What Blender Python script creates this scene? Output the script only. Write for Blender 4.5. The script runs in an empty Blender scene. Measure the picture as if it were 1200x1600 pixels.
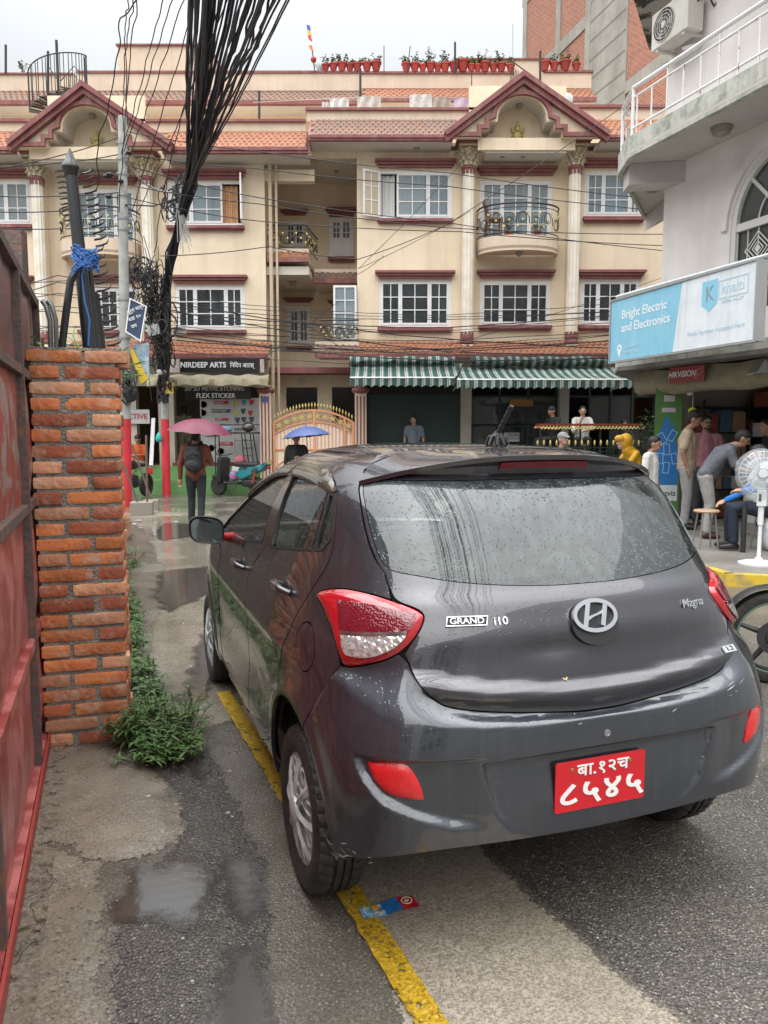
import bpy, bmesh, math, random, re
import numpy as np
from mathutils import Vector, Matrix, Euler
from mathutils.geometry import tessellate_polygon, delaunay_2d_cdt

sc = bpy.context.scene
COL = sc.collection
R_ = math.radians
random.seed(7)
NR = np.random.RandomState(5)

# ------------------------------------------------ camera
CAM_H, CAM_F, PITCH = 1.61, 1200.0, math.atan(125 / 1200)
cam = bpy.data.cameras.new('camera')
camo = bpy.data.objects.new('camera', cam)
COL.objects.link(camo)
camo.location = (0, 0, CAM_H)
camo.rotation_euler = (math.pi / 2 - PITCH, 0, 0)
cam.sensor_fit = 'VERTICAL'
cam.sensor_height = 32.0
cam.lens = 32.0 * CAM_F / 1600.0
cam.clip_start = 0.05
cam.clip_end = 2000
sc.camera = camo

# ------------------------------------------------ overcast daylight
w = bpy.data.worlds.new('World')
sc.world = w
w.use_nodes = True
nt = w.node_tree
nt.nodes.clear()
wo = nt.nodes.new('ShaderNodeOutputWorld')
bg = nt.nodes.new('ShaderNodeBackground')
sky = nt.nodes.new('ShaderNodeTexSky')
sky.sky_type = 'NISHITA'
sky.sun_disc = False
SUN_EL, SUN_AZ = R_(72), R_(205)
sky.sun_elevation = SUN_EL
sky.sun_rotation = SUN_AZ
sky.air_density = 1.2
sky.dust_density = 6.0
hs = nt.nodes.new('ShaderNodeHueSaturation')
hs.inputs['Saturation'].default_value = 0.35
nt.links.new(sky.outputs[0], hs.inputs['Color'])
tc = nt.nodes.new('ShaderNodeTexCoord')
sep = nt.nodes.new('ShaderNodeSeparateXYZ')
nt.links.new(tc.outputs['Generated'], sep.inputs[0])
mr = nt.nodes.new('ShaderNodeMapRange')          # overcast sky: zenith brighter than horizon
mr.inputs['From Min'].default_value = 0.0
mr.inputs['From Max'].default_value = 1.0
mr.inputs['To Min'].default_value = 2.4
mr.inputs['To Max'].default_value = 19.5
pw = nt.nodes.new('ShaderNodeMath')
pw.operation = 'POWER'
pw.use_clamp = True
pw.inputs[1].default_value = 2.8
mxz = nt.nodes.new('ShaderNodeMath')
mxz.operation = 'MAXIMUM'
mxz.inputs[1].default_value = 0.0
nt.links.new(sep.outputs[2], mxz.inputs[0])
nt.links.new(mxz.outputs[0], pw.inputs[0])
nt.links.new(pw.outputs[0], mr.inputs['Value'])
cn = nt.nodes.new('ShaderNodeTexNoise')           # faint cloud structure
cn.inputs['Scale'].default_value = 2.2
cn.inputs['Detail'].default_value = 5
nt.links.new(tc.outputs['Generated'], cn.inputs['Vector'])
cm = nt.nodes.new('ShaderNodeMapRange')
cm.inputs['From Min'].default_value = 0.3
cm.inputs['From Max'].default_value = 0.7
cm.inputs['To Min'].default_value = 0.93
cm.inputs['To Max'].default_value = 1.05
nt.links.new(cn.outputs[0], cm.inputs['Value'])
mu = nt.nodes.new('ShaderNodeMath')
mu.operation = 'MULTIPLY'
nt.links.new(mr.outputs[0], mu.inputs[0])
nt.links.new(cm.outputs[0], mu.inputs[1])
vm = nt.nodes.new('ShaderNodeVectorMath')
vm.operation = 'SCALE'
vm.inputs[0].default_value = (0.955, 0.99, 1.02)
nt.links.new(mu.outputs[0], vm.inputs['Scale'])
mx = nt.nodes.new('ShaderNodeMix')
mx.data_type = 'RGBA'
mx.inputs['Factor'].default_value = 0.9
nt.links.new(hs.outputs[0], mx.inputs['A'])
nt.links.new(vm.outputs[0], mx.inputs['B'])
nt.links.new(mx.outputs['Result'], bg.inputs['Color'])
bg.inputs['Strength'].default_value = 0.1
nt.links.new(bg.outputs[0], wo.inputs['Surface'])

sl = bpy.data.lights.new('sun', 'SUN')
sl.energy = 1.5
sl.angle = R_(110)
sl.color = (1.0, 0.97, 0.93)
so = bpy.data.objects.new('sun', sl)
COL.objects.link(so)
so.rotation_euler = (R_(90) - SUN_EL, 0, math.pi - SUN_AZ)
sc.view_settings.view_transform = 'Standard'
sc.view_settings.look = 'None'
sc.view_settings.exposure = 1.38
sc.view_settings.gamma = 1
sc.view_settings.use_curve_mapping = False
sc.cycles.max_bounces = 8
sc.cycles.use_denoising = True

# ------------------------------------------------ geometry helpers
_c, _s = math.cos(PITCH), math.sin(PITCH)
def at(px, py, Y):
 """point of the place seen at photo pixel (px, py) when it stands Y metres away"""
 dx = (px - 600) / CAM_F; u = (800 - py) / CAM_F
 t = Y / (_c + u * _s)
 return Vector((dx * t, Y, CAM_H + (-_s + u * _c) * t))
def gnd(px, py, z=0.0):
 dx = (px - 600) / CAM_F; u = (800 - py) / CAM_F
 t = (z - CAM_H) / (-_s + u * _c)
 return Vector((dx * t, (_c + u * _s) * t, z))

class MB:
 def __init__(s): s.v = []; s.f = []
 def add(s, vs, fs):
  n = len(s.v); s.v += [tuple(p) for p in vs]; s.f += [tuple(i + n for i in f) for f in fs]; return s
 def box(s, x0, x1, y0, y1, z0, z1):
  return s.add([(x0,y0,z0),(x1,y0,z0),(x1,y1,z0),(x0,y1,z0),(x0,y0,z1),(x1,y0,z1),(x1,y1,z1),(x0,y1,z1)],
                     [(0,3,2,1),(4,5,6,7),(0,1,5,4),(1,2,6,5),(2,3,7,6),(3,0,4,7)])
 def obox(s, c, ax, ay, az):
  c, ax, ay, az = Vector(c), Vector(ax), Vector(ay), Vector(az)
  vs = [c + ax*i + ay*j + az*k for k in (-1,1) for (i,j) in ((-1,-1),(1,-1),(1,1),(-1,1))]
  return s.add(vs, [(0,3,2,1),(4,5,6,7),(0,1,5,4),(1,2,6,5),(2,3,7,6),(3,0,4,7)])
 def quad(s, a, b, c, d): return s.add([a,b,c,d], [(0,1,2,3)])
 def tube(s, pts, r, n=8, cap=True, rad=None):
  P = [Vector(p) for p in pts]; m = len(P); base = len(s.v)
  up = None
  for i, p in enumerate(P):
   d = (P[min(i+1,m-1)] - P[max(i-1,0)])
   if d.length < 1e-9: d = Vector((0,0,1))
   d.normalize()
   if up is None:
    up = Vector((0,0,1)) if abs(d.z) < .9 else Vector((1,0,0))
   a = d.cross(up)
   if a.length < 1e-6: a = d.orthogonal()
   a.normalize(); b = a.cross(d).normalized(); up = b
   rr = rad[i] if rad else r
   for k in range(n):
    t = 2*math.pi*k/n
    s.v.append(tuple(p + a*(rr*math.cos(t)) + b*(rr*math.sin(t))))
  for i in range(m-1):
   for k in range(n):
    k2 = (k+1) % n
    s.f.append((base+i*n+k, base+i*n+k2, base+(i+1)*n+k2, base+(i+1)*n+k))
  if cap:
   s.f.append(tuple(base+k for k in range(n))[::-1]); s.f.append(tuple(base+(m-1)*n+k for k in range(n)))
  return s
 def lathe(s, prof, n=24, c=(0,0,0), ax='z', arc=1.0, cap=True):
  base = len(s.v); m = len(prof)
  for (r, h) in prof:
   for k in range(n):
    t = 2*math.pi*k/n*arc
    p = {'z':(r*math.cos(t), r*math.sin(t), h), 'x':(h, r*math.cos(t), r*math.sin(t)), 'y':(r*math.cos(t), h, r*math.sin(t))}[ax]
    s.v.append((p[0]+c[0], p[1]+c[1], p[2]+c[2]))
  for i in range(m-1):
   for k in range(n):
    k2 = (k+1) % n
    s.f.append((base+i*n+k, base+i*n+k2, base+(i+1)*n+k2, base+(i+1)*n+k))
  if cap:
   if prof[0][0] > 1e-5: s.f.append(tuple(base+k for k in range(n))[::-1])
   if prof[-1][0] > 1e-5: s.f.append(tuple(base+(m-1)*n+k for k in range(n)))
  return s
 def prism(s, poly, y0, y1, plane='xz', holes=()):
  """polygon (with holes) extruded between y0 and y1 across its plane"""
  loops = [list(poly)] + [list(h) for h in holes]
  tri = tessellate_polygon([[Vector((a,b,0)) for a,b in L] for L in loops])
  flat = [p for L in loops for p in L]; n = len(flat)
  def P(a, b, y): return {'xz':(a,y,b), 'xy':(a,b,y), 'yz':(y,a,b)}[plane]
  base = len(s.v)
  s.v += [P(a,b,y0) for a,b in flat] + [P(a,b,y1) for a,b in flat]
  for t in tri:
   s.f.append(tuple(base+i for i in t)); s.f.append(tuple(base+n+i for i in t)[::-1])
  k = 0
  for L in loops:
   m = len(L)
   for i in range(m):
    j = (i+1) % m
    s.f.append((base+k+i, base+k+j, base+n+k+j, base+n+k+i))
   k += m
  return s
 def ball(s, c, r, n=12, m=8, sc3=(1,1,1)):
  prof = [(math.sin(math.pi*i/m)*r, -math.cos(math.pi*i/m)*r) for i in range(m+1)]
  base = len(s.v); s.lathe([(max(a,1e-6),b) for a,b in prof], n, cap=False)
  for i in range(base, len(s.v)):
   v = s.v[i]; s.v[i] = (c[0]+v[0]*sc3[0], c[1]+v[1]*sc3[1], c[2]+v[2]*sc3[2])
  return s
 def xf(s, M, start=0):
  for i in range(start, len(s.v)): s.v[i] = tuple(M @ Vector(s.v[i]))
  return s
 def mesh(s, name, fixn=True):
  me = bpy.data.meshes.new(name); me.from_pydata(s.v, [], s.f); me.update()
  if fixn:
   b = bmesh.new(); b.from_mesh(me); bmesh.ops.recalc_face_normals(b, faces=b.faces); b.to_mesh(me); b.free()
  return me

def frame_pts(path, half, closed=False):
 """offset a 2-D polyline to both sides -> (left, right)"""
 n = len(path); L = []; Rr = []
 for i, p in enumerate(path):
  p = Vector(p)
  a = Vector(path[(i-1) % n]) if (closed or i > 0) else None
  b = Vector(path[(i+1) % n]) if (closed or i < n-1) else None
  d1 = (p-a).normalized() if a is not None else None; d2 = (b-p).normalized() if b is not None else None
  d1 = d1 or d2; d2 = d2 or d1
  n1 = Vector((-d1.y, d1.x)); n2 = Vector((-d2.y, d2.x)); m = (n1+n2)
  m = m.normalized() if m.length > 1e-6 else n1
  k = half / max(.35, m.dot(n1))
  L.append(p + m*k); Rr.append(p - m*k)
 return L, Rr
def trim(mb, path, half, y0, y1, plane='xz', closed=False):
 """a rectangular moulding swept along a 2-D path"""
 L, Rr = frame_pts(path, half, closed); n = len(path)
 def P(q, y): return {'xz':(q.x,y,q.y), 'xy':(q.x,q.y,y), 'yz':(y,q.x,q.y)}[plane]
 base = len(mb.v)
 for i in range(n): mb.v += [P(L[i],y0), P(Rr[i],y0), P(Rr[i],y1), P(L[i],y1)]
 for i in range(n if closed else n-1):
  a = base+4*i; b = base+4*((i+1) % n)
  for k in range(4): mb.f.append((a+k, a+(k+1) % 4, b+(k+1) % 4, b+k))
 if not closed:
  mb.f.append((base,base+1,base+2,base+3)); e = base+4*(n-1); mb.f.append((e+3,e+2,e+1,e))
 return mb

def smooth(o, angle=40):
 me = o.data
 me.polygons.foreach_set('use_smooth', [True]*len(me.polygons))
 try: me.set_sharp_from_angle(angle=R_(angle))
 except Exception: pass
 return o
def obj(name, mb, mat=None, parent=None, world=True, sm=None, bevel=0):
 me = mb if isinstance(mb, bpy.types.Mesh) else mb.mesh(name)
 o = bpy.data.objects.new(name, me)
 COL.objects.link(o)
 if mat and not me.materials: me.materials.append(mat)
 if parent:
  o.parent = parent
  if world: o.matrix_parent_inverse = WM(parent).inverted()
 if sm is not None: smooth(o, sm)
 if bevel:
  b = o.modifiers.new('bevel', 'BEVEL'); b.width = bevel; b.segments = 2; b.limit_method = 'ANGLE'; b.angle_limit = R_(40)
  b.harden_normals = False
 return o
def WM(o):
 m = Matrix.Translation(o.location) @ o.rotation_euler.to_matrix().to_4x4()
 if o.parent: m = WM(o.parent) @ o.matrix_parent_inverse @ m
 return m
def tag(o, label=None, cat=None, group=None, kind=None):
 if label: o['label'] = label
 if cat: o['category'] = cat
 if group: o['group'] = group
 if kind: o['kind'] = kind
 return o
def thing(name, label, cat, loc=(0,0,0), rz=0, group=None):
 o = bpy.data.objects.new(name, None); o.empty_display_size = .2; COL.objects.link(o)
 o.location = loc; o.rotation_euler = (0,0,rz)
 return tag(o, label, cat, group)
def struct(name, mb, mat, parent=None):
 return tag(obj(name, mb, mat, parent), kind='structure')
def copy_thing(o, loc, rz=0, label=None):
 c = o.copy(); COL.objects.link(c); c.location = loc; c.rotation_euler = (0,0,rz)
 if label: c['label'] = label
 def rec(src, dst):
  for ch in [x for x in bpy.data.objects if x.parent == src]:
   d = ch.copy(); COL.objects.link(d); d.parent = dst; rec(ch, d)
 rec(o, c); return c

# ------------------------------------------------ materials
def M(name, col, rough=.6, metal=0.0, col2=None, ns=4.0, nd=5.0, nlo=.35, nhi=.65, bump=0.0, bs=40.0, bd=4.0,
      coat=0.0, coat_r=.05, alpha=1.0, emis=0.0, spec=.5, trans=0.0, ior=1.5, rvar=0.0, rand=0.0, streak=None, sheen=0.0):
 m = bpy.data.materials.new(name); m.use_nodes = True; t = m.node_tree; N = t.nodes; L = t.links
 b = N['Principled BSDF']
 b.inputs['Base Color'].default_value = (*col, 1); b.inputs['Roughness'].default_value = rough
 b.inputs['Metallic'].default_value = metal; b.inputs['Specular IOR Level'].default_value = spec
 b.inputs['Coat Weight'].default_value = coat; b.inputs['Coat Roughness'].default_value = coat_r
 b.inputs['Alpha'].default_value = alpha; b.inputs['IOR'].default_value = ior
 b.inputs['Transmission Weight'].default_value = trans; b.inputs['Sheen Weight'].default_value = sheen
 tcn = N.new('ShaderNodeTexCoord'); last = None
 if col2 is not None:
  n = N.new('ShaderNodeTexNoise'); n.inputs['Scale'].default_value = ns; n.inputs['Detail'].default_value = nd
  n.inputs['Roughness'].default_value = .62
  L.new(tcn.outputs['Object'], n.inputs['Vector'])
  r = N.new('ShaderNodeMapRange'); r.inputs['From Min'].default_value = nlo; r.inputs['From Max'].default_value = nhi
  L.new(n.outputs[0], r.inputs['Value'])
  x = N.new('ShaderNodeMix'); x.data_type = 'RGBA'; x.inputs['A'].default_value = (*col,1); x.inputs['B'].default_value = (*col2,1)
  L.new(r.outputs[0], x.inputs['Factor']); last = x.outputs['Result']
  if rvar:
   q = N.new('ShaderNodeMapRange'); q.inputs['To Min'].default_value = max(.02, rough-rvar); q.inputs['To Max'].default_value = min(1, rough+rvar)
   L.new(r.outputs[0], q.inputs['Value']); L.new(q.outputs[0], b.inputs['Roughness'])
 if streak:   # rain streaks and grime running down (real dirt): (colour, amount, scale)
  mp = N.new('ShaderNodeMapping'); mp.inputs['Scale'].default_value = (streak[2], streak[2], streak[2]*.06)
  L.new(tcn.outputs['Object'], mp.inputs['Vector'])
  n = N.new('ShaderNodeTexNoise'); n.inputs['Scale'].default_value = 1; n.inputs['Detail'].default_value = 6
  n.inputs['Roughness'].default_value = .7
  L.new(mp.outputs[0], n.inputs['Vector'])
  r = N.new('ShaderNodeMapRange'); r.inputs['From Min'].default_value = .48; r.inputs['From Max'].default_value = .75
  r.inputs['To Max'].default_value = streak[1]
  L.new(n.outputs[0], r.inputs['Value'])
  x = N.new('ShaderNodeMix'); x.data_type = 'RGBA'; x.inputs['B'].default_value = (*streak[0],1)
  if last: L.new(last, x.inputs['A'])
  else: x.inputs['A'].default_value = (*col,1)
  L.new(r.outputs[0], x.inputs['Factor']); last = x.outputs['Result']
 if rand:
  oi = N.new('ShaderNodeObjectInfo'); h = N.new('ShaderNodeHueSaturation')
  r = N.new('ShaderNodeMapRange'); r.inputs['To Min'].default_value = 1-rand; r.inputs['To Max'].default_value = 1+rand
  L.new(oi.outputs['Random'], r.inputs['Value']); L.new(r.outputs[0], h.inputs['Value'])
  if last: L.new(last, h.inputs['Color'])
  else: h.inputs['Color'].default_value = (*col,1)
  last = h.outputs[0]
 if last: L.new(last, b.inputs['Base Color'])
 if bump:
  n = N.new('ShaderNodeTexNoise'); n.inputs['Scale'].default_value = bs; n.inputs['Detail'].default_value = bd
  L.new(tcn.outputs['Object'], n.inputs['Vector'])
  p = N.new('ShaderNodeBump'); p.inputs['Strength'].default_value = bump; p.inputs['Distance'].default_value = .02
  L.new(n.outputs[0], p.inputs['Height']); L.new(p.outputs[0], b.inputs['Normal'])
 if emis:
  b.inputs['Emission Color'].default_value = (*col,1); b.inputs['Emission Strength'].default_value = emis
 return m

def text(body, size, loc, rot, mat, parent=None, name='lettering', depth=.002, ax='CENTER', bold=0.0, shear=0.0, sx=1.0, sp=1.0, world=True):
 """flat lettering turned into a mesh; rot is a 3x3 / euler"""
 c = bpy.data.curves.new(name, 'FONT'); c.body = body; c.size = size; c.align_x = ax; c.align_y = 'CENTER'
 c.extrude = depth; c.offset = bold*size; c.shear = shear; c.space_character = sp; c.resolution_u = 3
 o = bpy.data.objects.new('tmp', c); COL.objects.link(o)
 dg = bpy.context.evaluated_depsgraph_get(); dg.update()
 me = bpy.data.meshes.new_from_object(o.evaluated_get(dg)); COL.objects.unlink(o); bpy.data.objects.remove(o)
 me.transform(Matrix.Diagonal((sx,1,1,1)))
 rm = rot if isinstance(rot, Matrix) else Euler(rot).to_matrix()
 me.transform(Matrix.Translation(Vector(loc)) @ rm.to_4x4())
 me.materials.clear(); me.materials.append(mat)
 return obj(name, me, mat, parent, world)
def sstep(a, b, x):
 t = np.clip((np.asarray(x,float)-a)/(b-a),0,1); return t*t*(3-2*t)
def pip(pts, poly):
 x, y = pts[:,0], pts[:,1]; ins = np.zeros(len(pts), bool); n = len(poly); P = np.asarray(poly)
 for i in range(n):
  x0, y0 = P[i]; x1, y1 = P[(i+1) % n]
  if y0 == y1: continue
  c = ((y0 > y) != (y1 > y)) & (x < (x1-x0)*(y-y0)/(y1-y0)+x0); ins ^= c
 return ins
def seg_dist(pts, poly):
 P = np.asarray(poly); d = np.full(len(pts), 1e9)
 for i in range(len(P)):
  a = P[i]; b = P[(i+1) % len(P)]; ab = b-a; L2 = max(ab@ab,1e-12)
  t = np.clip(((pts-a)@ab)/L2,0,1); d = np.minimum(d, np.hypot(*(pts-(a+t[:,None]*ab)).T))
 return d

# ================================================= GROUND
def ground_mat(name, dark, light, grit, grit_scale, wet_scale=.9, wet_lo=.42, wet_hi=.62, r_dry=.62, r_wet=.12, bump=.5, patch=None, holes=None, edge=False):
 """wet paving: grain of small stones, stained patches and a water film that comes and goes"""
 m = bpy.data.materials.new(name); m.use_nodes = True; t = m.node_tree; N = t.nodes; L = t.links
 b = N['Principled BSDF']; geo = N.new('ShaderNodeNewGeometry')
 def noise(scale, detail=4, rough=.6, vec=None):
  n = N.new('ShaderNodeTexNoise'); n.inputs['Scale'].default_value = scale; n.inputs['Detail'].default_value = detail
  n.inputs['Roughness'].default_value = rough; L.new(vec or geo.outputs['Position'], n.inputs['Vector']); return n.outputs[0]
 def mapr(v, a, b_, c=0.0, d=1.0):
  r = N.new('ShaderNodeMapRange'); r.inputs['From Min'].default_value = a; r.inputs['From Max'].default_value = b_
  r.inputs['To Min'].default_value = c; r.inputs['To Max'].default_value = d; L.new(v, r.inputs['Value']); return r.outputs[0]
 def mixc(f, a, c, mode='MIX'):
  x = N.new('ShaderNodeMix'); x.data_type = 'RGBA'; x.blend_type = mode
  if isinstance(f, float): x.inputs['Factor'].default_value = f
  else: L.new(f, x.inputs['Factor'])
  for s_, q in (('A', a), ('B', c)):
   if isinstance(q, tuple): x.inputs[s_].default_value = (*q, 1)
   else: L.new(q, x.inputs[s_])
  return x.outputs['Result']
 big = mapr(noise(1.3, 6), .35, .65); mid = mapr(noise(9, 5, .7), .35, .7); fine = noise(95, 3, .8)
 c1 = mixc(big, dark, light); c1 = mixc(mapr(mid, 0, 1, 0, .45), c1, tuple(x*.62 for x in dark))
 vo = N.new('ShaderNodeTexVoronoi'); vo.inputs['Scale'].default_value = grit_scale; L.new(geo.outputs['Position'], vo.inputs['Vector'])
 vs = N.new('ShaderNodeSeparateColor'); L.new(vo.outputs['Color'], vs.inputs[0])
 stone = mapr(vs.outputs[0], .25, 1.0, 0, .9); size = mapr(vo.outputs['Distance'], .50, .25)
 mm = N.new('ShaderNodeMath'); mm.operation = 'MULTIPLY'; L.new(stone, mm.inputs[0]); L.new(size, mm.inputs[1])
 c2 = mixc(mm.outputs[0], c1, grit)
 vp = N.new('ShaderNodeTexVoronoi'); vp.inputs['Scale'].default_value = grit_scale*.33; L.new(geo.outputs['Position'], vp.inputs['Vector'])
 vps = N.new('ShaderNodeSeparateColor'); L.new(vp.outputs['Color'], vps.inputs[0])
 m3 = N.new('ShaderNodeMath'); m3.operation = 'MULTIPLY'; L.new(mapr(vps.outputs[1], .9, .93), m3.inputs[0]); L.new(mapr(vp.outputs['Distance'], .2, .12), m3.inputs[1])
 c2 = mixc(m3.outputs[0], c2, tuple(min(.5, x*1.9+.05) for x in grit))
 c2 = mixc(mapr(fine, .45, .58, .0, .75), c2, tuple(x*.45 for x in dark))
 if patch: c2 = mixc(mapr(noise(2.6, 5, .65), .5, .62, 0, .75), c2, patch)
 wet = mapr(noise(wet_scale, 5, .55), wet_lo, wet_hi)
 c3 = mixc(mapr(wet, 0, 1, 0, .38), c2, tuple(x*.4 for x in dark))
 L.new(c3, b.inputs['Base Color'])
 L.new(mapr(wet, 0, 1, r_dry, r_wet), b.inputs['Roughness'])
 hm = N.new('ShaderNodeMath'); hm.operation = 'MULTIPLY_ADD'; L.new(vo.outputs['Distance'], hm.inputs[0]); hm.inputs[1].default_value = -1.5; L.new(fine, hm.inputs[2])
 h2 = N.new('ShaderNodeMath'); h2.operation = 'MULTIPLY_ADD'; L.new(mid, h2.inputs[0]); h2.inputs[1].default_value = .35; L.new(hm.outputs[0], h2.inputs[2])
 bp = N.new('ShaderNodeBump'); bp.inputs['Distance'].default_value = .0035; L.new(h2.outputs[0], bp.inputs['Height'])
 L.new(mapr(wet, 0, 1, bump, bump*.25), bp.inputs['Strength']); L.new(bp.outputs[0], b.inputs['Normal'])
 if edge:
  at_ = N.new('ShaderNodeAttribute'); at_.attribute_name = 'edge'; e1 = N.new('ShaderNodeMath'); e1.operation = 'MULTIPLY_ADD'; L.new(noise(26, 6, .75), e1.inputs[0]); e1.inputs[1].default_value = .16; L.new(at_.outputs['Fac'], e1.inputs[2])
  L.new(mapr(e1.outputs[0], .083, .092), b.inputs['Alpha'])
 if holes:
  L.new(mapr(noise(holes[0], 5, .7), holes[1]-.015, holes[1]+.015), b.inputs['Alpha'])
 return m

g_asphalt = ground_mat('wet asphalt', (.135,.122,.10), (.245,.22,.18), (.37,.345,.30), 105, wet_lo=.36, wet_hi=.54, r_dry=.36, r_wet=.09, bump=.75)
g_dark = ground_mat('dark asphalt', (.070,.064,.056), (.15,.135,.113), (.42,.39,.34), 100, wet_lo=.5, wet_hi=.75, r_dry=.42, r_wet=.2, bump=.8, edge=True)
g_tan = ground_mat('cement patch', (.32,.28,.215), (.47,.415,.33), (.17,.14,.10), 110, wet_lo=.55, wet_hi=.8, r_dry=.5, r_wet=.3, bump=.45, edge=True)
g_conc = ground_mat('wet concrete pad', (.21,.18,.14), (.36,.315,.25), (.42,.38,.33), 60, wet_scale=1.6, wet_lo=.38, wet_hi=.58, r_dry=.5, r_wet=.1, bump=.4, patch=(.24,.20,.15), edge=True)
g_black = ground_mat('old black patch', (.062,.057,.051), (.13,.118,.10), (.34,.315,.275), 95, wet_lo=.3, wet_hi=.6, r_dry=.38, r_wet=.1, bump=.95, edge=True)
g_lane = ground_mat('wet lane concrete', (.23,.205,.16), (.40,.36,.29), (.42,.38,.32), 60, wet_scale=.55, wet_lo=.36, wet_hi=.50, r_dry=.34, r_wet=.04, bump=.3, edge=True)
g_walk = ground_mat('platform concrete', (.22,.205,.18), (.34,.315,.28), (.42,.40,.37), 40, wet_lo=.5, wet_hi=.8, r_dry=.6, r_wet=.25, bump=.3)

struct('ground', MB().add([(-160,-120,-.02),(160,-120,-.02),(160,300,-.02),(-160,300,-.02)], [(0,1,2,3)]), g_asphalt)

water = None
def wobble(poly, amp, step=.05, seed=1, f=5.0):
 """roughen an outline: subdivide it and push the points about"""
 from mathutils import noise as mn
 out = []
 n = len(poly)
 for i in range(n):
  a = Vector(poly[i]); b = Vector(poly[(i+1) % n]); m = max(1, int((b-a).length/step))
  for k in range(m):
   p = a.lerp(b, k/m); q = Vector((p.x*f, p.y*f, seed*7.3)); q2 = Vector((p.x*f*4, p.y*f*4, seed*3.1))
   out.append((p.x + amp*(mn.noise(q) + .4*mn.noise(q2)), p.y + amp*(mn.noise(q+Vector((9,2,4))) + .4*mn.noise(q2+Vector((3,1,2))))))
 return out
def slab(name, poly, z, mat, amp=.03, step=.04, seed=1, f=5.0, th=.02, tilt=None):
 P = wobble(poly, amp, step, seed, f)
 if not mat.node_tree.nodes.get('Attribute'): return struct(name, MB().prism(P, z-th, z, 'xy'), mat)
 # a feathered sheet: it rises from its crumbled edge, whose distance is stored for the material
 arr = np.array(P); (x0, y0), (x1, y1) = arr.min(0), arr.max(0); r = max(.03, step*.9)
 gx, gy = np.meshgrid(np.arange(x0,x1,r), np.arange(y0,y1,r)); g = np.stack([gx.ravel(),gy.ravel()],1); ok = pip(g,P); g = g[ok]; d = seg_dist(g,P); g = g[d > r*.4]
 n = len(P); q = delaunay_2d_cdt([Vector(p) for p in P]+[Vector(p) for p in g], [(i,(i+1) % n) for i in range(n)], [], 1, 1e-5)
 v = np.array([tuple(p) for p in q[0]]); d = seg_dist(v,P); d[:n] = 0; me = bpy.data.meshes.new(name)
 me.from_pydata([(a,b,z if mat is water else .0015+(z-.0015)*float(sstep(0,.11,e))) for (a,b),e in zip(v,d)], [], [tuple(f_) for f_ in q[2]]); me.update(); at_ = me.attributes.new('edge','FLOAT','POINT'); at_.data.foreach_set('value', d.astype('f'))
 b = bmesh.new(); b.from_mesh(me); bmesh.ops.recalc_face_normals(b, faces=b.faces); [f_.normal_flip() for f_ in b.faces if f_.normal.z < 0]; b.to_mesh(me); b.free()
 return struct(name, me, mat)

# road bed: wet lane running off to the cross street, then the patches laid on it
slab('road', [(-1.9,1.0),(3.5,1.0),(8.2,4.0),(6.2,9.0),(4.9,14.5),(12,17.5),(12,20.3),(-14,20.3),(-14,17.2),(-6.0,16.6),(-3.2,9.5),(-1.9,5.5)], 0.0, g_asphalt, .02, .2, 2)
slab('cement_lane', [(-2.5,8.6),(-1.5,4.7),(-1.05,3.9),(-.78,4.2),(-1.0,5.5),(-1.55,8.5),(-2.1,10.6),(-3.0,13.6),(-3.4,15.6),(-5.2,16.8),(-5.6,15.9),(-3.9,12.4)], .006, g_lane, .10, .12, 3, 2.0, .012)
slab('cement_patch', [(.14,1.7),(-.16,2.57),(-.5,3.3),(-.9,4.4),(-.2,4.6),(.2,3.3),(.41,2.77),(.51,2.53),(.62,2.32),(.68,2.17),(.92,1.8),(1.0,1.6),(.3,1.4)], .006, g_tan, .016, .03, 4, 9)
slab('dark_road_patch', [(.43,2.77),(.52,2.53),(.63,2.32),(.70,2.17),(.94,1.8),(1.6,1.2),(3.2,1.4),(3.6,4.4),(2.4,6.5),(.9,6.0),(.15,4.0)], .003, g_dark, .014, .04, 5, 9, .01)
slab('old_black_patch', [(-1.2,3.75),(-.92,3.25),(-.82,2.95),(-.87,2.66),(-.92,2.42),(-.8,2.14),(-.70,1.9),(-.66,1.2),(-.3,1.2),(-.33,1.9),(-.38,2.4),(-.50,2.9),(-.72,3.4),(-1.0,3.9)], .004, g_black, .045, .025, 6, 8, .006)
slab('concrete_pad', [(-1.95,3.95),(-1.25,3.72),(-1.06,3.45),(-.90,3.22),(-.80,2.93),(-.88,2.76),(-1.04,2.74),(-1.30,2.86),(-1.62,2.75),(-2.0,2.75),(-2.4,3.6)], .022, g_conc, .055, .025, 7, 7)
slab('concrete_pad', [(-1.95,2.9),(-1.62,2.77),(-1.30,2.88),(-1.06,2.75),(-.93,2.42),(-.84,2.14),(-.72,1.93),(-.66,1.2),(-1.6,1.2),(-1.9,1.6)], .014, g_conc, .05, .02, 8, 8)
# cracks across the pad
crack = M('crack', (.02,.018,.016), .9)
mbk = MB()
for pts in ([(-1.26,2.70),(-1.18,2.60),(-1.20,2.46),(-1.10,2.30),(-1.12,2.12),(-1.04,1.95)], [(-1.18,2.55),(-1.30,2.40),(-1.28,2.2)]):
 P = []
 for a_, b_ in zip(pts, pts[1:]):
  for k in range(8): q = Vector(a_).lerp(Vector(b_), k/8); P.append((q.x+random.uniform(-.006,.006), q.y+random.uniform(-.006,.006)))
 trim(mbk, P, .0016, .0143, .0147, 'xy')
struct('pavement_crack', mbk, crack)
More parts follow.
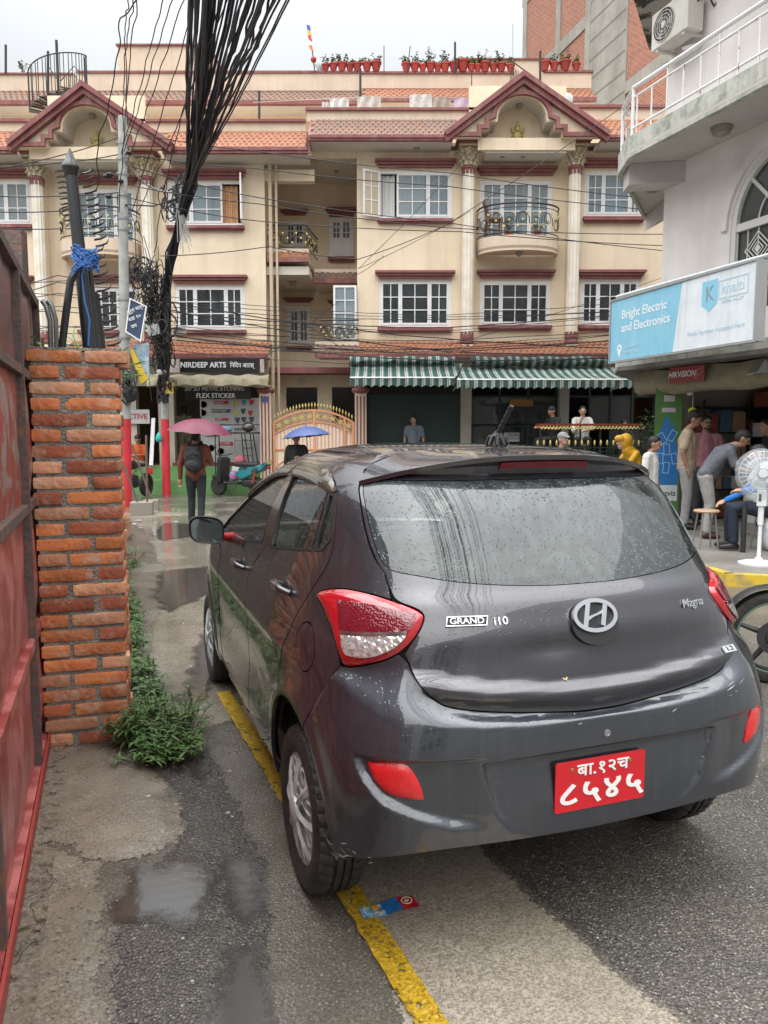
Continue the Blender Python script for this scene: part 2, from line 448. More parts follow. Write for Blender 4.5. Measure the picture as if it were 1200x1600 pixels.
# loose stones and grit lying on the pad edge
peb = M('pebble', (.30,.28,.25), .8, rand=.35, col2=(.16,.15,.13), ns=30)
mbp = MB()
for i in range(900):
 if i < 600: x, y = random.uniform(-1.5,-.6), random.uniform(1.85,2.75)
 elif i < 750: x, y = random.uniform(.5,3), random.uniform(1.8,3.8)
 else: x, y = random.uniform(-1.6,-.4), random.uniform(2.7,4.0)
 r = random.choice((.0022,.003,.003,.004,.006)) ; z0 = .014 if (x < -.9 and y < 2.8) else (.02 if (x < -.95 and y < 3.6) else .003)
 mbp.ball((x,y,z0+r*.4), r, 5, 3, (1,random.uniform(.7,1.3),.6))
tag(obj('gravel', mbp, peb), kind='stuff')

# standing water
water = M('puddle water', (.06,.055,.048), .10, spec=1.0, ior=1.6, bump=.03, bs=25)
_t = water.node_tree; _g = _t.nodes.new('ShaderNodeNewGeometry'); _n = _t.nodes.new('ShaderNodeTexNoise'); _n.inputs['Scale'].default_value = 5; _n.inputs['Detail'].default_value = 8; _n.inputs['Roughness'].default_value = .72
_r = _t.nodes.new('ShaderNodeMapRange'); _a = _t.nodes.new('ShaderNodeAttribute'); _a.attribute_name = 'edge'; _m = _t.nodes.new('ShaderNodeMath'); _m.operation = 'MULTIPLY_ADD'; _m.inputs[1].default_value = .26; _r.inputs['From Min'].default_value = .125; _r.inputs['From Max'].default_value = .19; _t.links.new(_g.outputs['Position'], _n.inputs['Vector']); _t.links.new(_n.outputs[0], _m.inputs[0]); _t.links.new(_a.outputs['Fac'], _m.inputs[2]); _t.links.new(_m.outputs[0], _r.inputs['Value']); _t.links.new(_r.outputs[0], _t.nodes['Principled BSDF'].inputs['Alpha'])
for i, (pl, z) in enumerate((([(-.98,2.68),(-.74,2.74),(-.56,2.60),(-.60,2.36),(-.90,2.36)], .0265), ([(-.60,2.80),(-.44,2.82),(-.36,2.55),(-.42,2.30),(-.56,2.42)], .0075),
  ([(-.53,2.22),(-.40,2.26),(-.33,2.1),(-.31,1.9),(-.38,1.75),(-.54,1.8),(-.5,2.0)], .0075), ([(-.95,3.7),(-.85,3.9),(-.8,3.5),(-.84,3.2),(-.9,3.3)], .0075),
  ([(-1.5,6.0),(-1.15,6.1),(-1.0,5.0),(-1.1,4.3),(-1.25,4.4),(-1.35,5.2)], .0115), ([(-2.6,8.8),(-1.9,9.2),(-1.7,7.6),(-1.9,6.7),(-2.3,7.4)], .0115),
  ([(-3.9,13.6),(-3.0,13.2),(-2.9,11.8),(-3.3,11.2),(-3.7,12.0)], .0115), ([(-3.2,17.6),(-1.4,17.9),(-.6,17.0),(-1.8,15.6),(-3.0,16.2)], .0045), ([(4.1,7.3),(5.4,7.6),(5.9,6.8),(4.6,6.4)], .0045))):
 slab('puddle', pl, z-(.016 if i == 0 else 0), water, .06, .03, 20+i, 7)

# worn yellow line, and the kerb beside the right-hand platform
yel = ground_mat('worn yellow paint', (.50,.30,.015), (.62,.40,.03), (.7,.5,.1), 60, wet_lo=.5, wet_hi=.8, r_dry=.5, r_wet=.3, bump=.3, holes=(38,.43))
def band(p, q, w0, z, th=.003): 
 d = (Vector(q)-Vector(p)).normalized(); n = Vector((-d.y,d.x))*w0/2; p = Vector(p); q = Vector(q)
 return MB().prism(wobble([tuple(p-n),tuple(q-n),tuple(q+n),tuple(p+n)], .008, .03, 3, 14), z-th, z, 'xy')
struct('yellow_line', band((.22,1.72),(-1.0,4.62),.085,.0125), yel)
struct('yellow_line', band((-2.9,18.6),(-1.0,17.9),.08,.006), M('faded line', (.45,.42,.36), .6))
slab('platform', [(3.62,7.98),(7.5,7.0),(11,9),(9.0,16.4),(4.1,15.6),(3.2,11.5),(3.35,9.0)], .125, g_walk, .004, .3, 9, 1, .15)
kb = M('yellow kerb paint', (.62,.42,.03), .55, col2=(.30,.24,.12), ns=7, nlo=.45, nhi=.7)
struct('kerb', MB().obox((5.54,7.475,.065), (1.96,-.495,0), (.012,.05,0), (0,0,.068)), kb)
struct('kerb', MB().obox((3.49,8.75,.065), (-.145,.80,0), (.05,.009,0), (0,0,.068)), kb)
struct('kerb', MB().obox((3.29,10.5,.065), (-.075,.95,0), (.05,.006,0), (0,0,.068)), kb)

# ================================================= THE TWO CREAM TOWNHOUSES
def fx(px, Y=21.0): return (px - 600) * .01701 * Y / 21
def fz(py, Y=21.0): return at(600, py, Y).z
m_cream = M('cream render', (.79,.665,.50), .85, col2=(.72,.60,.44), ns=1.3, streak=((.45,.37,.28), .42, 2.2), bump=.06, bs=60)
m_creamp = M('pale cream render', (.68,.55,.43), .85, col2=(.60,.48,.37), ns=1.6, streak=((.40,.33,.27), .42, 3.0), bump=.05, bs=60)
m_maroon = M('maroon paint', (.20,.062,.062), .6, col2=(.27,.10,.095), ns=3.5, streak=((.34,.2,.18), .35, 5))
m_maroonl = M('weathered maroon trim', (.25,.085,.085), .65, col2=(.19,.06,.06), ns=3, streak=((.45,.33,.28), .4, 4))
m_tile = M('terracotta tile', (.36,.145,.07), .8, col2=(.24,.10,.06), ns=9, rand=.0, streak=((.22,.16,.13), .55, 3.5))
m_tiled = M('weathered terracotta tile', (.25,.13,.085), .85, col2=(.16,.11,.09), ns=6, streak=((.15,.13,.12), .6, 3))
m_soffit = M('soffit paint', (.62,.58,.52), .85, col2=(.55,.51,.45), ns=1.2)
m_white = M('white window paint', (.80,.80,.80), .45, col2=(.72,.72,.72), ns=5)
m_glass = M('window glass', (.045,.055,.06), .04, spec=.7, alpha=.72)
m_glassb = M('pale window glass', (.33,.42,.46), .05, spec=.8, alpha=.45)
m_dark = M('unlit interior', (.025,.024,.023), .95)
m_inner = M('interior wall', (.30,.27,.22), .9)
m_iron = M('black wrought iron', (.02,.02,.022), .5)
m_gold = M('gold paint', (.58,.47,.18), .4, metal=.3)
m_stone = M('carved cream capital', (.62,.55,.42), .7, col2=(.42,.35,.22), ns=18)
m_shaft = M('white column paint', (.80,.76,.68), .6, col2=(.70,.62,.5), ns=4)
m_curt = M('white net curtain', (.62,.62,.60), .9, sheen=.3)
m_curtb = M('blue curtain', (.10,.24,.42), .9)
m_curto = M('orange patterned curtain', (.52,.25,.12), .9, col2=(.62,.40,.22), ns=20)
m_curtr = M('red curtain', (.30,.03,.06), .9, col2=(.45,.08,.1), ns=12)
m_lampg = M('frosted lamp', (.25,.22,.18), .4)

def wall(mb, x0, x1, z0, z1, Y, holes=(), rev=.16):
 """a wall face with real openings and reveals (holes: x0,x1,z0,z1)"""
 xs = sorted({x0, x1, *[h[0] for h in holes], *[h[1] for h in holes]}); zs = sorted({z0, z1, *[h[2] for h in holes], *[h[3] for h in holes]})
 xs = [x for x in xs if x0 <= x <= x1]; zs = [z for z in zs if z0 <= z <= z1]
 for i in range(len(xs)-1):
  for j in range(len(zs)-1):
   cx, cz = (xs[i]+xs[i+1])/2, (zs[j]+zs[j+1])/2
   if any(h[0] < cx < h[1] and h[2] < cz < h[3] for h in holes): continue
   mb.quad((xs[i],Y,zs[j]), (xs[i+1],Y,zs[j]), (xs[i+1],Y,zs[j+1]), (xs[i],Y,zs[j+1]))
 for a, b, c, d in holes:
  mb.quad((a,Y,c),(a,Y+rev,c),(a,Y+rev,d),(a,Y,d)); mb.quad((b,Y,c),(b,Y+rev,c),(b,Y+rev,d),(b,Y,d))
  mb.quad((a,Y,c),(b,Y,c),(b,Y+rev,c),(a,Y+rev,c)); mb.quad((a,Y,d),(b,Y,d),(b,Y+rev,d),(a,Y+rev,d))
 return mb

def curtain_mesh(x0, x1, z0, z1, Y, amp=.025, n=None):
 n = n or max(6, int((x1-x0)/.025)); vs = []; fs = []
 for i in range(n+1):
  x = x0+(x1-x0)*i/n; y = Y + amp*math.sin(x*38+math.sin(x*9)*1.5)+amp*.4*math.sin(x*95)
  vs += [(x,y,z0),(x,y,z1)]
 for i in range(n): fs.append((2*i,2*i+2,2*i+3,2*i+1))
 m = MB(); m.add(vs, fs); return m

PANE_CACHE = {}
def pane_obj(wd, hd, mat, par, loc, label=None):
 k = (round(wd,2), round(hd,2), mat.name)
 if k not in PANE_CACHE:
  PANE_CACHE[k] = MB().box(-wd/2,wd/2,-.003,.003,-hd/2,hd/2).mesh('pane'); PANE_CACHE[k].materials.append(mat)
 o = bpy.data.objects.new('pane', PANE_CACHE[k]); COL.objects.link(o); o.parent = par
 o.matrix_parent_inverse = WM(par).inverted(); o.location = loc
 return o

def window(par, x0, x1, z0, z1, Y, leaves=(2,2,2), widths=None, rows=3, glass=None, curt=(), name='window', open_leaf=None, blank=0.0):
 """casement window: frame, muntins (one mesh), every pane its own object, curtains behind"""
 glass = glass or m_glass; Yf = Y+.05; f = .06
 mb = MB(); W = x1-x0; ws = widths or [1.0]*len(leaves); tot = sum(ws); xs = [x0+f]
 for q in ws: xs.append(xs[-1]+(W-2*f)*q/tot)
 for a,b,c,d in ((x0,x1,z0,z0+f),(x0,x1,z1-f,z1),(x0,x0+f,z0+f,z1-f),(x1-f,x1,z0+f,z1-f)): mb.box(a,b,Yf-.03,Yf+.05,c,d)
 panes = []
 for li, n in enumerate(leaves):
  a, b = xs[li], xs[li+1]; zz0, zz1 = z0+f, z1-f
  if open_leaf is not None and li in open_leaf: continue
  s_ = .052
  for q in ((a+.002,b-.002,zz0,zz0+s_),(a+.002,b-.002,zz1-s_,zz1),(a+.002,a+s_,zz0+s_,zz1-s_),(b-s_,b-.002,zz0+s_,zz1-s_)): mb.box(q[0],q[1],Yf-.045,Yf+.0,q[2],q[3])
  a2, b2, c2, d2 = a+s_, b-s_, zz0+s_, zz1-s_
  if blank: mb.box(a2,b2,Yf-.03,Yf-.005,c2,c2+(d2-c2)*blank); c2 = c2+(d2-c2)*blank+.03; mb.box(a2,b2,Yf-.043,Yf-.002,c2-.03,c2)
  mw = .024
  for k in range(1, n):
   xx = a2+(b2-a2)*k/n; mb.box(xx-mw/2,xx+mw/2,Yf-.04,Yf-.004,c2,d2)
  for k in range(1, rows):
   zz = c2+(d2-c2)*k/rows; mb.box(a2,b2,Yf-.041,Yf-.005,zz-mw/2,zz+mw/2)
  for k in range(n):
   for r in range(rows):
    pw = (b2-a2)/n; ph = (d2-c2)/rows
    panes.append((pw-mw+.006, ph-mw+.006, (a2+pw*(k+.5), Yf-.018, c2+ph*(r+.5))))
 wo_ = obj(name, mb, m_white, par)
 for pw, ph, loc in panes: pane_obj(pw, ph, glass, wo_, loc)
 for (a, b, cm, *rest) in curt:
  zt = z1-.08; zb = z0+.05
  obj('curtain', curtain_mesh(x0+W*a, x0+W*b, zb, zt, Yf+.10), cm, wo_)
 return wo_

def hood(par, x0, x1, z0, z1, Y):
 """maroon stepped moulding over an opening"""
 h = (z1-z0)/3; mb = MB()
 for k, (e, d) in enumerate(((0,.10),(.05,.15),(.10,.20))): mb.box(x0-e,x1+e,Y-d,Y+.02,z0+h*k,z0+h*(k+1)-.006)
 return obj('window_hood', mb, m_maroon, par)
def sill(par, x0, x1, z0, z1, Y):
 mb = MB().box(x0-.04,x1+.04,Y-.15,Y+.02,z0+(z1-z0)*.35,z1).box(x0,x1,Y-.10,Y+.02,z0,z0+(z1-z0)*.33)
 return obj('window_sill', mb, m_maroonl, par)

def tile_strip(par, x0, x1, zb, zt, Yf, Yb, mat=None, rows=5, wd=.15, seed=1):
 """rows of overlapping clay tiles on a pent roof, each a small curved piece"""
 rnd = random.Random(seed); mb = MB(); n = int((x1-x0)/wd); wd = (x1-x0)/n
 for r in range(rows):
  t0, t1 = r/rows, (r+1.25)/rows
  for k in range(n):
   x = x0+wd*(k+(.5 if r % 2 else 0)); xe = min(x+wd*.94, x1)
   if xe <= x+.02: continue
   dz = rnd.uniform(-.006,.008); xm = (x+xe)/2
   ya, za = Yf+(Yb-Yf)*t0, zb+(zt-zb)*t0; yb_, zb_ = Yf+(Yb-Yf)*min(1,t1), zb+(zt-zb)*min(1,t1)
   l = .028
   mb.add([(x,ya,za+dz),(xm,ya-.004,za+l+dz),(xe,ya,za+dz),(x,ya,za-.02+dz),(xe,ya,za-.02+dz),(x,yb_,zb_-.005),(xm,yb_,zb_+.010),(xe,yb_,zb_-.005)],
                   [(3,4,2,1,0),(0,1,6,5),(1,2,7,6)])
 mb.quad((x0,Yf+.02,zb-.03),(x1,Yf+.02,zb-.03),(x1,Yb,zt-.03),(x0,Yb,zt-.03))
 o = obj('roof_tiles', mb, mat or m_tile, par); o['kind'] = 'stuff'; return o

def eave(par, x0, x1, pyf0, pyf1, pysoff, Yf=20.2, Yw=21.0):
 """maroon fascia boards with the soffit behind them"""
 z1, z0 = fz(pyf0, Yf), fz(pyf1, Yf)
 mb = MB().box(x0,x1,Yf-.03,Yf+.10,z0+(z1-z0)*.45,z1).box(x0,x1,Yf,Yf+.10,z0,z0+(z1-z0)*.43)
 obj('fascia', mb, m_maroonl, par)
 obj('soffit', MB().box(x0,x1,Yf+.10,Yw,z0-.02,z0+.08), m_soffit, par)
 return z0, z1

def ceiling_lamp(par, x, y, z):
 mb = MB().lathe([(.10,0),(.10,-.03),(.085,-.04)], 12, (x,y,z)).lathe([(.085,-.04),(.07,-.09),(.03,-.12),(.004,-.125)], 12, (x,y,z))
 return obj('ceiling_lamp', mb, m_lampg, par, sm=40)

def column(par, x, Y, zb, zt):
 col_ = obj('column', MB().box(x-.15,x+.15,Y-.13,Y+.13,zb-.1,zb+.02), m_shaft, par)
 # fluted shaft
 n = 48; mb = MB(); prof = []
 for k in range(n):
  t = 2*math.pi*k/n; r = .155*(1 - (.10 if k % 4 in (0,) else (.05 if k % 4 in (1,3) else 0)))
  prof.append((x+r*math.cos(t), Y+r*math.sin(t)))
 z0, z1 = zb+.28, zt-.72
 mb.prism(prof, z0, z1, 'xy'); obj('shaft', mb, m_shaft, col_, sm=25)
 mb = MB().lathe([(.16,0),(.185,.03),(.185,.08),(.16,.11),(.175,.14),(.175,.2),(.155,.24)], 20, (x,Y,zb+.04)); 
 for k in range(10):
  t = 2*math.pi*k/10; mb.obox((x+.165*math.cos(t),Y+.165*math.sin(t),zb+.28), (.035*-math.sin(t),.035*math.cos(t),0), (.012*math.cos(t),.012*math.sin(t),0), (0,0,.07))
 obj('column_base', mb, m_maroon, col_)
 mb = MB().lathe([(.16,0),(.19,.02),(.19,.07),(.165,.10)], 20, (x,Y,z1))
 for k in range(10):
  t = 2*math.pi*k/10; mb.obox((x+.16*math.cos(t),Y+.16*math.sin(t),z1-.05), (.032*-math.sin(t),.032*math.cos(t),0), (.012*math.cos(t),.012*math.sin(t),0), (0,0,.06))
 obj('neck_band', mb, m_maroonl, col_)
 cap = MB().lathe([(.16,.10),(.165,.2),(.19,.38),(.25,.50)], 20, (x,Y,z1)); rnd = random.Random(3)
 for tier, (rr, zz, nn, hh) in enumerate(((.185,.16,9,.12),(.205,.30,9,.13),(.235,.43,8,.11))):
  for k in range(nn):
   t = 2*math.pi*(k+.5*tier)/nn; c = Vector((x+rr*math.cos(t), Y+rr*math.sin(t), z1+zz)); o_ = Vector((math.cos(t), math.sin(t), 0)); s2 = Vector((-math.sin(t), math.cos(t), 0))
   cap.tube([c-Vector((0,0,hh*.6)), c, c+o_*.03+Vector((0,0,hh*.45)), c+o_*.075+Vector((0,0,hh*.40)), c+o_*.08+Vector((0,0,hh*.12))], .03, 5, rad=[.035,.042,.034,.026,.018])
 cap.prism([(x-.27,Y-.27),(x+.27,Y-.27),(x+.27,Y+.2),(x-.27,Y+.2)], z1+.53, z1+.58, 'xy')
 obj('capital', cap, m_stone, col_, sm=50)
 obj('abacus', MB().box(x-.30,x+.30,Y-.29,Y+.2,z1+.585,z1+.64).box(x-.34,x+.34,Y-.33,Y+.2,z1+.645,z1+.72), m_maroon, col_)
 return col_

def pediment(par, cx, Yf=20.15):
 """gable with raking cornice and a stepped arch cut through it"""
 def q(px, py): return (fx(px+cx-812, Yf), fz(py, Yf))
 outer = [q(700,214), q(812,124), q(938,214)]
 arc = []
 for k in range(0, 17):
  t = math.pi*k/16; arc.append(q(812+37*math.cos(t), 184-33*math.sin(t)))
 right = [q(874,214), q(874,202), q(862,202), q(862,190), q(850,190)]
 left = [q(774,190), q(762,190), q(762,202), q(750,202), q(750,214)]
 open_ = right + arc + left
 poly = [outer[0], outer[1], outer[2]] + open_
 ped = obj('pediment', MB().prism(poly, Yf, Yf+.16), m_cream, par)
 # raking cornice in two steps
 mb = MB(); trim(mb, [q(694,220), q(812,128), q(944,220)], .075, Yf-.16, Yf+.0); obj('raking_cornice', mb, m_maroonl, ped)
 mb = MB(); trim(mb, [q(694,213), q(812,120), q(944,213)], .055, Yf-.24, Yf+.10); obj('raking_cornice', mb, m_maroonl, ped)
 mb = MB(); trim(mb, [q(934,211), q(878,211), q(878,199), q(866,199), q(866,187)] + [q(812+43*math.cos(math.pi*k/16), 182-36*math.sin(math.pi*k/16)) for k in range(17)] + [q(758,187), q(758,199), q(746,199), q(746,211), q(704,211)], .05, Yf-.09, Yf+.0)
 obj('arch_moulding', mb, m_maroonl, ped)
 # vaulted niche behind the opening
 mb = MB(); Yb = 20.98
 for i in range(len(open_)-1):
  a, b = open_[i], open_[i+1]; mb.quad((a[0],Yf+.16,a[1]),(b[0],Yf+.16,b[1]),(b[0],Yb,b[1]),(a[0],Yb,a[1]))
 obj('arch_soffit', mb, m_soffit, ped)
 x0, z0 = q(735,214); x1, _ = q(889,214); _, zt = q(812,140)
 obj('niche_wall', MB().box(x0,x1,Yb-.10,Yb,fz(240,Yb),zt+.4), m_cream, ped)
 ceiling_lamp(ped, q(812,0)[0], Yf+.45, q(0,151)[1]-.0)
 # painted relief of a seated many-armed figure in the niche
 rx, rz = q(812,196); rel = MB(); y = Yb-.16
 rel.ball((rx,y,rz), .10, 10, 8, (1,.5,1.1)).ball((rx,y-.02,rz+.17), .068, 10, 8, (1,.7,1)).lathe([(.075,0),(.05,.05),(.02,.13),(.004,.15)], 10, (rx,y,rz+.21))
 for s_ in (-1,1):
  rel.tube([(rx+s_*.05,y,rz+.08),(rx+s_*.14,y,rz+.10),(rx+s_*.16,y-.02,rz+.2)], .022, 6).tube([(rx+s_*.06,y,rz+.03),(rx+s_*.16,y,rz-.02),(rx+s_*.13,y-.04,rz-.07)], .022, 6)
  rel.tube([(rx+s_*.05,y,rz-.1),(rx+s_*.15,y-.03,rz-.14),(rx+s_*.02,y-.05,rz-.17)], .032, 6)
 obj('wall_relief', rel, M('painted relief gold', (.62,.50,.16), .5, col2=(.30,.42,.2), ns=9, nlo=.5), ped, sm=60)
 obj('relief_base', MB().lathe([(.19,0),(.17,.03),(.19,.06),(.1,.07)], 16, (rx,y,rz-.25)), M('relief base', (.40,.12,.16), .5), ped)
 return ped

def scroll_rail(par, path, z0, z1, nscroll, gold=True, name='railing'):
 """wrought railing: rails, C-scrolls and gold leaves along a plan path"""
 P = [Vector((a,b,0)) for a,b in path]; mb = MB(); gb = MB()
 mb.tube([p+Vector((0,0,z1)) for p in P], .022, 6).tube([p+Vector((0,0,z0+.04)) for p in P], .014, 6).tube([p+Vector((0,0,z1-.10)) for p in P], .010, 5)
 ln = [0]
 for i in range(1, len(P)): ln.append(ln[-1]+(P[i]-P[i-1]).length)
 def pt(s_):
  s_ = min(max(s_,0), ln[-1]-1e-6)
  for i in range(1, len(P)):
   if s_ <= ln[i]: return P[i-1].lerp(P[i], (s_-ln[i-1])/(ln[i]-ln[i-1]))
 step = ln[-1]/nscroll; h = z1-.10-z0-.04
 for k in range(nscroll):
  for sgn in (-1, 1):
   pts = []
   for j in range(13):
    t = j/12; ang = t*math.pi*2.1; rad = step*(.10+.42*t)
    pts.append(pt((k+.5)*step + sgn*rad*math.cos(ang)) + Vector((0,0,z0+.04+h*(.5+.45*t*math.sin(ang)*(1 if k % 2 else -1)))))
   mb.tube(pts, .009, 4, cap=False)
  if gold:
   for (ds, dz) in ((.0,.5),(.35,.25),(-.35,.78)):
    c = pt((k+.5+ds)*step)+Vector((0,-.02,z0+.04+h*dz)); gb.ball(tuple(c), .030, 6, 4, (1,.4,1.1))
 r = obj(name, mb, m_iron, par)
 if gold: obj('gold_leaf', gb, m_gold, r)['kind'] = 'stuff'
 return r

# ---------------------------------------------------------------- right-hand house
HR = thing('townhouse', 'cream townhouse behind the car with potted balcony, green striped awnings and pots on its roof', 'house', (fx(790), 21, 0))
xr0, xr1 = fx(558), 8.15
Zg = fz(556)            # bottom of the lower pent roof
def W_(px0, px1, py0, py1, Y=21.0): return (fx(px0,Y), fx(px1,Y), fz(py1,Y), fz(py0,Y))
hA = W_(592,705,267,342); hB = W_(750,862,279,352); hC = W_(911,1001,267,338)
hD = W_(592,705,437,511); hE = W_(752,863,437,508); hF = W_(908,1002,437,508)
door_h = (hB[0],hB[1],fz(375),hB[3])
mb = MB(); zT = fz(236)
wall(mb, xr0, fx(742), Zg, zT, 21.0, [hA,hD]); wall(mb, fx(885), xr1, Zg, zT, 21.0, [hC,hF]); wall(mb, fx(742), fx(885), Zg, zT+.4, 21.15, [door_h,hE])
for xx in (742, 885): mb.quad((fx(xx),21,Zg),(fx(xx),21.15,Zg),(fx(xx),21.15,zT),(fx(xx),21,zT))
mb.quad((xr0,21,Zg),(xr0,24,Zg),(xr0,24,zT),(xr0,21,zT)); mb.quad((xr1,21,0),(xr1,27,0),(xr1,27,zT),(xr1,21,zT)); mb.quad((xr0,27,0),(xr1,27,0),(xr1,27,zT),(xr0,27,zT))
obj('wall', mb, m_cream, HR)
obj('floor_slab', MB().box(xr0+.01,xr1-.01,21.2,26.9,fz(385),fz(380)).box(xr0+.01,xr1-.01,21.2,26.9,zT+.01,zT+.15).box(xr0+.01,xr1-.01,23.2,23.3,Zg,zT), m_inner, HR)
window(HR, *hA, 21.0, (2,2,2), (.62,1.25,.85), 3, m_glassb, [(.03,.22,m_curt),(.24,.62,m_curt),(.62,.80,m_curtb)], open_leaf=(0,))
window(HR, *hC, 21.0, (2,2,2), (.8,1.3,.5), 3, m_glassb, [(.05,.95,m_curtb)])
window(HR, *hD, 21.0, (2,2,2), (.85,1.3,.85), 3, m_glass, [(.05,.28,m_curt),(.8,.95,m_curt)])
window(HR, *hE, 21.15, (2,2,2), (.85,1.3,.85), 3, m_glass, [(.04,.16,m_curt),(.82,.95,m_curt)])
window(HR, *hF, 21.0, (2,2,2), (.85,1.3,.85), 3, m_glass, [])
window(HR, *door_h, 21.15, (2,2,2), (.8,1.1,.8), 4, m_glassb, [(.05,.3,m_curt),(.6,.95,m_curt)], name='balcony_door')
# the casement standing open beside window A
def open_sash(par, xh, Yh, z0, z1, wd, ang, cols=2, rows=3, glass=None, name='casement'):
 o = MB(); f = .055
 for a,b,c,d in ((0,wd,0,f),(0,wd,z1-z0-f,z1-z0),(0,f,f,z1-z0-f),(wd-f,wd,f,z1-z0-f)): o.box(a,b,-.02,.02,c,d)
 for k in range(1,cols): xx = f+(wd-2*f)*k/cols; o.box(xx-.012,xx+.012,-.015,.015,f,z1-z0-f)
 for k in range(1,rows): zz = f+(z1-z0-2*f)*k/rows; o.box(f,wd-f,-.016,.016,zz-.012,zz+.012)
 so_ = obj(name, o, m_white, par, world=False); so_.matrix_parent_inverse = WM(par).inverted(); so_.location = (xh,Yh,z0); so_.rotation_euler = (0,0,ang)
 pw, ph = (wd-2*f)/cols, (z1-z0-2*f)/rows
 for k in range(cols):
  for r in range(rows):
   kk = ('s',round(pw,2),round(ph,2),(glass or m_glassb).name)
   if kk not in PANE_CACHE:
    PANE_CACHE[kk] = MB().box(-pw/2+.01,pw/2-.01,-.003,.003,-ph/2+.01,ph/2-.01).mesh('pane'); PANE_CACHE[kk].materials.append(glass or m_glassb)
   p_ = bpy.data.objects.new('pane', PANE_CACHE[kk]); COL.objects.link(p_); p_.parent = so_; p_.location = (f+pw*(k+.5), 0, f+ph*(r+.5))
 return so_
m_glassy = M('cream tinted glass', (.50,.42,.30), .1)
open_sash(HR, hA[0]+.02, 20.95, hA[2]+.03, hA[3]-.02, .48, R_(205), glass=m_glassy)
for h, Yh, top, bot in ((hA,21,(251,263),(343,350)),(hB,21.15,(262,275),None),(hC,21,(250,263),(340,349)),(hD,21,(424,436),(512,520)),(hE,21.15,(423,435),(509,517)),(hF,21,(423,436),(509,517))):
 hood(HR, h[0], h[1], fz(top[1],Yh), fz(top[0],Yh), Yh)
 if bot: sill(HR, h[0], h[1], fz(bot[1],Yh), fz(bot[0],Yh), Yh)
z0e, z1e = eave(HR, fx(486,20.2), fx(706,20.2), 211, 219, 236); eave(HR, fx(936,20.2), xr1, 211, 219, 236)
obj('soffit', MB().box(fx(752),fx(873),20.36,21.13,fz(236,20.3)-.02,fz(236,20.3)+.03), m_soffit, HR); obj('beam', MB().box(fx(740),fx(885),20.31,20.355,fz(234,20.3),fz(215,20.3)), m_cream, HR)
tile_strip(HR, fx(486,20.2), fx(716,20.2), z1e, fz(187,20.95), 20.2, 20.95, m_tiled, 6)
tile_strip(HR, fx(905,20.2), xr1, z1e, fz(187,20.95), 20.2, 20.95, m_tile, 6)
obj('gable_end', MB().prism([(20.2,z0e),(20.2,z1e),(20.95,fz(187,20.95)),(21,fz(187,20.95)),(21,z0e)], fx(486,20.2)-.04, fx(486,20.2), 'yz'), m_maroonl, HR)
obj('soffit', MB().box(fx(486,20.2),xr0,21.0,24,z0e-.024,z0e+.06), m_soffit, HR)
obj('parapet', MB().box(fx(482),fx(740),20.95,21.1,fz(190,20.95),fz(172,20.95)), m_creamp, HR); obj('parapet', MB().box(fx(880),xr1,20.95,21.1,fz(190,20.95),fz(168,20.95)), m_creamp, HR)
obj('parapet_cap', MB().box(fx(480),fx(745),20.88,21.15,fz(172,20.9),fz(168,20.9)).box(fx(875),xr1,20.88,21.15,fz(168,20.9),fz(163.5,20.9)), m_maroonl, HR)
pediment(HR, 812)
zcb = fz(548,20.75)
for px in (731, 896): column(HR, fx(px,20.75), 20.78, fz(540,20.78), fz(221,20.78))
for px in (650, 783, 815): ceiling_lamp(HR, fx(px,20.6), 20.65, fz(226,20.6) if px == 650 else fz(238,20.6))
# bowed balcony
def balcony(par, cxp, pyt, pyb, hwp, gold_n=9):
 cx_ = fx(cxp,20.6); hw = hwp*.01701; Y0 = 21.1; dep = .85
 pts = [(cx_+hw*math.cos(math.pi*k/24), Y0-dep*math.sin(math.pi*k/24)**.8) for k in range(25)]
 inn = [(cx_+(hw-.08)*math.cos(math.pi*k/24), Y0-(dep-.08)*math.sin(math.pi*k/24)**.8) for k in range(25)]
 zt, zb = fz(pyt,20.25), fz(pyb,20.25)
 bal = obj('balcony', MB().prism(pts + inn[::-1], zb, zt, 'xy').prism(pts, zb+.05, zb+.12, 'xy'), m_creamp, par, sm=30)
 scroll_rail(bal, pts, zt+.02, zt+.78, gold_n)
 ceiling_lamp(bal, cx_, Y0-.4, zb+.05)
 return pts, zt
bp, bz = balcony(HR, 812, 366, 390, 63)
# upper terrace, set back
YB = 24.6
zU0 = fz(166,YB)
mb = MB(); wall(mb, fx(482,YB), xr1, fz(236,YB), fz(157,YB-.7), YB, []); mb.quad((fx(482,YB),YB,4),(fx(482,YB),YB,3),(fx(482,YB),27,3),(fx(482,YB),27,4))
obj('terrace_wall', mb, m_cream, HR)
obj('roof_deck', MB().box(fx(482),xr1,21.1,27,zT+.16,zT+.24), m_creamp, HR)
Yt = YB-.8
obj('soffit', MB().box(fx(566,Yt),fx(925,Yt),Yt+.1,YB,fz(157,Yt)-.02,fz(157,Yt)+.05), m_soffit, HR)
obj('fascia', MB().box(fx(566,Yt),fx(925,Yt),Yt-.02,Yt+.1,fz(158,Yt),fz(152,Yt)), m_maroonl, HR)
tile_strip(HR, fx(566,Yt), fx(925,Yt), fz(152,Yt), fz(138,YB), Yt, YB, m_tile, 5, .17)
obj('parapet', MB().box(fx(566,YB),fx(797,YB),YB-.05,YB+.1,fz(139,YB),fz(117,YB)).box(fx(797,YB),fx(916,YB),YB-.05,YB+.1,fz(139,YB),fz(115,YB)), m_creamp, HR)
obj('parapet', MB().box(fx(727,26),fx(853,26),26,26.1,fz(125,26),fz(94,26)), m_creamp, HR)
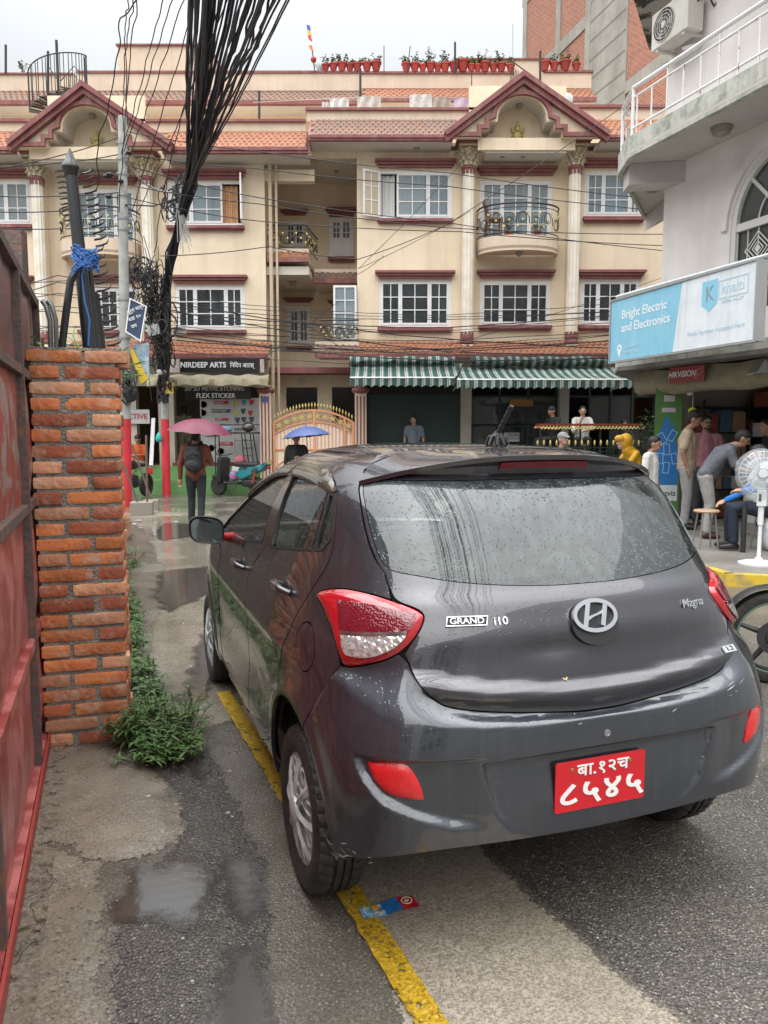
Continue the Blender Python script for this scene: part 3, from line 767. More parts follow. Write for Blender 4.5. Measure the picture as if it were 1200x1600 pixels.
obj('parapet_cap', MB().box(fx(564,YB),fx(798,YB),YB-.1,YB+.15,fz(117,YB),fz(113.5,YB)).box(fx(844,YB),fx(918,YB),YB-.1,YB+.15,fz(115,YB),fz(111.5,YB)).box(fx(725,26),fx(855,26),25.95,26.15,fz(94,26),fz(91.5,26)), m_maroonl, HR)
# ground floor: pent roof, openings
YL = 20.2
zl0, zl1 = fz(558,YL), fz(553,YL)
for a, b in ((495, 1040),):
 tile_strip(HR, fx(a,YL), fx(b,YL), zl1, fz(533,20.95), YL, 20.95, m_tile, 5)
 obj('fascia', MB().box(fx(a,YL),fx(b,YL),YL-.03,YL+.08,zl0-.02,zl1), m_maroonl, HR)
 obj('soffit', MB().box(fx(a,YL),fx(b,YL),YL+.08,21.0,zl0,zl0+.06), m_soffit, HR)
gf = MB(); sh = (fx(572),fx(722),.1,fz(600)); b1 = (fx(739),fx(879),.1,fz(600)); b2 = (fx(894),fx(1036),.1,fz(600))
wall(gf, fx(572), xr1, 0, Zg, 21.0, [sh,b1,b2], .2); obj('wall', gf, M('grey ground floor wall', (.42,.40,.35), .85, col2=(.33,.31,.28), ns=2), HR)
mb = MB()
for k in range(46):
 z = .1+k*.055
 if z+.05 > sh[3]: break
 mb.box(sh[0],sh[1],21.10,21.125,z,z+.047)
shut = obj('rolling_shutter', mb, M('dark green shutter', (.018,.042,.04), .45), HR)
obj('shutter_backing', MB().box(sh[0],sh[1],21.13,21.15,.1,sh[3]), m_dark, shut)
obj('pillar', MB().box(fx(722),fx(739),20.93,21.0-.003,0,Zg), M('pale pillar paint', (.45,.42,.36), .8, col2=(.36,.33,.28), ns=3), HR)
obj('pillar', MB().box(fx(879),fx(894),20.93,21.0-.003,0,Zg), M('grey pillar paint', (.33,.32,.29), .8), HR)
m_gfr = M('dark green shopfront frame', (.012,.035,.03), .5)
for b_, n in ((b1,3),(b2,4)):
 mb = MB()
 for k in range(n+1): x = b_[0]+(b_[1]-b_[0]-.06)*k/n; mb.box(x,x+.06,21.18,21.26,b_[2],b_[3])
 for z in (.1, 1.05, 1.75, 2.55): mb.box(b_[0],b_[1],21.20,21.25,z,z+.05)
 mb.box(b_[0],b_[1],21.21,21.24,.15,1.0)
 fr = obj('shopfront', mb, m_gfr, HR)
 for k in range(n):
  for z in ((1.1,1.75),(1.8,2.55)):
   if (k+int(z[0]*10)) % 3 == 0 and b_ is b2: continue
   pane_obj((b_[1]-b_[0])/n-.06, z[1]-z[0]-.01, m_glass, fr, (b_[0]+(b_[1]-b_[0]-.06)*(k+.5)/n+.03, 21.23, (z[0]+z[1])/2+.02))
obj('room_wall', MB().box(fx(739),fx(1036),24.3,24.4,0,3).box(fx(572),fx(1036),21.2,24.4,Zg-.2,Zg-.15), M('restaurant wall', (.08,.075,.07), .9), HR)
obj('notice_board', MB().box(fx(800,21.15),fx(837,21.15),21.12,21.16,fz(635,21.1),fz(624,21.1)), M('varnished board', (.30,.14,.03), .4), HR)

# ---------------------------------------------------------------- stair bay between the houses
xb0, xb1, YBk = fx(415), xr0, 23.6
HB_ = thing('stair_bay', 'recessed stairwell bay with small balconies and doors between the two cream houses', 'building', ((xb0+xb1)/2, 21, 0))
def Wb(px0, px1, py0, py1, Y=YBk): return (fx(px0,Y), fx(px1,Y), fz(py1,Y), fz(py0,Y))
d1 = Wb(445,478,345,400); d2 = Wb(515,552,341,400); d3 = Wb(448,484,480,538); d4 = Wb(517,552,480,538)
mb = MB(); wall(mb, xb0-.3, xb1+.3, Zg-.6, zT+.4, YBk, [d1,d2,d3,d4]); obj('wall', mb, m_cream, HB_)
window(HB_, *d1, YBk, (2,2), None, 3, m_glass, name='door', blank=.3); window(HB_, *d2, YBk, (2,2), None, 3, m_glass, name='door', blank=.45)
window(HB_, *d3, YBk, (2,2), None, 3, m_glass, name='door'); window(HB_, *d4, YBk, (2,2), None, 3, m_glass, name='door')
for d_, t_, s_ in ((d1,(329,337),None),(d2,(326,339),(402,410)),(d3,(466,473),(541,547)),(d4,(470,477),None)):
 hood(HB_, d_[0], d_[1], fz(t_[1],YBk), fz(t_[0],YBk), YBk)
 if s_: sill(HB_, d_[0], d_[1], fz(s_[1],YBk), fz(s_[0],YBk), YBk)
obj('interior_slab', MB().box(xb0-.3,xb1+.3,YBk+.2,YBk+2,zT+.3,zT+.4).box(xb0-.3,xb1+.3,YBk+2,YBk+2.1,0,zT+.4), m_inner, HB_)
obj('drainpipe', MB().tube([(fx(424),20.95,.2),(fx(424),20.95,zT-.1)], .05, 8).tube([(fx(433),20.98,.2),(fx(433),20.98,zT-.1)], .035, 8), M('cream pipe', (.55,.45,.33), .6), HB_)
# mid balconies (left one with scroll rail, right lower strip of tiles)
def ledge(px0, px1, pyt, pyb, Yf, Yb=YBk):
 zt, zb = fz(pyt,Yf), fz(pyb,Yf); x0, x1 = fx(px0,Yf), fx(px1,Yf)
 s = obj('balcony', MB().box(x0,x1,Yf+.12,Yb,zb,zb+.12).box(x0,x1,Yf+.12,Yf+.2,zb+.12,zt+.02), m_creamp, HB_)
 tile_strip(s, x0, x1, zb+.09, zt, Yf, Yf+.18, m_tile if pyt < 395 else m_tiled, 3); obj('balcony_edge', MB().box(x0,x1,Yf-.02,Yf+.10,zb-.02,zb+.075), m_maroonl, s); return s, zt
s1, z1_ = ledge(417, 482, 388, 408, 21.0)
scroll_rail(s1, [(fx(417),21.12),(fx(478),21.12),(fx(488),22.6)], z1_+.02, z1_+.62, 7)
s2, z2_ = ledge(490, 560, 420, 441, 21.9); obj('soffit', MB().box(xb0,fx(482),21.1,YBk,fz(428),fz(415)), m_soffit, s1)
s3, z3_ = ledge(490, 560, 534, 556, 20.25, 21.0)
scroll_rail(s3, [(fx(498,20.6),20.75),(fx(560,20.6),20.75)], z3_+.05, z3_+.62, 5)
open_sash(HB_, fx(557,20.9), 20.9, fz(532,20.9), fz(446,20.9), .62, R_(180), 2, 4, m_glassb, 'open_door')
obj('beam', MB().box(fx(480),xr0-.003,20.96,21.12,zT-.15,fz(205)), m_cream, HB_); obj('beam', MB().box(xb0,fx(492),21.05,21.3,fz(282),fz(264)).box(fx(486),xr0-.01,20.98,21.1,fz(247),zT+.02), m_cream, HB_)
for (a,b,c) in ((445,236,21.6),(463,281,22.8),(527,268,22.4)): ceiling_lamp(HB_, fx(a,c), c, zT+.02)
ceiling_lamp(HB_, fx(457,22), 22, fz(428)-.0)
obj('soffit', MB().box(xb0-.3,xr0,21.0,YBk,zT+.02,zT+.1), m_soffit, HB_)
mb = MB(); wall(mb, xb0-.2, xr0+.02, 0, fz(585,22), 22.0, [(fx(444,22),fx(494,22),fz(640,22),fz(605,22)),(fx(517,22),fx(560,22),fz(660,22),fz(605,22))]); obj('wall', mb, m_cream, HB_)
obj('maroon_beam', MB().box(xb0-.2,xr0,21.3,22.0,fz(583,21.3),fz(574,21.3)), m_maroon, HB_)
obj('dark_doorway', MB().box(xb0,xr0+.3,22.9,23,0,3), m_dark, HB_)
obj('wall_plaque', MB().lathe([(.0001,0),(.14,.0),(.11,.03),(.0001,.05)], 5, (0,0,0), 'y').xf(Matrix.Translation((fx(470,22),21.95,fz(597,22)))), m_soffit, HB_)

# ---------------------------------------------------------------- left-hand house
HL = thing('townhouse', 'cream townhouse on the left behind the tangled power poles, sign shop on its ground floor', 'house', (fx(200), 21, 0))
xl0, xl1 = fx(-90), fx(415)
a1 = W_(-60,52,281,350); a3 = W_(265,381,283,352); c1 = W_(-60,48,447,517); c3 = W_(272,381,446,515); bdoor = W_(118,212,292,385); c2 = W_(118,212,447,515)
mb = MB()
wall(mb, xl0, fx(76), Zg, zT, 21.0, [a1,c1]); wall(mb, fx(222), xl1, Zg, zT, 21.0, [a3,c3]); wall(mb, fx(76), fx(222), Zg, zT+.4, 21.15, [bdoor,c2])
for xx in (76,222): mb.quad((fx(xx),21,Zg),(fx(xx),21.15,Zg),(fx(xx),21.15,zT),(fx(xx),21,zT))
mb.quad((xl1,21,0),(xl1,24,0),(xl1,24,zT),(xl1,21,zT)); mb.quad((xl0,21,0),(xl0,27,0),(xl0,27,zT),(xl0,21,zT)); mb.quad((xl0,27,0),(xl1,27,0),(xl1,27,zT),(xl0,27,zT))
obj('wall', mb, m_cream, HL)
obj('floor_slab', MB().box(xl0+.01,xl1-.01,21.2,26.9,fz(385),fz(380)).box(xl0+.01,xl1-.01,21.2,26.9,zT+.01,zT+.15).box(xl0+.01,xl1-.01,23.2,23.3,Zg,zT), m_inner, HL)
window(HL, *a1, 21.0, (2,2,2), (1,1,1), 3, m_glassb, [(.05,.6,m_curt),(.6,.95,m_curto)])
window(HL, *a3, 21.0, (2,2,2), (.85,1.3,.75), 3, m_glassb, [(.05,.55,m_curt),(.62,.92,m_curto)], open_leaf=(2,))
open_sash(HL, a3[1]-.03, 20.95, a3[2]+.03, a3[3]+.06, .45, R_(-82), glass=m_glassb)
window(HL, *c1, 21.0, (2,2,2), (1,1,1), 3, m_glass, []); window(HL, *c3, 21.0, (2,2,2), (.8,1.4,.75), 3, m_glass, [(.05,.14,m_curto),(.3,.6,m_curt)])
window(HL, *bdoor, 21.15, (2,2,2), (1,1,1), 4, m_glassb, [(.1,.5,m_curt)], name='balcony_door'); window(HL, *c2, 21.15, (2,2,2), (1,1,1), 3, m_glass, [(.28,.7,m_curtr),(.05,.25,m_curtr)])
for h, Yh, top, bot in ((a1,21,(267,279),(352,360)),(a3,21,(267,281),(354,361)),(bdoor,21.15,(277,289),None),(c1,21,(432,443),(518,525)),(c2,21.15,(431,442),(516,524)),(c3,21,(431,443),(516,524))):
 hood(HL, h[0], h[1], fz(top[1],Yh), fz(top[0],Yh), Yh)
 if bot: sill(HL, h[0], h[1], fz(bot[1],Yh), fz(bot[0],Yh), Yh)
zL0, zL1 = fz(238,20.2), fz(230,20.2)
for a, b in ((-90,32),(258,482)):
 eave(HL, fx(a,20.2), fx(b,20.2), 230, 239, 250); tile_strip(HL, fx(a,20.2), fx(b,20.2)-.05, zL1, fz(205,20.95), 20.2, 20.95, m_tile, 6)
obj('soffit', MB().box(fx(82),fx(205),20.36,21.13,fz(250,20.3)-.02,fz(250,20.3)+.03), m_soffit, HL); obj('beam', MB().box(fx(71),fx(217),20.31,20.355,fz(248,20.3),fz(229,20.3)), m_cream, HL)
obj('soffit', MB().box(xl1-.3,fx(482),20.32,21.1,zL0-.02,zL0+.03), m_soffit, HL)
obj('parapet', MB().box(xl0,fx(60),20.95,21.1,fz(205,20.95),fz(190,20.95)).box(fx(225),fx(480),20.95,21.1,fz(207,20.95),fz(190,20.95)), m_creamp, HL)
obj('parapet_cap', MB().box(xl0,fx(70),20.88,21.15,fz(190,20.9),fz(185,20.9)).box(fx(215),fx(480),20.88,21.15,fz(190,20.9),fz(186,20.9)), m_maroonl, HL)
pL = pediment(HL, 143)
pL.matrix_parent_inverse = Matrix.Translation((0,0,-.24)) @ pL.matrix_parent_inverse
for px in (62, 232): column(HL, fx(px,20.75), 20.78, fz(540,20.78), fz(238,20.78))
balcony(HL, 150, 370, 396, 60)
# upper terrace
mb = MB(); wall(mb, xl0, fx(482,YB), fz(236,YB), fz(163,YB-.7), YB, []); obj('terrace_wall', mb, m_cream, HL)
obj('roof_deck', MB().box(xl0,fx(482),21.1,27,zT+.16,zT+.24), m_creamp, HL)
obj('soffit', MB().box(xl0,fx(566,Yt),Yt+.1,YB,fz(163,Yt)-.02,fz(163,Yt)+.05), m_soffit, HL)
obj('fascia', MB().box(xl0,fx(566,Yt),Yt-.02,Yt+.1,fz(163,Yt),fz(157,Yt)), m_maroonl, HL)
tile_strip(HL, xl0, fx(566,Yt), fz(157,Yt), fz(142,YB), Yt, YB, m_tiled, 5, .17)
obj('parapet', MB().box(xl0,fx(127,YB),YB-.05,YB+.1,fz(143,YB),fz(118,YB)).box(fx(133,YB),fx(566,YB),YB-.06,YB+.1,fz(143,YB),fz(116,YB)), m_creamp, HL)
obj('parapet_cap', MB().box(xl0,fx(127,YB),YB-.1,YB+.15,fz(118,YB),fz(115.5,YB)).box(fx(133,YB),fx(566,YB),YB-.1,YB+.15,fz(116,YB),fz(112.5,YB)), m_maroonl, HL)
tw = obj('stair_tower', MB().box(fx(195,27),fx(335,27),27,29.5,fz(130,27),fz(72,27)), m_creamp, HL)
obj('parapet_cap', MB().box(fx(193,27),fx(337,27),26.93,29.6,fz(72,27),fz(69.5,27)), m_maroonl, tw)
# rafter-tail brackets below the upper soffit
mb = MB()
for px in range(8, 560, 17): mb.box(fx(px,YB-.4)-.02,fx(px,YB-.4)+.02,YB-.42,YB-.36,fz(165,YB-.4)-.09,fz(163,YB-.4))
obj('soffit_hooks', mb, M('bracket', (.3,.26,.2), .8), HL)
# ground floor
tile_strip(HL, fx(90,YL), fx(416,YL), zl1, fz(533,20.95), YL, 20.95, m_tile, 5); obj('fascia', MB().box(fx(90,YL),fx(416,YL),YL-.03,YL+.08,zl0-.02,zl1), m_maroonl, HL)
obj('soffit', MB().box(fx(90,YL),fx(416,YL),YL+.08,21.0,zl0,zl0+.06), m_soffit, HL)
zs_ = fz(728,20.9)
mb = MB(); shopL = (fx(265),fx(402),zs_,fz(603)); shopM = (fx(205),fx(240),zs_,fz(603))
wall(mb, xl0, xl1, 0, Zg, 21.0, [shopL,shopM], .25); obj('wall', mb, M('shop wall paint', (.50,.46,.38), .85, col2=(.4,.36,.3), ns=2), HL)
obj('shop_interior', MB().box(fx(200),fx(405),23.9,24,0,3).box(fx(200),fx(405),21.2,24,Zg-.25,Zg-.2).box(fx(200),fx(405),21.26,24,zs_-.05,zs_-.003), m_inner, HL)
for k, (h0, h1, y0) in enumerate(((0,.36,19.95),(.36,zs_,20.4))):
 struct('step', MB().box(fx(205),fx(478),y0,21.0 if k else 20.397,h0,h1), M('green step paint', (.085,.24,.06), .6, col2=(.14,.28,.11), ns=4, streak=((.2,.22,.12),.5,3)))
obj('shop_threshold', MB().box(fx(262),fx(404),20.9,21.25,zs_+.003,zs_+.09), M('red brown tile', (.16,.05,.04), .4), HL)

# ================================================= RIGHT-HAND CORNER BUILDING (own axes: x towards the camera along its wall, -y to the street)
C0 = (4.68, 13.3, 0); RB_ROT = math.atan2(-.944, .33)
RB = thing('corner_building', 'pale grey corner building on the right with jutting balconies over the electric shop', 'building', C0, RB_ROT)
r_wall = M('pale lilac grey render', (.78,.735,.725), .85, col2=(.66,.62,.61), ns=1.2, streak=((.40,.37,.35), .25, 2), bump=.05, bs=50)
r_slab = M('mossy slab edge', (.50,.50,.46), .85, col2=(.27,.31,.24), ns=5, nlo=.45, nhi=.65, streak=((.13,.13,.11), .6, 6), bump=.15, bs=20)
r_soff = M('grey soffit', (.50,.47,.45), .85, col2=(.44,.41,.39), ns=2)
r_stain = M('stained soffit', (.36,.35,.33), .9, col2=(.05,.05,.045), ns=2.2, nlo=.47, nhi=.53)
r_rail = M('chipped white railing paint', (.72,.72,.72), .5, col2=(.36,.20,.12), ns=6, nlo=.62, nhi=.70)
RBX = 7.5
def lobj(name, mb, mat, par=RB, **k): return obj(name, mb, mat, par, world=False, **k)
# walls with the arched window opening
def arch_poly(x0, x1, z0, zs, n=16):
 r = (x1-x0)/2; cx = (x0+x1)/2
 return [(x0,z0),(x1,z0)] + [(cx+r*math.cos(math.pi*k/n), zs+r*1.05*math.sin(math.pi*k/n)) for k in range(n+1)]
aw = (1.52, 3.42, 3.35, 4.62)
lobj('wall', MB().prism([(0,2.6),(RBX,2.6),(RBX,12.5),(0,12.5)], 0, .2, 'xz', [arch_poly(aw[0],aw[1],aw[2],aw[3])[::-1], [(4.0,6.2),(4.0,8.5),(2.55,8.5),(2.55,6.2)]]), r_wall)
lobj('wall', MB().box(0,.2,.2,7,0,12.5).box(RBX-.2,RBX,.2,7,0,12.5).box(.2,RBX-.2,6.8,7,0,12.5), r_wall)
lobj('interior_floor', MB().box(.2,RBX-.2,.2,6.8,2.62,2.75).box(.2,RBX-.2,.2,6.8,6.0,6.2).box(.2,RBX-.2,.2,6.8,9.1,9.3).box(.2,RBX-.2,2.0,2.1,2.75,9.1), m_inner)
out1 = [(RBX,-1.02),(.384,-1.02),(-.345,-.684),(-2.45,1.47),(-2.45,3.2),(0,3.2),(0,0),(RBX,0)]
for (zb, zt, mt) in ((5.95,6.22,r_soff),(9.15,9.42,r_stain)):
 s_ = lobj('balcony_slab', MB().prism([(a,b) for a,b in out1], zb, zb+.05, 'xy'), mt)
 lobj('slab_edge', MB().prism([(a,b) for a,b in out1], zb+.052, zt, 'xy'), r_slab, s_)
lobj('drip_edge', MB().prism([(RBX,-1.02),(.384,-1.02),(-.345,-.684),(-2.45,1.47),(-2.40,1.50),(-.30,-.62),(.384,-.93),(RBX,-.93)], 5.90, 5.948, 'xy'), r_slab)
lobj('beam', MB().prism([(-.30,-.60),(.05,-.75),(.5,0),(0.0,0)], 5.62, 5.945, 'xy').prism([(-2.3,1.4),(-2.1,1.35),(0,.6),(0,.9)], 5.62, 5.945, 'xy'), r_soff)
for (x, y, z) in ((1.75,-.45,5.95),(-.75,.35,5.95)):
 lobj('ceiling_lamp', MB().lathe([(.15,0),(.15,-.04),(.14,-.055)], 20, (x,y,z)).lathe([(.135,-.055),(.12,-.10),(.06,-.125),(.001,-.13)], 20, (x,y,z)), m_lampg, sm=40)
# upper railing
rail = lobj('balcony_railing', MB().tube([(RBX,-.97,6.95),(.40,-.97,6.95),(-.31,-.64,6.95),(-.5,-.40,6.95)], .032, 8), r_rail)
mb = MB().tube([(RBX,-.97,6.80),(.40,-.97,6.80),(-.31,-.64,6.80)], .018, 6).tube([(RBX,-.97,6.34),(.40,-.97,6.34),(-.31,-.64,6.34),(-2.4,1.5,6.34)], .018, 6).tube([(-.31,-.64,6.80),(-2.4,1.5,6.80)], .018, 6)
lobj('cross_rail', mb, r_rail, rail)
xs = [RBX-.1-.345*k for k in range(22)]
for i, x in enumerate(xs):
 if x < .42: break
 big = abs(x-3.1) < .17
 lobj('baluster', MB().tube([(x,-.97,6.22),(x,-.97,6.95 if i % 3 == 0 else 6.80)], .030 if big else .014, 6), r_rail, rail)
for (x, y) in ((.40,-.97),(-.31,-.64)): lobj('post', MB().tube([(x,y,6.0),(x,y,6.96)], .028, 8), r_rail, rail)
for k in range(1, 8): t = k/8; lobj('baluster', MB().tube([(-.31-2.09*t,-.64+2.14*t,6.22),(-.31-2.09*t,-.64+2.14*t,6.80)], .014, 6), r_rail, rail)
lobj('pipe', MB().tube([(-.2,-.5,6.42),(1.6,-.2,6.46)], .03, 8), r_rail)
# arched window
awp = arch_poly(aw[0]+.06, aw[1]-.06, aw[2]+.05, aw[3]); m_aw = M('white arch window paint', (.62,.61,.60), .6)
frm = MB(); trim(frm, arch_poly(aw[0]+.04,aw[1]-.04,aw[2],aw[3]), .045, .02, .12, 'xz', True); wobj = lobj('arched_window', frm, m_aw)
mb = MB(); trim(mb, arch_poly(aw[0]-.11,aw[1]+.11,aw[2],aw[3])[1:], .06, -.045, -.004, 'xz'); lobj('arch_surround', mb, r_wall, wobj)
cx_ = (aw[0]+aw[1])/2; r_ = (aw[1]-aw[0])/2
mb = MB().box(aw[0]+.05,aw[1]-.05,.03,.11,aw[3]-.06,aw[3]+.05).box(cx_-.04,cx_+.04,.03,.11,aw[2],aw[3]-.06)
for t in (45,90,135): a, b = math.cos(R_(t)), math.sin(R_(t)); mb.tube([(cx_+.02*a,.06,aw[3]+.02*b),(cx_+(r_-.05)*a,.06,aw[3]+(r_-.03)*b)], .028, 6)
mb.tube([(cx_+r_*.5*math.cos(math.pi*k/16),.06,aw[3]+r_*.5*math.sin(math.pi*k/16)) for k in range(17)], .012, 5)
lobj('mullion', mb, m_aw, wobj)
lobj('pane', MB().prism(awp, .085, .092, 'xz'), M('dim glass', (.06,.065,.06), .12, spec=.6), wobj)
grl = MB()
for hx in (0,1):
 xa = aw[0]+.1+hx*(r_-.02); xb = xa+r_-.16
 for k in range(5): x = xa+(xb-xa)*k/4; grl.box(x-.006,x+.006,.05,.062,aw[2]+.06,aw[3]-.08)
 for zc in (4.25,3.75):
  xm = (xa+xb)/2
  for rr in (.10,.17,.24): trim(grl, [(xm-rr,zc),(xm,zc+rr),(xm+rr,zc),(xm,zc-rr)], .007, .045, .055, 'xz', True)
  grl.prism([(xm-.06,zc),(xm,zc+.06),(xm+.06,zc),(xm,zc-.06)], .043, .05, 'xz')
lobj('window_grille', grl, m_aw, wobj)
lobj('curtain', curtain_mesh(aw[0]+.05,aw[1]-.05,aw[2],aw[3]+.8,.17), M('brown net curtain', (.30,.27,.22), .9), wobj)
# upper balcony door
dr0 = lobj('balcony_door', MB().box(2.58,2.68,.03,.12,6.22,8.48).box(3.87,3.97,.03,.12,6.22,8.48).box(3.22,3.32,.03,.12,6.22,8.4).box(2.68,3.87,.03,.12,8.4,8.48), m_white)
for xa, xb in ((2.70,3.20),(3.34,3.85)):
 lobj('pane', MB().box(xa,xb,.07,.076,6.3,8.38), m_glass, dr0)
 g = MB()
 for k in range(1,5): g.box(xa+(xb-xa)*k/5-.006,xa+(xb-xa)*k/5+.006,.045,.055,6.3,8.38)
 lobj('door_grille', g, m_white, dr0)
# first-floor balcony slab behind the sign
out2 = [(RBX,-.86),(.05,-.86),(-.62,-.42),(-1.9,.9),(-1.9,2.6),(0,2.6),(0,0),(RBX,0)]
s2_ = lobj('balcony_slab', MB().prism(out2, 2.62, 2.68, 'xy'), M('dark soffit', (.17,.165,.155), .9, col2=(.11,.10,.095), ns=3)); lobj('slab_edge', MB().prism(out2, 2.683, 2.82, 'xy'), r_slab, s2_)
mb = MB().tube([(.15,-.98,3.80),(4.6,-.93,3.84),(RBX,-.93,3.84)], .030, 8)
rl2 = lobj('handrail', mb, M('chipped turquoise grey rail', (.55,.60,.60), .5, col2=(.25,.45,.47), ns=5, nlo=.55, nhi=.65))
for x in (.17, 1.9, 3.6, 5.4): lobj('post', MB().tube([(x,-.95,2.8),(x,-.95,3.82)], .022, 8), r_rail, rl2)
# brackets/plants clutter on that balcony
lobj('black_sack', MB().ball((2.75,-.55,3.72), .16, 14, 8, (1.5,.8,.7)).ball((2.5,-.6,3.66), .12, 12, 8), M('black plastic', (.015,.015,.016), .35, bump=.8, bs=30))
# shop front: pillar, lintel, side, shelves
lobj('shop_pillar', MB().box(.0,.38,-.02,.35,0,2.62), M('cream shop pillar', (.45,.42,.36), .8))
lobj('shop_lintel', MB().box(.38,RBX,.05,.3,2.30,2.62), M('shutter box', (.24,.22,.18), .6, col2=(.18,.165,.14), ns=5))
lobj('shop_floor', MB().box(.2,RBX-.2,.0,4.4,.0,.14), M('shop floor', (.30,.27,.24), .4))
lobj('shop_wall', MB().box(.2,RBX-.2,3.4,3.5,.14,2.6).box(.2,.3,.35,3.4,.14,2.6).box(5.6,5.7,.35,3.4,.14,2.6), M('shop wall', (.40,.38,.35), .9))

# the sign board in front of the first-floor balcony
def on_line(px, py, pts=None): pass
SG_A, SG_B = Vector((3.59,12.4,0)), Vector((4.46,9.4,0))
sg_d = (SG_B-SG_A).normalized(); sg_n = Vector((sg_d.y,-sg_d.x,0))
if sg_n.x > 0: sg_n = -sg_n
SGN = thing('shop_sign', 'long faded blue and white sign board of the electric shop on the first-floor balcony', 'sign', tuple((SG_A+SG_B)/2+Vector((0,0,2.7))), math.atan2(sg_d.y, sg_d.x))
LW = (SG_B-SG_A).length; z0s, z1s = 0.0, .96
m_sblue = M('faded blue sign vinyl', (.20,.50,.68), .45, col2=(.27,.56,.71), ns=3, streak=((.40,.58,.66), .6, 10)); m_swhite = M('faded white sign vinyl', (.76,.80,.83), .45, col2=(.66,.72,.77), ns=4, streak=((.40,.45,.47), .5, 12))
m_sfr = M('sign frame steel', (.42,.43,.44), .45, metal=.5, streak=((.25,.24,.22),.5,5))
# local: x along the sign (far end -LW/2 .. near end LW/2), -y towards the street
lobj('sign_box', MB().box(-LW/2,LW/2,.0,.14,0,.96), m_sfr, SGN)
spl = -LW/2+LW*.535
lobj('blue_panel', MB().prism([(-LW/2+.02,.02),(spl-.10,.02),(spl+.06,.94),(-LW/2+.02,.94)], -.006, -.001, 'xz'), m_sblue, SGN)
lobj('white_panel', MB().prism([(spl-.098,.02),(LW/2-.03,.02),(LW/2-.03,.94),(spl+.062,.94)], -.006, -.001, 'xz'), m_swhite, SGN)
mb = MB(); trim(mb, [(-LW/2,.0),(LW/2,0),(LW/2,.96),(-LW/2,.96)], .014, -.02, .0, 'xz', True); lobj('frame', mb, m_sfr, SGN)
TX = Euler((math.pi/2,0,0)).to_matrix(); m_sw2 = M('white sign lettering', (.75,.80,.84), .5); m_sb2 = M('sky blue print', (.25,.55,.72), .5); m_sb3 = M('faint blue print', (.45,.62,.72), .5)
def st(s_, size, x, z, mat, **k): return text(s_, size, (x,-.008,z), TX, mat, SGN, 'lettering', .001, world=False, **k)
st('Bright Electric', .185, -LW/2+.86, .70, m_sw2, bold=.012, sx=1.05); st('and Electronics', .185, -LW/2+.90, .50, m_sw2, bold=.012, sx=1.05)
st('Buddhanagar', .072, -LW/2+.60, .20, m_sb3); st('9841171250', .072, -LW/2+.60, .12, m_sb3)
mb = MB(); px_ = -LW/2+.27; mb.prism([(px_+.062*math.cos(t), .20+.062*math.sin(t)) for t in [R_(-35+250*k/18) for k in range(19)]]+[(px_,.06)], -.009, -.007, 'xz', [[(px_+.024*math.cos(-2*math.pi*k/12), .205+.024*math.sin(-2*math.pi*k/12)) for k in range(12)]]); lobj('map_pin_mark', mb, m_sw2, SGN)
kx = -LW/2+LW*.735
lobj('shield_mark', MB().prism([(kx-.15,.86),(kx+.15,.86),(kx+.15,.56),(kx,.46),(kx-.15,.56)], -.009, -.007, 'xz'), m_sb2, SGN); st('K', .27, kx, .68, m_sw2, bold=.02)
mb = MB(); trim(mb, [(kx+.17,.60),(kx+.68,.60),(kx+.68,.82),(kx+.17,.82)], .008, -.009, -.007, 'xz', True); lobj('logo_outline', mb, m_sb3, SGN); st('khalti', .19, kx+.42, .71, m_sb3)
st('Khalti Payment Accepted Here', .085, kx+.12, .22, m_sb3); st('DIGITAL WALLET', .05, kx+.42, .55, m_sb3)

# khaki canvas roll under the sign, red camera-brand board on it
cv = M('khaki canvas', (.27,.245,.17), .85, col2=(.20,.18,.12), ns=5, bump=.4, bs=8)
CV = thing('canvas_roll', 'rolled khaki canvas blind hanging above the electric shop opening', 'awning', C0, RB_ROT)
prof = [(-.46,2.60),(-.52,2.42),(-.50,2.30),(-.40,2.22),(-.28,2.24),(-.2,2.34),(-.1,2.6)]
mb = MB(); N_ = 30
for i in range(N_+1):
 x = .02+5.6*i/N_
 for j, (y, z) in enumerate(prof): mb.v.append((x, y+.02*math.sin(i*1.3+j), z+.018*math.sin(i*.9+j*2)))
for i in range(N_):
 for j in range(len(prof)-1): a = i*7+j; mb.f.append((a,a+7,a+8,a+1))
mb.f.append(tuple(range(7))[::-1]); lobj('canvas', mb, cv, CV, sm=60)
HK = thing('camera_sign', 'small dark red board with white lettering fixed on the khaki canvas above the shop', 'sign', C0, RB_ROT)
lobj('board', MB().box(1.02,1.78,-.60,-.585,2.36,2.60), M('dark red board', (.28,.03,.035), .45, col2=(.22,.03,.03), ns=6), HK)
text('HIKVISION', .125, (1.30,-.603,2.485), TX, m_sw2, HK, 'lettering', .001, bold=.01, shear=.25, world=False)
mb = MB(); 
for r in (.05,.025): trim(mb, [(1.60+r*math.cos(2*math.pi*k/16), 2.46+r*math.sin(2*math.pi*k/16)) for k in range(16)], .004, -.604, -.601, 'xz', True)
trim(mb, [(1.60,2.51),(1.74,2.57),(1.75,2.50),(1.64,2.44)], .004, -.604, -.601, 'xz'); lobj('camera_mark', mb, M('pale red print', (.5,.2,.2), .5), HK)
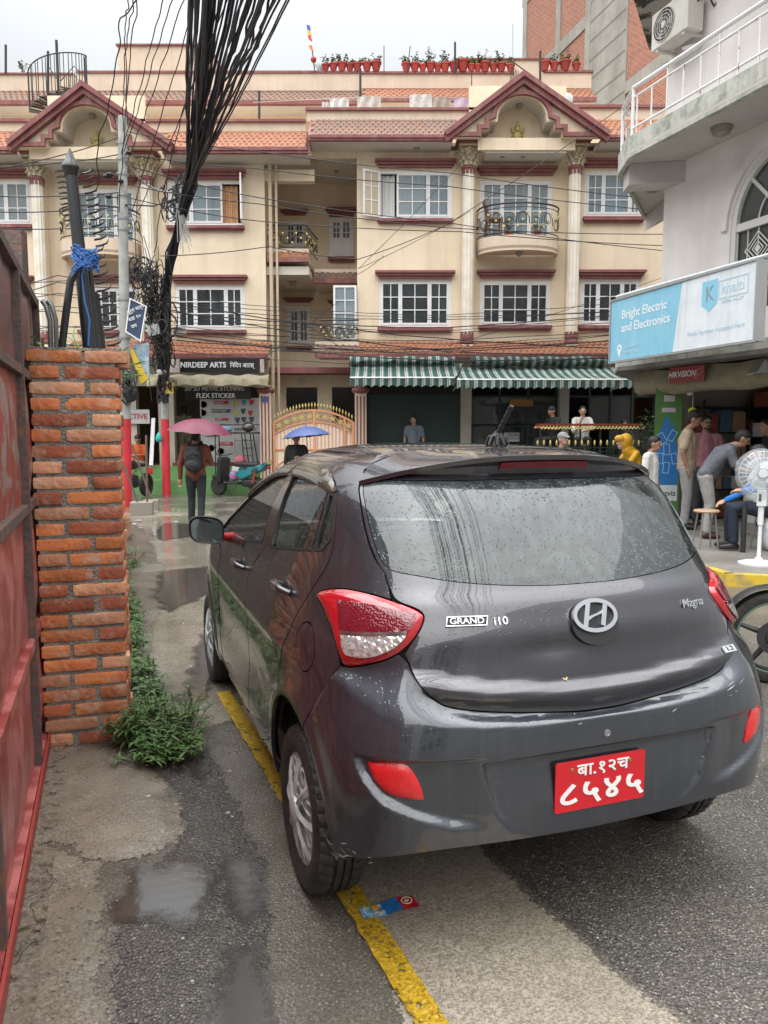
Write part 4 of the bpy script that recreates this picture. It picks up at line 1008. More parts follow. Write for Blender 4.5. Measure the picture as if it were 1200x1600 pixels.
# green banner beside the shop
BN = thing('banner', 'tall green and blue advertising banner standing at the far end of the electric shop', 'banner', (4.60,12.55,.13), R_(-4))
lobj('banner_sheet', MB().box(-.20,.22,-.012,0,.0,2.36), M('green banner print', (.09,.22,.06), .55), BN)
mbb = MB().prism([(-.18,.62),(.19,.62),(.19,1.15),(.13,1.35),(.11,1.62),(.05,1.55),(.02,1.75),(-.06,1.66),(-.13,1.42),(-.18,1.25)], -.016, -.0125, 'xz'); lobj('blue_figure', mbb, M('blue print', (.03,.20,.55), .5), BN)
mbb = MB()
for (x, z, a) in ((-.08,1.38,.5),(.08,1.42,-.5),(0.0,1.2,.1),(-.1,1.05,.0),(.13,1.05,.2),(.0,.9,-.1)):
 w_, h_ = .045, .085; ca, sa = math.cos(a), math.sin(a); trim(mbb, [(x+ca*i*w_-sa*j*h_, z+sa*i*w_+ca*j*h_) for i, j in ((-1,-1),(1,-1),(1,1),(-1,1))], .006, -.019, -.0165, 'xz', True)
lobj('product_outline', mbb, M('light blue print', (.35,.6,.85), .5), BN)
lobj('white_strip', MB().box(-.18,.19,-.016,-.0125,.36,.618), m_swhite, BN); lobj('small_label', MB().box(-.10,.12,-.016,-.0125,1.80,1.87).box(-.07,.10,-.016,-.0125,1.97,2.07), M('label print', (.55,.5,.55), .5), BN)
text('ezviz', .12, (.05,-.018,.48), TX, M('dark print', (.08,.08,.09), .5), BN, 'lettering', .001, bold=.02, world=False)
mb = MB()
for (x,z,c) in ((-.12,.51,0),(-.12,.45,1)): mb.box(x-.02,x+.02,-.018,-.0165,z-.02,z+.02)
lobj('brand_mark', mb, M('red print', (.5,.05,.05), .5), BN)

# air conditioner
AC = thing('air_conditioner', 'white outdoor air conditioner unit on wall brackets under the top balcony at right', 'air conditioner', (4.62,12.80,7.72), RB_ROT)
m_ac = M('off white unit casing', (.66,.64,.60), .5, col2=(.56,.54,.49), ns=4)
lobj('casing', MB().box(-.42,.42,-.17,.13,0,.56), m_ac, AC, bevel=.015)
mb = MB(); cxa = -.12
for r in (.05,.10,.15,.20,.24): trim(mb, [(cxa+r*math.cos(2*math.pi*k/28), .29+r*math.sin(2*math.pi*k/28)) for k in range(28)], .004, -.185, -.178, 'xz', True)
for k in range(10): t = math.pi*k/10*2; mb.tube([(cxa+.04*math.cos(t),-.18,.29+.04*math.sin(t)),(cxa+.24*math.cos(t),-.18,.29+.24*math.sin(t))], .003, 4)
lobj('fan_guard', mb, m_ac, AC); lobj('fan_recess', MB().lathe([(.245,-.172),(.001,-.1715)], 28, (0,0,0), 'y').xf(Matrix.Translation((cxa,0,.29))), M('dark recess', (.06,.06,.06), .8), AC)
bl = MB()
for k in range(3):
 t = 2*math.pi*k/3; bl.add([(cxa+.03*math.cos(t),-.175,.29+.03*math.sin(t)),(cxa+.2*math.cos(t-.3),-.173,.29+.2*math.sin(t-.3)),(cxa+.21*math.cos(t+.35),-.177,.29+.21*math.sin(t+.35))], [(0,1,2)])
lobj('fan_blade', bl, M('grey plastic blade', (.3,.3,.29), .5), AC); lobj('fan_hub', MB().lathe([(.04,-.186),(.035,-.192),(.001,-.193)], 16, (0,0,0), 'y').xf(Matrix.Translation((cxa,0,.29))), m_ac, AC)
for x in (-.3,.3): lobj('bracket', MB().box(x-.02,x+.02,-.15,.42,-.04,-.002).box(x-.02,x+.02,.38,.42,-.28,-.04).obox((x,.14,-.15), (.018,0,0), (0,.27,.10), (0,.008,-.02)), m_ac, AC)
lobj('hose', MB().tube([(.42,0,.4),(.5,.1,.5),(.55,.2,.3),(.6,.3,.45),(.62,.42,.8)], .016, 6), c_blackh if 'c_blackh' in globals() else m_iron, AC, sm=60)

# goods in the shop: shelves with boxes, each box its own thing would be countless in the dark; the nearest ones are single
sh_ = thing('shop_shelves', 'dark metal shelves on the back wall inside the electric shop', 'shelf', C0, RB_ROT)
for z in (.5,1.0,1.5,2.0): lobj('shelf_board', MB().box(.5,5.5,1.5,1.98,z,z+.03), m_iron, sh_)
for x in (.5,1.5,2.5,3.5,4.5,5.47): lobj('shelf_post', MB().box(x,x+.03,1.5,1.98,.14,2.1), m_iron, sh_)
rb = random.Random(12)
bx_m = [M('box '+n, c, .7) for n, c in (('white',(.75,.75,.73)),('brown',(.45,.30,.17)),('blue',(.10,.17,.27)),('red',(.28,.07,.05)),('grey',(.45,.46,.47)))]
nb = 0
for z in (.53,1.03,1.53,2.03):
 x = .6
 while x < 5.2:
  w_ = rb.uniform(.18,.42); h_ = rb.uniform(.2,.42)
  if rb.random() < .85:
   b = obj('box', MB().box(0,w_,0,.32,0,h_), rb.choice(bx_m)); M_ = WM(sh_) @ Matrix.Translation((x,1.52,z)); b.matrix_world = M_
   tag(b, 'boxed goods stacked on the dark shelves inside the electric shop', 'box', 'boxes on the shop shelves'); nb += 1
  x += w_+.04
ss_ = thing('side_shelves', 'dark metal shelves of boxes along the far side wall of the electric shop', 'shelf', C0, RB_ROT)
for z in (.14,.62,1.1,1.58,2.0): lobj('shelf_board', MB().box(.31,.62,.45,3.3,z,z+.03), m_iron, ss_)
for y in (.45,1.4,2.35,3.27): lobj('shelf_post', MB().box(.60,.63,y,y+.03,.14,2.15), m_iron, ss_)
for z in (.17,.65,1.13,1.61):
 y = .5
 while y < 3.0:
  w_ = rb.uniform(.12,.30); h_ = rb.uniform(.14,.38); b = obj('box', MB().box(0,.26,0,w_,0,h_), rb.choice(bx_m)); b.matrix_world = WM(ss_) @ Matrix.Translation((.33,y,z)); tag(b, 'boxed goods on the side wall shelves behind the standing men', 'box', 'boxes on the side wall shelves'); y += w_+.05
for (x, y, w_, d_, h_, m_, lab) in ((1.1,.9,.5,.5,.55,0,'large white carton standing inside the shop behind the pink shirt man'),(1.15,1.0,.45,.4,.45,1,'brown carton on top of the white carton inside the shop'),(2.2,1.3,.7,.4,.5,2,'blue carton beside the leaning man inside the electric shop'),(2.2,1.25,.5,.4,.42,0,'white carton on the blue carton inside the shop'),(3.3,.7,.9,.5,.85,4,'grey counter cabinet just inside the electric shop')):
 zz = .14 if lab.split()[0] in ('large','blue','grey') else (.69 if 'brown' in lab else .64)
 b = obj('carton' if 'counter' not in lab else 'counter', MB().box(0,w_,0,d_,0,h_), bx_m[m_], bevel=.01); b.matrix_world = WM(sh_) @ Matrix.Translation((x,y,zz)); tag(b, lab, 'carton' if 'counter' not in lab else 'counter')

# ================================================= UNFINISHED BRICK TOWER BEHIND
UB = thing('unfinished_building', 'tall unfinished building of bare red brick and grey concrete rising behind the roof terrace', 'building', (6.0,28,0))
u_brick = M('bare brickwork', (.36,.13,.075), .9, col2=(.28,.10,.06), ns=3)
t_ = u_brick.node_tree; bt = t_.nodes.new('ShaderNodeTexBrick'); bt.inputs['Scale'].default_value = 4.2; bt.inputs['Color1'].default_value = (.40,.14,.075,1); bt.inputs['Color2'].default_value = (.27,.10,.065,1); bt.inputs['Mortar'].default_value = (.36,.31,.27,1); bt.inputs['Mortar Size'].default_value = .035; bt.inputs['Brick Width'].default_value = .9; bt.inputs['Row Height'].default_value = .36
cx3 = t_.nodes.new('ShaderNodeCombineXYZ'); tc3 = t_.nodes.new('ShaderNodeTexCoord'); sp3 = t_.nodes.new('ShaderNodeSeparateXYZ'); t_.links.new(tc3.outputs['Object'], sp3.inputs[0]); t_.links.new(sp3.outputs[1], cx3.inputs[0]); t_.links.new(sp3.outputs[2], cx3.inputs[1]); t_.links.new(cx3.outputs[0], bt.inputs['Vector']); t_.links.new(bt.outputs[0], t_.nodes['Principled BSDF'].inputs['Base Color'])
u_conc = M('raw concrete', (.37,.35,.31), .9, col2=(.28,.27,.24), ns=1.6, streak=((.16,.16,.14), .5, 1.5), bump=.3, bs=6)
def UX(Y): return 14.5-.27*Y
uY0, uY1, uH = 22.7, 32.9, 27.0
def upan(name, Ya, Yb, za, zb, mat, proud=0.0, par=UB):
 n = Vector((-1,-.27,0)).normalized()*proud; a, b = Vector((UX(Ya),Ya,0))+n, Vector((UX(Yb),Yb,0))+n; k = Vector((.4,.1,0))
 mb = MB(); vs = [(p.x,p.y,z) for z in (za,zb) for p in (a,b,b+k,a+k)]
 mb.add(vs, [(0,3,2,1),(4,5,6,7),(0,1,5,4),(1,2,6,5),(2,3,7,6),(3,0,4,7)]); return obj(name, mb, mat, par)
upan('concrete_wall', 25.45, 27.8, 0, uH, u_conc, .03)
upan('brick_infill', 27.8, uY1, 0, uH, u_brick); upan('brick_infill', uY0, 25.45, 0, uH, u_brick)
for Y in (uY1-.25, 29.9, 27.8): upan('concrete_column', Y-.16, Y+.16, 0, uH, u_conc, .05)
for z in (9.0, 12.2, 15.4, 18.6, 21.8): upan('floor_band', 27.8, uY1, z, z+.42, u_conc, .045)
for z in (9.0, 12.2, 15.4, 18.6): upan('floor_band', uY0, 25.45, z, z+.35, u_conc, .045)
mb = MB(); mb.add([(UX(uY1),uY1,0),(16,33,0),(16,33,uH),(UX(uY1),uY1,uH)], [(0,1,2,3)]); mb.add([(UX(uY0),uY0,0),(16,uY0,0),(16,uY0,uH),(UX(uY0),uY0,uH)], [(0,1,2,3)]); mb.add([(UX(uY0),uY0,uH),(16,uY0,uH),(16,33,uH),(UX(uY1),uY1,uH)], [(0,1,2,3)]); obj('side_wall', mb, u_conc, UB)
# shuttering lines cast in the concrete
mb = MB()
for z in [k*.62+3 for k in range(30)]: mb.quad(*[(UX(Y)-.045,Y-.012,zz) for Y, zz in ((25.5,z),(27.7,z),(27.7,z+.03),(25.5,z+.03))])
obj('shuttering_joint', mb, M('dark joint line', (.2,.19,.17), .9), UB)  # thin strips, darker than the concrete, mark the joints

# ================================================= BUILDINGS BEHIND THE CAMERA (they show in the paint and the puddles)
for (x0, x1, y0, y1, h_, cm, lab) in ((-9,-2.0,-30,-22,7.0,(.30,.24,.18),'plain brown house behind the photographer on the left'),(1.5,9,-29,-21,8.5,(.35,.33,.30),'plain grey house behind the photographer on the right')):
 t = thing('house', lab, 'house', ((x0+x1)/2,(y0+y1)/2,0)); mm_ = M('house paint', cm, .85)
 mb = MB(); hs_ = [(x0+.8+1.9*i, x0+1.9+1.9*i, .9+2.9*j, 2.3+2.9*j) for i in range(3) for j in range(int(h_//2.9))]
 wall(mb, x0, x1, 0, h_, y1, hs_, -.15); mb.box(x0,x1,y0,y1-.3,0,h_); obj('wall', mb, mm_, t)
 for a, b, c, d in hs_: obj('window', MB().box(a,b,y1-.2,y1-.15,c,d), m_glass, t)

# ================================================= LEFT: STEEL GATE, BRICK PILLAR, SPIKED POST
g_red = M('flaking red gate paint', (.34,.065,.05), .38, col2=(.30,.27,.25), ns=5, nlo=.50, nhi=.55, streak=((.16,.04,.035), .95, 7), bump=.15, bs=12)
g_maroon = M('dark maroon gate paint', (.15,.06,.055), .32, col2=(.20,.085,.08), ns=3, streak=((.16,.12,.11), .5, 3))
g_pink = M('pink red gate paint', (.48,.16,.15), .32, col2=(.32,.07,.065), ns=4, nlo=.47, nhi=.56, streak=((.14,.02,.02), .95, 9), bump=.1, bs=20)
g_edge = M('rusty steel frame', (.11,.08,.075), .6, col2=(.20,.10,.06), ns=14, nlo=.5, nhi=.65, bump=.3, bs=40)
GT_D = Vector((-.339,.941,0)); GT0 = Vector((-1.975,4.41,0)); GROT = math.atan2(GT_D.y, GT_D.x)
GT = thing('steel_gate', 'red and maroon sheet steel gate leaf with flaking paint at the left edge', 'gate', tuple(GT0), GROT)
# local: x=0 at the far end, running to negative x towards the camera; -y faces the road
GL = -4.6
def sheet(x0, x1, z0, z1, mat, bul=.02, name='sheet_panel'):
 mb = MB(); n, m = 24, 8
 for i in range(n+1):
  for j in range(m+1):
   a, b = i/n, j/m; d = bul*math.sin(math.pi*a)*math.sin(math.pi*b)+.004*math.sin(a*19+j)
   mb.v.append((x0+(x1-x0)*a, -d, z0+(z1-z0)*b))
 for i in range(n):
  for j in range(m): q = i*(m+1)+j; mb.f.append((q,q+m+1,q+m+2,q+1))
 return lobj(name, mb, mat, GT, sm=60)
zr = [.06,.66,1.27,1.88,2.33]
for k, mt in enumerate((g_pink,g_pink,g_red,g_maroon)):
 for (xa, xb) in ((-.05,-1.05),(-1.05,-2.4),(-2.4,GL)): sheet(xa-.01, xb+.01, zr[k]+.02, zr[k+1]-.02, mt)
for z in zr: lobj('cross_rail', MB().box(GL,0,-.030,.03,z-.02,z+.02), g_edge if z > 1.2 else g_pink, GT)
for x in (0,-1.05,-2.4): lobj('vertical_rail', MB().box(x-.03,x+.01,-.034,.034,.04,2.35), g_edge, GT)
lobj('bottom_angle', MB().box(GL,0,-.045,-.034,.02,.085), M('bright red paint', (.32,.045,.035), .5), GT)
lobj('door_sheet_back', MB().box(GL,0,.031,.034,.05,2.34), g_maroon, GT)
struct('gate_sill', MB().obox(GT0+GT_D*-2.3+Vector((.05,.02,.0)), GT_D*2.4, Vector((.941,.339,0))*.07, (0,0,.03)), g_conc)
FRM = thing('gate_frame', 'rusty square steel frame standing behind the brick pillar beside the red gate', 'frame', (-1.87,4.05,0))
obj('post', MB().box(-1.905,-1.840,4.02,4.085,0,2.56), g_edge, FRM); obj('beam', MB().box(-2.6,-1.84,4.02,4.085,2.562,2.63), g_edge, FRM)
mb = MB().tube([(-1.90,4.0,2.46),(-2.2,4.0,2.47)], .006, 5); obj('rod', mb, g_edge, FRM)
LT = thing('glass_bulb_holder', 'small hanging glass jar lamp on a rod beside the steel gate frame', 'lamp', (-1.97,4.0,2.46))
obj('cap', MB().lathe([(.016,0),(.018,-.03),(.022,-.035),(.022,-.05)], 14, (-1.97,4.0,2.47)), m_iron, LT)
obj('jar', MB().lathe([(.022,-.05),(.032,-.065),(.034,-.15),(.03,-.17),(.001,-.172)], 16, (-1.97,4.0,2.47)), M('smoky glass', (.30,.25,.2), .15, alpha=.8), LT)

# brick pillar
def brick_mat(nm, c, c2):
 m = M(nm, c, .8, col2=c2, ns=7, nlo=.3, nhi=.7, rand=.30, bump=.4, bs=38); t = m.node_tree; N = t.nodes; L = t.links; b = N['Principled BSDF']
 src = b.inputs['Base Color'].links[0].from_socket; oi = N.new('ShaderNodeObjectInfo'); tcn = N.new('ShaderNodeTexCoord')
 ad = N.new('ShaderNodeVectorMath'); ad.operation = 'ADD'; L.new(tcn.outputs['Object'], ad.inputs[0]); L.new(oi.outputs['Location'], ad.inputs[1])
 for sc_, lo, hi, am, cc in ((9,.52,.66,.65,(.55,.40,.30)),(5,.58,.70,.85,(.09,.055,.04)),(16,.60,.68,.8,(.34,.31,.27))):
  n = N.new('ShaderNodeTexNoise'); n.inputs['Scale'].default_value = sc_; n.inputs['Detail'].default_value = 7; n.inputs['Roughness'].default_value = .7; L.new(ad.outputs[0], n.inputs['Vector'])
  r = N.new('ShaderNodeMapRange'); r.inputs['From Min'].default_value = lo; r.inputs['From Max'].default_value = hi; r.inputs['To Max'].default_value = am; L.new(n.outputs[0], r.inputs['Value'])
  x = N.new('ShaderNodeMix'); x.data_type = 'RGBA'; L.new(r.outputs[0], x.inputs['Factor']); L.new(src, x.inputs['A']); x.inputs['B'].default_value = (*cc,1); src = x.outputs['Result']
 L.new(src, b.inputs['Base Color']); return m
b_ms = [brick_mat('orange brick', (.72,.26,.085), (.46,.13,.05)), brick_mat('red brown brick', (.48,.13,.055), (.30,.09,.05)), brick_mat('pale brick', (.66,.35,.20), (.50,.20,.10))]
from mathutils import noise as mnoise
def brick_mesh(lx, ly, lz, seed):
 me = MB(); nx, ny, nz = max(2,int(lx/.02)), 3, 3; b = bmesh.new(); bmesh.ops.create_cube(b, size=1)
 bmesh.ops.subdivide_edges(b, edges=b.edges[:], cuts=4, use_grid_fill=True)
 for v in b.verts:
  c = v.co; e = [abs(abs(q)-.5) < 1e-4 for q in c]
  p = Vector((c.x*lx, c.y*ly, c.z*lz)); ne = sum(e)
  if ne >= 2: p -= Vector([math.copysign(.003 if ne == 2 else .005, q) if f_ else 0 for q, f_ in zip(c, e)])
  q = Vector((p.x*16+seed*5, p.y*16, p.z*26+seed)); p += Vector((mnoise.noise(q), mnoise.noise(q+Vector((5,5,5))), mnoise.noise(q+Vector((9,1,3)))))*.0032
  v.co = p
 m = bpy.data.meshes.new('brick'); b.to_mesh(m); b.free(); m.materials.append(b_ms[int(seed) % 3])
 m.polygons.foreach_set('use_smooth', [True]*len(m.polygons)); 
 try: m.set_sharp_from_angle(angle=R_(38))
 except Exception: pass
 return m
BL = [brick_mesh(.257,.115,.064,s_) for s_ in range(7)]; BS = [brick_mesh(.137,.115,.064,s_+9) for s_ in range(6)]; BD = [brick_mesh(.115,.235,.064,s_+21) for s_ in range(3)]
PX0, PX1, PY0, PD = -1.735, -1.322, 3.79, .37
PIL = thing('brick_pillar', 'tall orange brick gate pillar with thick grey mortar and weeds at its foot', 'pillar', (PX0,PY0,0))
m_mort = M('grey mortar', (.30,.275,.235), .95, col2=(.18,.165,.14), ns=14, bump=.8, bs=70)
mb = MB().box(PX0+.014,PX1-.014,PY0+.009,PY0+PD-.009,0,2.005); core = obj('mortar_core', mb, m_mort, PIL)
rk = random.Random(21); pitch = .0777
for r in range(26):
 z = .038+r*pitch; x_off = rk.uniform(-.006,.006); top = r == 25
 if r % 2 == 1: seq = [(BL,.257),(BS,.137)]
 else: seq = [(BS,.137),(BL,.257)]
 if top: seq = [(BL,.257),(BL,.257)]
 gap_ = (PX1-PX0-.394)/1.0 if not top else .012
 x = PX0+x_off-(.01 if top else 0)
 for i, (ms, l) in enumerate(seq):
  l2 = l*(.78 if top and i else 1)
  for (yy, back) in ((PY0+.0575,0),(PY0+PD-.0575,1)):
   o = bpy.data.objects.new('brick', rk.choice(ms)); COL.objects.link(o); o.parent = PIL; o.matrix_parent_inverse = WM(PIL).inverted()
   o.location = (x+l2/2+rk.uniform(-.003,.003), yy+rk.uniform(-.005,.005)*(1-2*back), z+rk.uniform(-.002,.002)); o.rotation_euler = (0, rk.uniform(-.008,.008), rk.uniform(-.012,.012)+(math.pi if rk.random() < .5 else 0)); o.scale = (l2/l,1,1)
  x += l2+gap_+rk.uniform(-.004,.004)
 for xs_ in (PX0+.0575, PX1-.0575):
  o = bpy.data.objects.new('brick', rk.choice(BD)); COL.objects.link(o); o.parent = PIL; o.matrix_parent_inverse = WM(PIL).inverted(); o.location = (xs_+rk.uniform(-.004,.004), PY0+PD/2, z); o.scale = (1,.56,1)
struct('mortar_cap', MB().prism(wobble([(PX0,PY0),(PX1+.02,PY0),(PX1+.02,PY0+PD),(PX0,PY0+PD)], .008, .04, 5, 14), 2.008, 2.022, 'xy'), m_mort, PIL)

PIL.rotation_euler = (0,0,R_(16)); PIL.location = (PX0+.01,PY0-.02,0)
# black spiked post with a cone cap, bound with blue rope
SPK = thing('spiked_post', 'black steel post with cone cap and rows of curved spikes behind the brick pillar', 'post', (-1.53,4.25,0))
m_bl = M('glossy black paint', (.014,.014,.015), .3, coat=.3)
pt = at(110,262,4.25); pb = at(140,545,4.25); ax = (pt-pb)
obj('pole', MB().tube([pb-ax*1.2, pb, pt], .036, 16, rad=[.038,.036,.031]), m_bl, SPK, sm=50)
obj('cone_cap', MB().lathe([(.047,0),(.046,.010),(.030,.030),(.016,.07),(.003,.10)], 20, tuple(pt)).lathe([(.033,-.045),(.047,0)], 20, tuple(pt)), m_bl, SPK, sm=40)
q0 = at(152,545,4.30); q1 = at(136,420,4.30)
obj('flat_bar', MB().tube([q0-Vector((0,0,1)), q0, q1], .028, 8), m_bl, SPK)
obj('flat_bar', MB().tube([at(160,545,4.36)-Vector((0,0,1)), at(160,545,4.36), at(150,460,4.36)], .02, 8), m_bl, SPK)
sp_ = 0
for (pa, pb2, n_, sd, ln) in (((104,268),(118,345),10,-1,.065),((126,272),(150,385),12,1,.075),((140,395),(168,540),13,1,.085)):
 for k in range(n_):
  p = at(pa[0]+(pb2[0]-pa[0])*k/(n_-1), pa[1]+(pb2[1]-pa[1])*k/(n_-1), 4.25); d = Vector((sd,-.2,0))
  obj('spike', MB().tube([p, p+d*ln*.45+Vector((0,0,.003)), p+d*ln*.85+Vector((0,0,.014 if sd > 0 else -.004)), p+d*ln+Vector((0,0,.034 if sd > 0 else .006))], .004, 5, rad=[.0065,.006,.0045,.001]), m_bl, SPK)
HS = obj('hose', MB().tube([at(138,398,4.18), at(124,410,4.16), at(110,440,4.15), at(103,490,4.15), at(97,540,4.15), at(96,600,4.15)], .020, 10), m_bl, sm=60); tag(HS, 'thick black hose bent over the spiked post down behind the pillar', 'hose')
rp = MB(); rr_ = random.Random(2); c = at(134,404,4.12)
for k in range(10):
 pts = []
 a0 = rr_.uniform(0,6.28)
 for j in range(14): t = a0+j*.55; pts.append(c+Vector((.055*math.cos(t)*(1+.3*math.sin(j+k)), .045*math.sin(t)-.01, .03*math.sin(t*1.7+k)+.008*(k-5))))
 rp.tube(pts, .0035, 5)
for pts in ([(136,402),(150,398),(150,408),(136,406)], [(134,404),(122,420),(112,432)], [(136,406),(128,430),(132,470),(140,500),(138,540)], [(133,405),(140,395),(152,402),(143,410)]): rp.tube([at(a,b,4.12) for a,b in pts], .0045, 6)
tag(obj('rope', rp, M('blue nylon rope', (.03,.14,.42), .6), sm=60), 'blue nylon rope knotted round the spiked black post', 'rope')
pp = MB()
for dx, r in ((0,.014),(9,.013)): pp.tube([at(66+dx,470,4.2), at(72+dx,478,4.2), at(78+dx,500,4.2), at(80+dx,560,4.2), at(80+dx,640,4.2)], r, 8)
tag(obj('pipe', pp, M('grey metal tube', (.22,.23,.24), .3, metal=.6), sm=60), 'pair of bent grey metal tubes between steel frame and spiked post', 'pipe')

# ---- foliage helpers
leaf_m = [M('weed leaf', (.045,.11,.022), .5, col2=(.08,.17,.035), ns=9, rand=.2), M('fresh leaf', (.10,.22,.03), .5, col2=(.15,.28,.05), ns=9), M('dark leaf', (.025,.07,.02), .5), M('dry stem', (.12,.10,.05), .8)]
def leaf(mb, p, d, l, w_, droop=.3):
 d = Vector(d).normalized(); s_ = d.cross(Vector((0,0,1))); s_ = s_.normalized() if s_.length > 1e-4 else Vector((1,0,0)); p = Vector(p)
 a = p+d*l*.35+s_*w_; b = p+d*l*.35-s_*w_; c = p+d*l*.8+s_*w_*.6-Vector((0,0,l*droop*.5)); e = p+d*l*.8-s_*w_*.6-Vector((0,0,l*droop*.5)); t = p+d*l-Vector((0,0,l*droop)); m_ = p+d*l*.5-Vector((0,0,w_*.4))
 mb.add([p,a,b,c,e,t,m_], [(0,1,6),(0,6,2),(1,3,6),(2,6,4),(3,5,6),(4,6,5)])
def weed_clump(mb, st, c, h, n, r, rnd, lw=(.03,.07)):
 for k in range(n):
  a = rnd.uniform(0,6.28); s_ = rnd.uniform(.1,1); top = Vector((c[0]+r*s_*math.cos(a), c[1]+r*s_*math.sin(a), c[2]+h*rnd.uniform(.4,1)*(1.1-.5*s_)))
  base = Vector((c[0]+r*.35*s_*math.cos(a), c[1]+r*.35*s_*math.sin(a), c[2])); mid = base.lerp(top,.5)+Vector((rnd.uniform(-.02,.02),rnd.uniform(-.02,.02),h*.12)); st.tube([base,mid,top], .0025, 4)
  m_ = rnd.randint(7,12)
  for j in range(m_):
   t = .25+.75*j/m_; p = base.lerp(mid,t*2) if t < .5 else mid.lerp(top,(t-.5)*2); an = rnd.uniform(0,6.28); leaf(mb, p, (math.cos(an),math.sin(an),rnd.uniform(-.1,.7)), rnd.uniform(*lw), rnd.uniform(.005,.010), rnd.uniform(.1,.5))
rw = random.Random(33); wl = MB(); ws = MB()
for k in range(9):   # the big tuft beside the pillar foot
 weed_clump(wl, ws, (rw.uniform(-1.30,-1.0), rw.uniform(3.66,4.05), .01), .22, 20, .17, rw)
for k in range(46):
 t = (k/46)**1.2; y = 3.9+4.6*t; x = -1.30-.37*(y-3.9)+rw.uniform(-.05,.13)*(1-.4*t); weed_clump(wl, ws, (x,y,.0), rw.uniform(.12,.26), 15, .12, rw)
for k in range(22): y = rw.uniform(8.5,13.5); x = -1.24-.37*(y-3.9)+rw.uniform(-.35,.25); weed_clump(wl, ws, (x,y,0), rw.uniform(.08,.22), 7, .2, rw, (.05,.1))
for k in range(5): weed_clump(wl, ws, (-1.10+rw.uniform(-.12,.12), 3.62+rw.uniform(-.06,.1), .02), .12, 12, .16, rw)
wd_ = tag(obj('weeds', wl, leaf_m[0]), kind='stuff'); tag(obj('weed_stems', ws, leaf_m[3]), kind='stuff')
# creeper behind the pillar and the leafy plant on its top left
cr = MB(); cs = MB()
for k in range(260):
 z = rw.uniform(.2,2.1); p = (-1.80+rw.uniform(-.10,.02), 4.05+rw.uniform(-.02,.08), z); an = rw.uniform(0,6.28); leaf(cr, p, (math.cos(an),-abs(math.sin(an)),rw.uniform(-.4,.5)), rw.uniform(.04,.08), .016)
CRP = thing('creeper', 'bright green creeper growing in the gap between gate and brick pillar', 'plant', (-1.8,4.1,0)); obj('leaves', cr, leaf_m[1], CRP); obj('stem', MB().tube([(-1.79,4.1,0),(-1.81,4.1,1.2),(-1.79,4.1,2.1)], .008, 5), leaf_m[3], CRP)
pm = MB(); PLM = thing('palm_plant', 'small feathery palm plant rising behind the top of the brick pillar', 'plant', (-1.70,4.7,0)); c = Vector((-1.78,4.7,1.9))
for k in range(14):
 a = R_(20+140*k/13); d = Vector((math.cos(a),rw.uniform(-.3,.3),math.sin(a))); e = c+d*rw.uniform(.22,.36)-Vector((0,0,.05)); pm.tube([c,c.lerp(e,.6)+Vector((0,0,.03)),e], .003, 4)
 for j in range(14): t = .25+.75*j/14; p = c.lerp(e,t); leaf(pm, p, (d.x+rw.uniform(-.5,.5),rw.uniform(-.4,.4),d.z+rw.uniform(-.2,.2)), .10, .006)
obj('fronds', pm, leaf_m[1], PLM); obj('trunk', MB().tube([(-1.74,4.7,0),(-1.76,4.7,1.0),(-1.78,4.7,1.92)], .03, 8, rad=[.05,.035,.03]), leaf_m[3], PLM)
# boundary wall running on behind the weeds up to the poles (hidden by the pillar, seen in the car's side)
BW = thing('boundary_wall', 'long brick boundary wall behind the weeds, mostly hidden by the pillar', 'wall', (-3.3,8,0))
mb = MB().obox((-3.42,8.6,.75), GT_D*3.6, Vector((.941,.339,0))*.09, (0,0,.75)); obj('wall', mb, M('wall brick', (.13,.10,.085), .9, col2=(.09,.075,.06), ns=6), BW)

# ---- car body surface: u runs round the plan outline (0 rear centre, 1 side, 2 front of side, 3 nose), v runs up
CAR_ROWS = np.array([
 # v    z     W     R      F     nr
 [0.16,0.16,0.720,-0.430,2.96,5.0],
 [0.22,0.22,0.785,-0.500,3.04,5.2],
 [0.28,0.28,0.812,-0.545,3.08,5.4],
 [0.36,0.36,0.825,-0.580,3.12,5.5],
 [0.46,0.46,0.832,-0.600,3.14,5.5],
 [0.56,0.56,0.838,-0.606,3.145,5.5],
 [0.66,0.66,0.842,-0.604,3.13,5.3],
 [0.74,0.74,0.843,-0.596,3.08,4.8],
 [0.80,0.80,0.842,-0.587,2.99,4.4],
 [0.88,0.88,0.838,-0.575,2.90,4.1],
 [0.95,0.95,0.829,-0.565,2.70,3.9],
 [1.00,1.00,0.813,-0.554,2.50,3.8],
 [1.05,1.05,0.795,-0.532,2.38,3.75],
 [1.10,1.10,0.778,-0.500,2.27,3.7],
 [1.20,1.20,0.744,-0.436,2.03,3.7],
 [1.30,1.30,0.709,-0.366,1.79,3.8],
 [1.38,1.38,0.677,-0.302,1.58,3.9],
 [1.42,1.42,0.658,-0.262,1.46,3.9],
 [1.45,1.452,0.635,-0.225,1.36,3.8],
 [1.48,1.487,0.600,-0.172,1.25,3.6],
 [1.51,1.520,0.545,-0.090,1.15,3.3],
 [1.54,1.543,0.440, 0.060,1.06,3.0],
 [1.57,1.557,0.280, 0.300,0.98,2.6],
 [1.60,1.563,0.000, 0.600,0.85,2.6]])
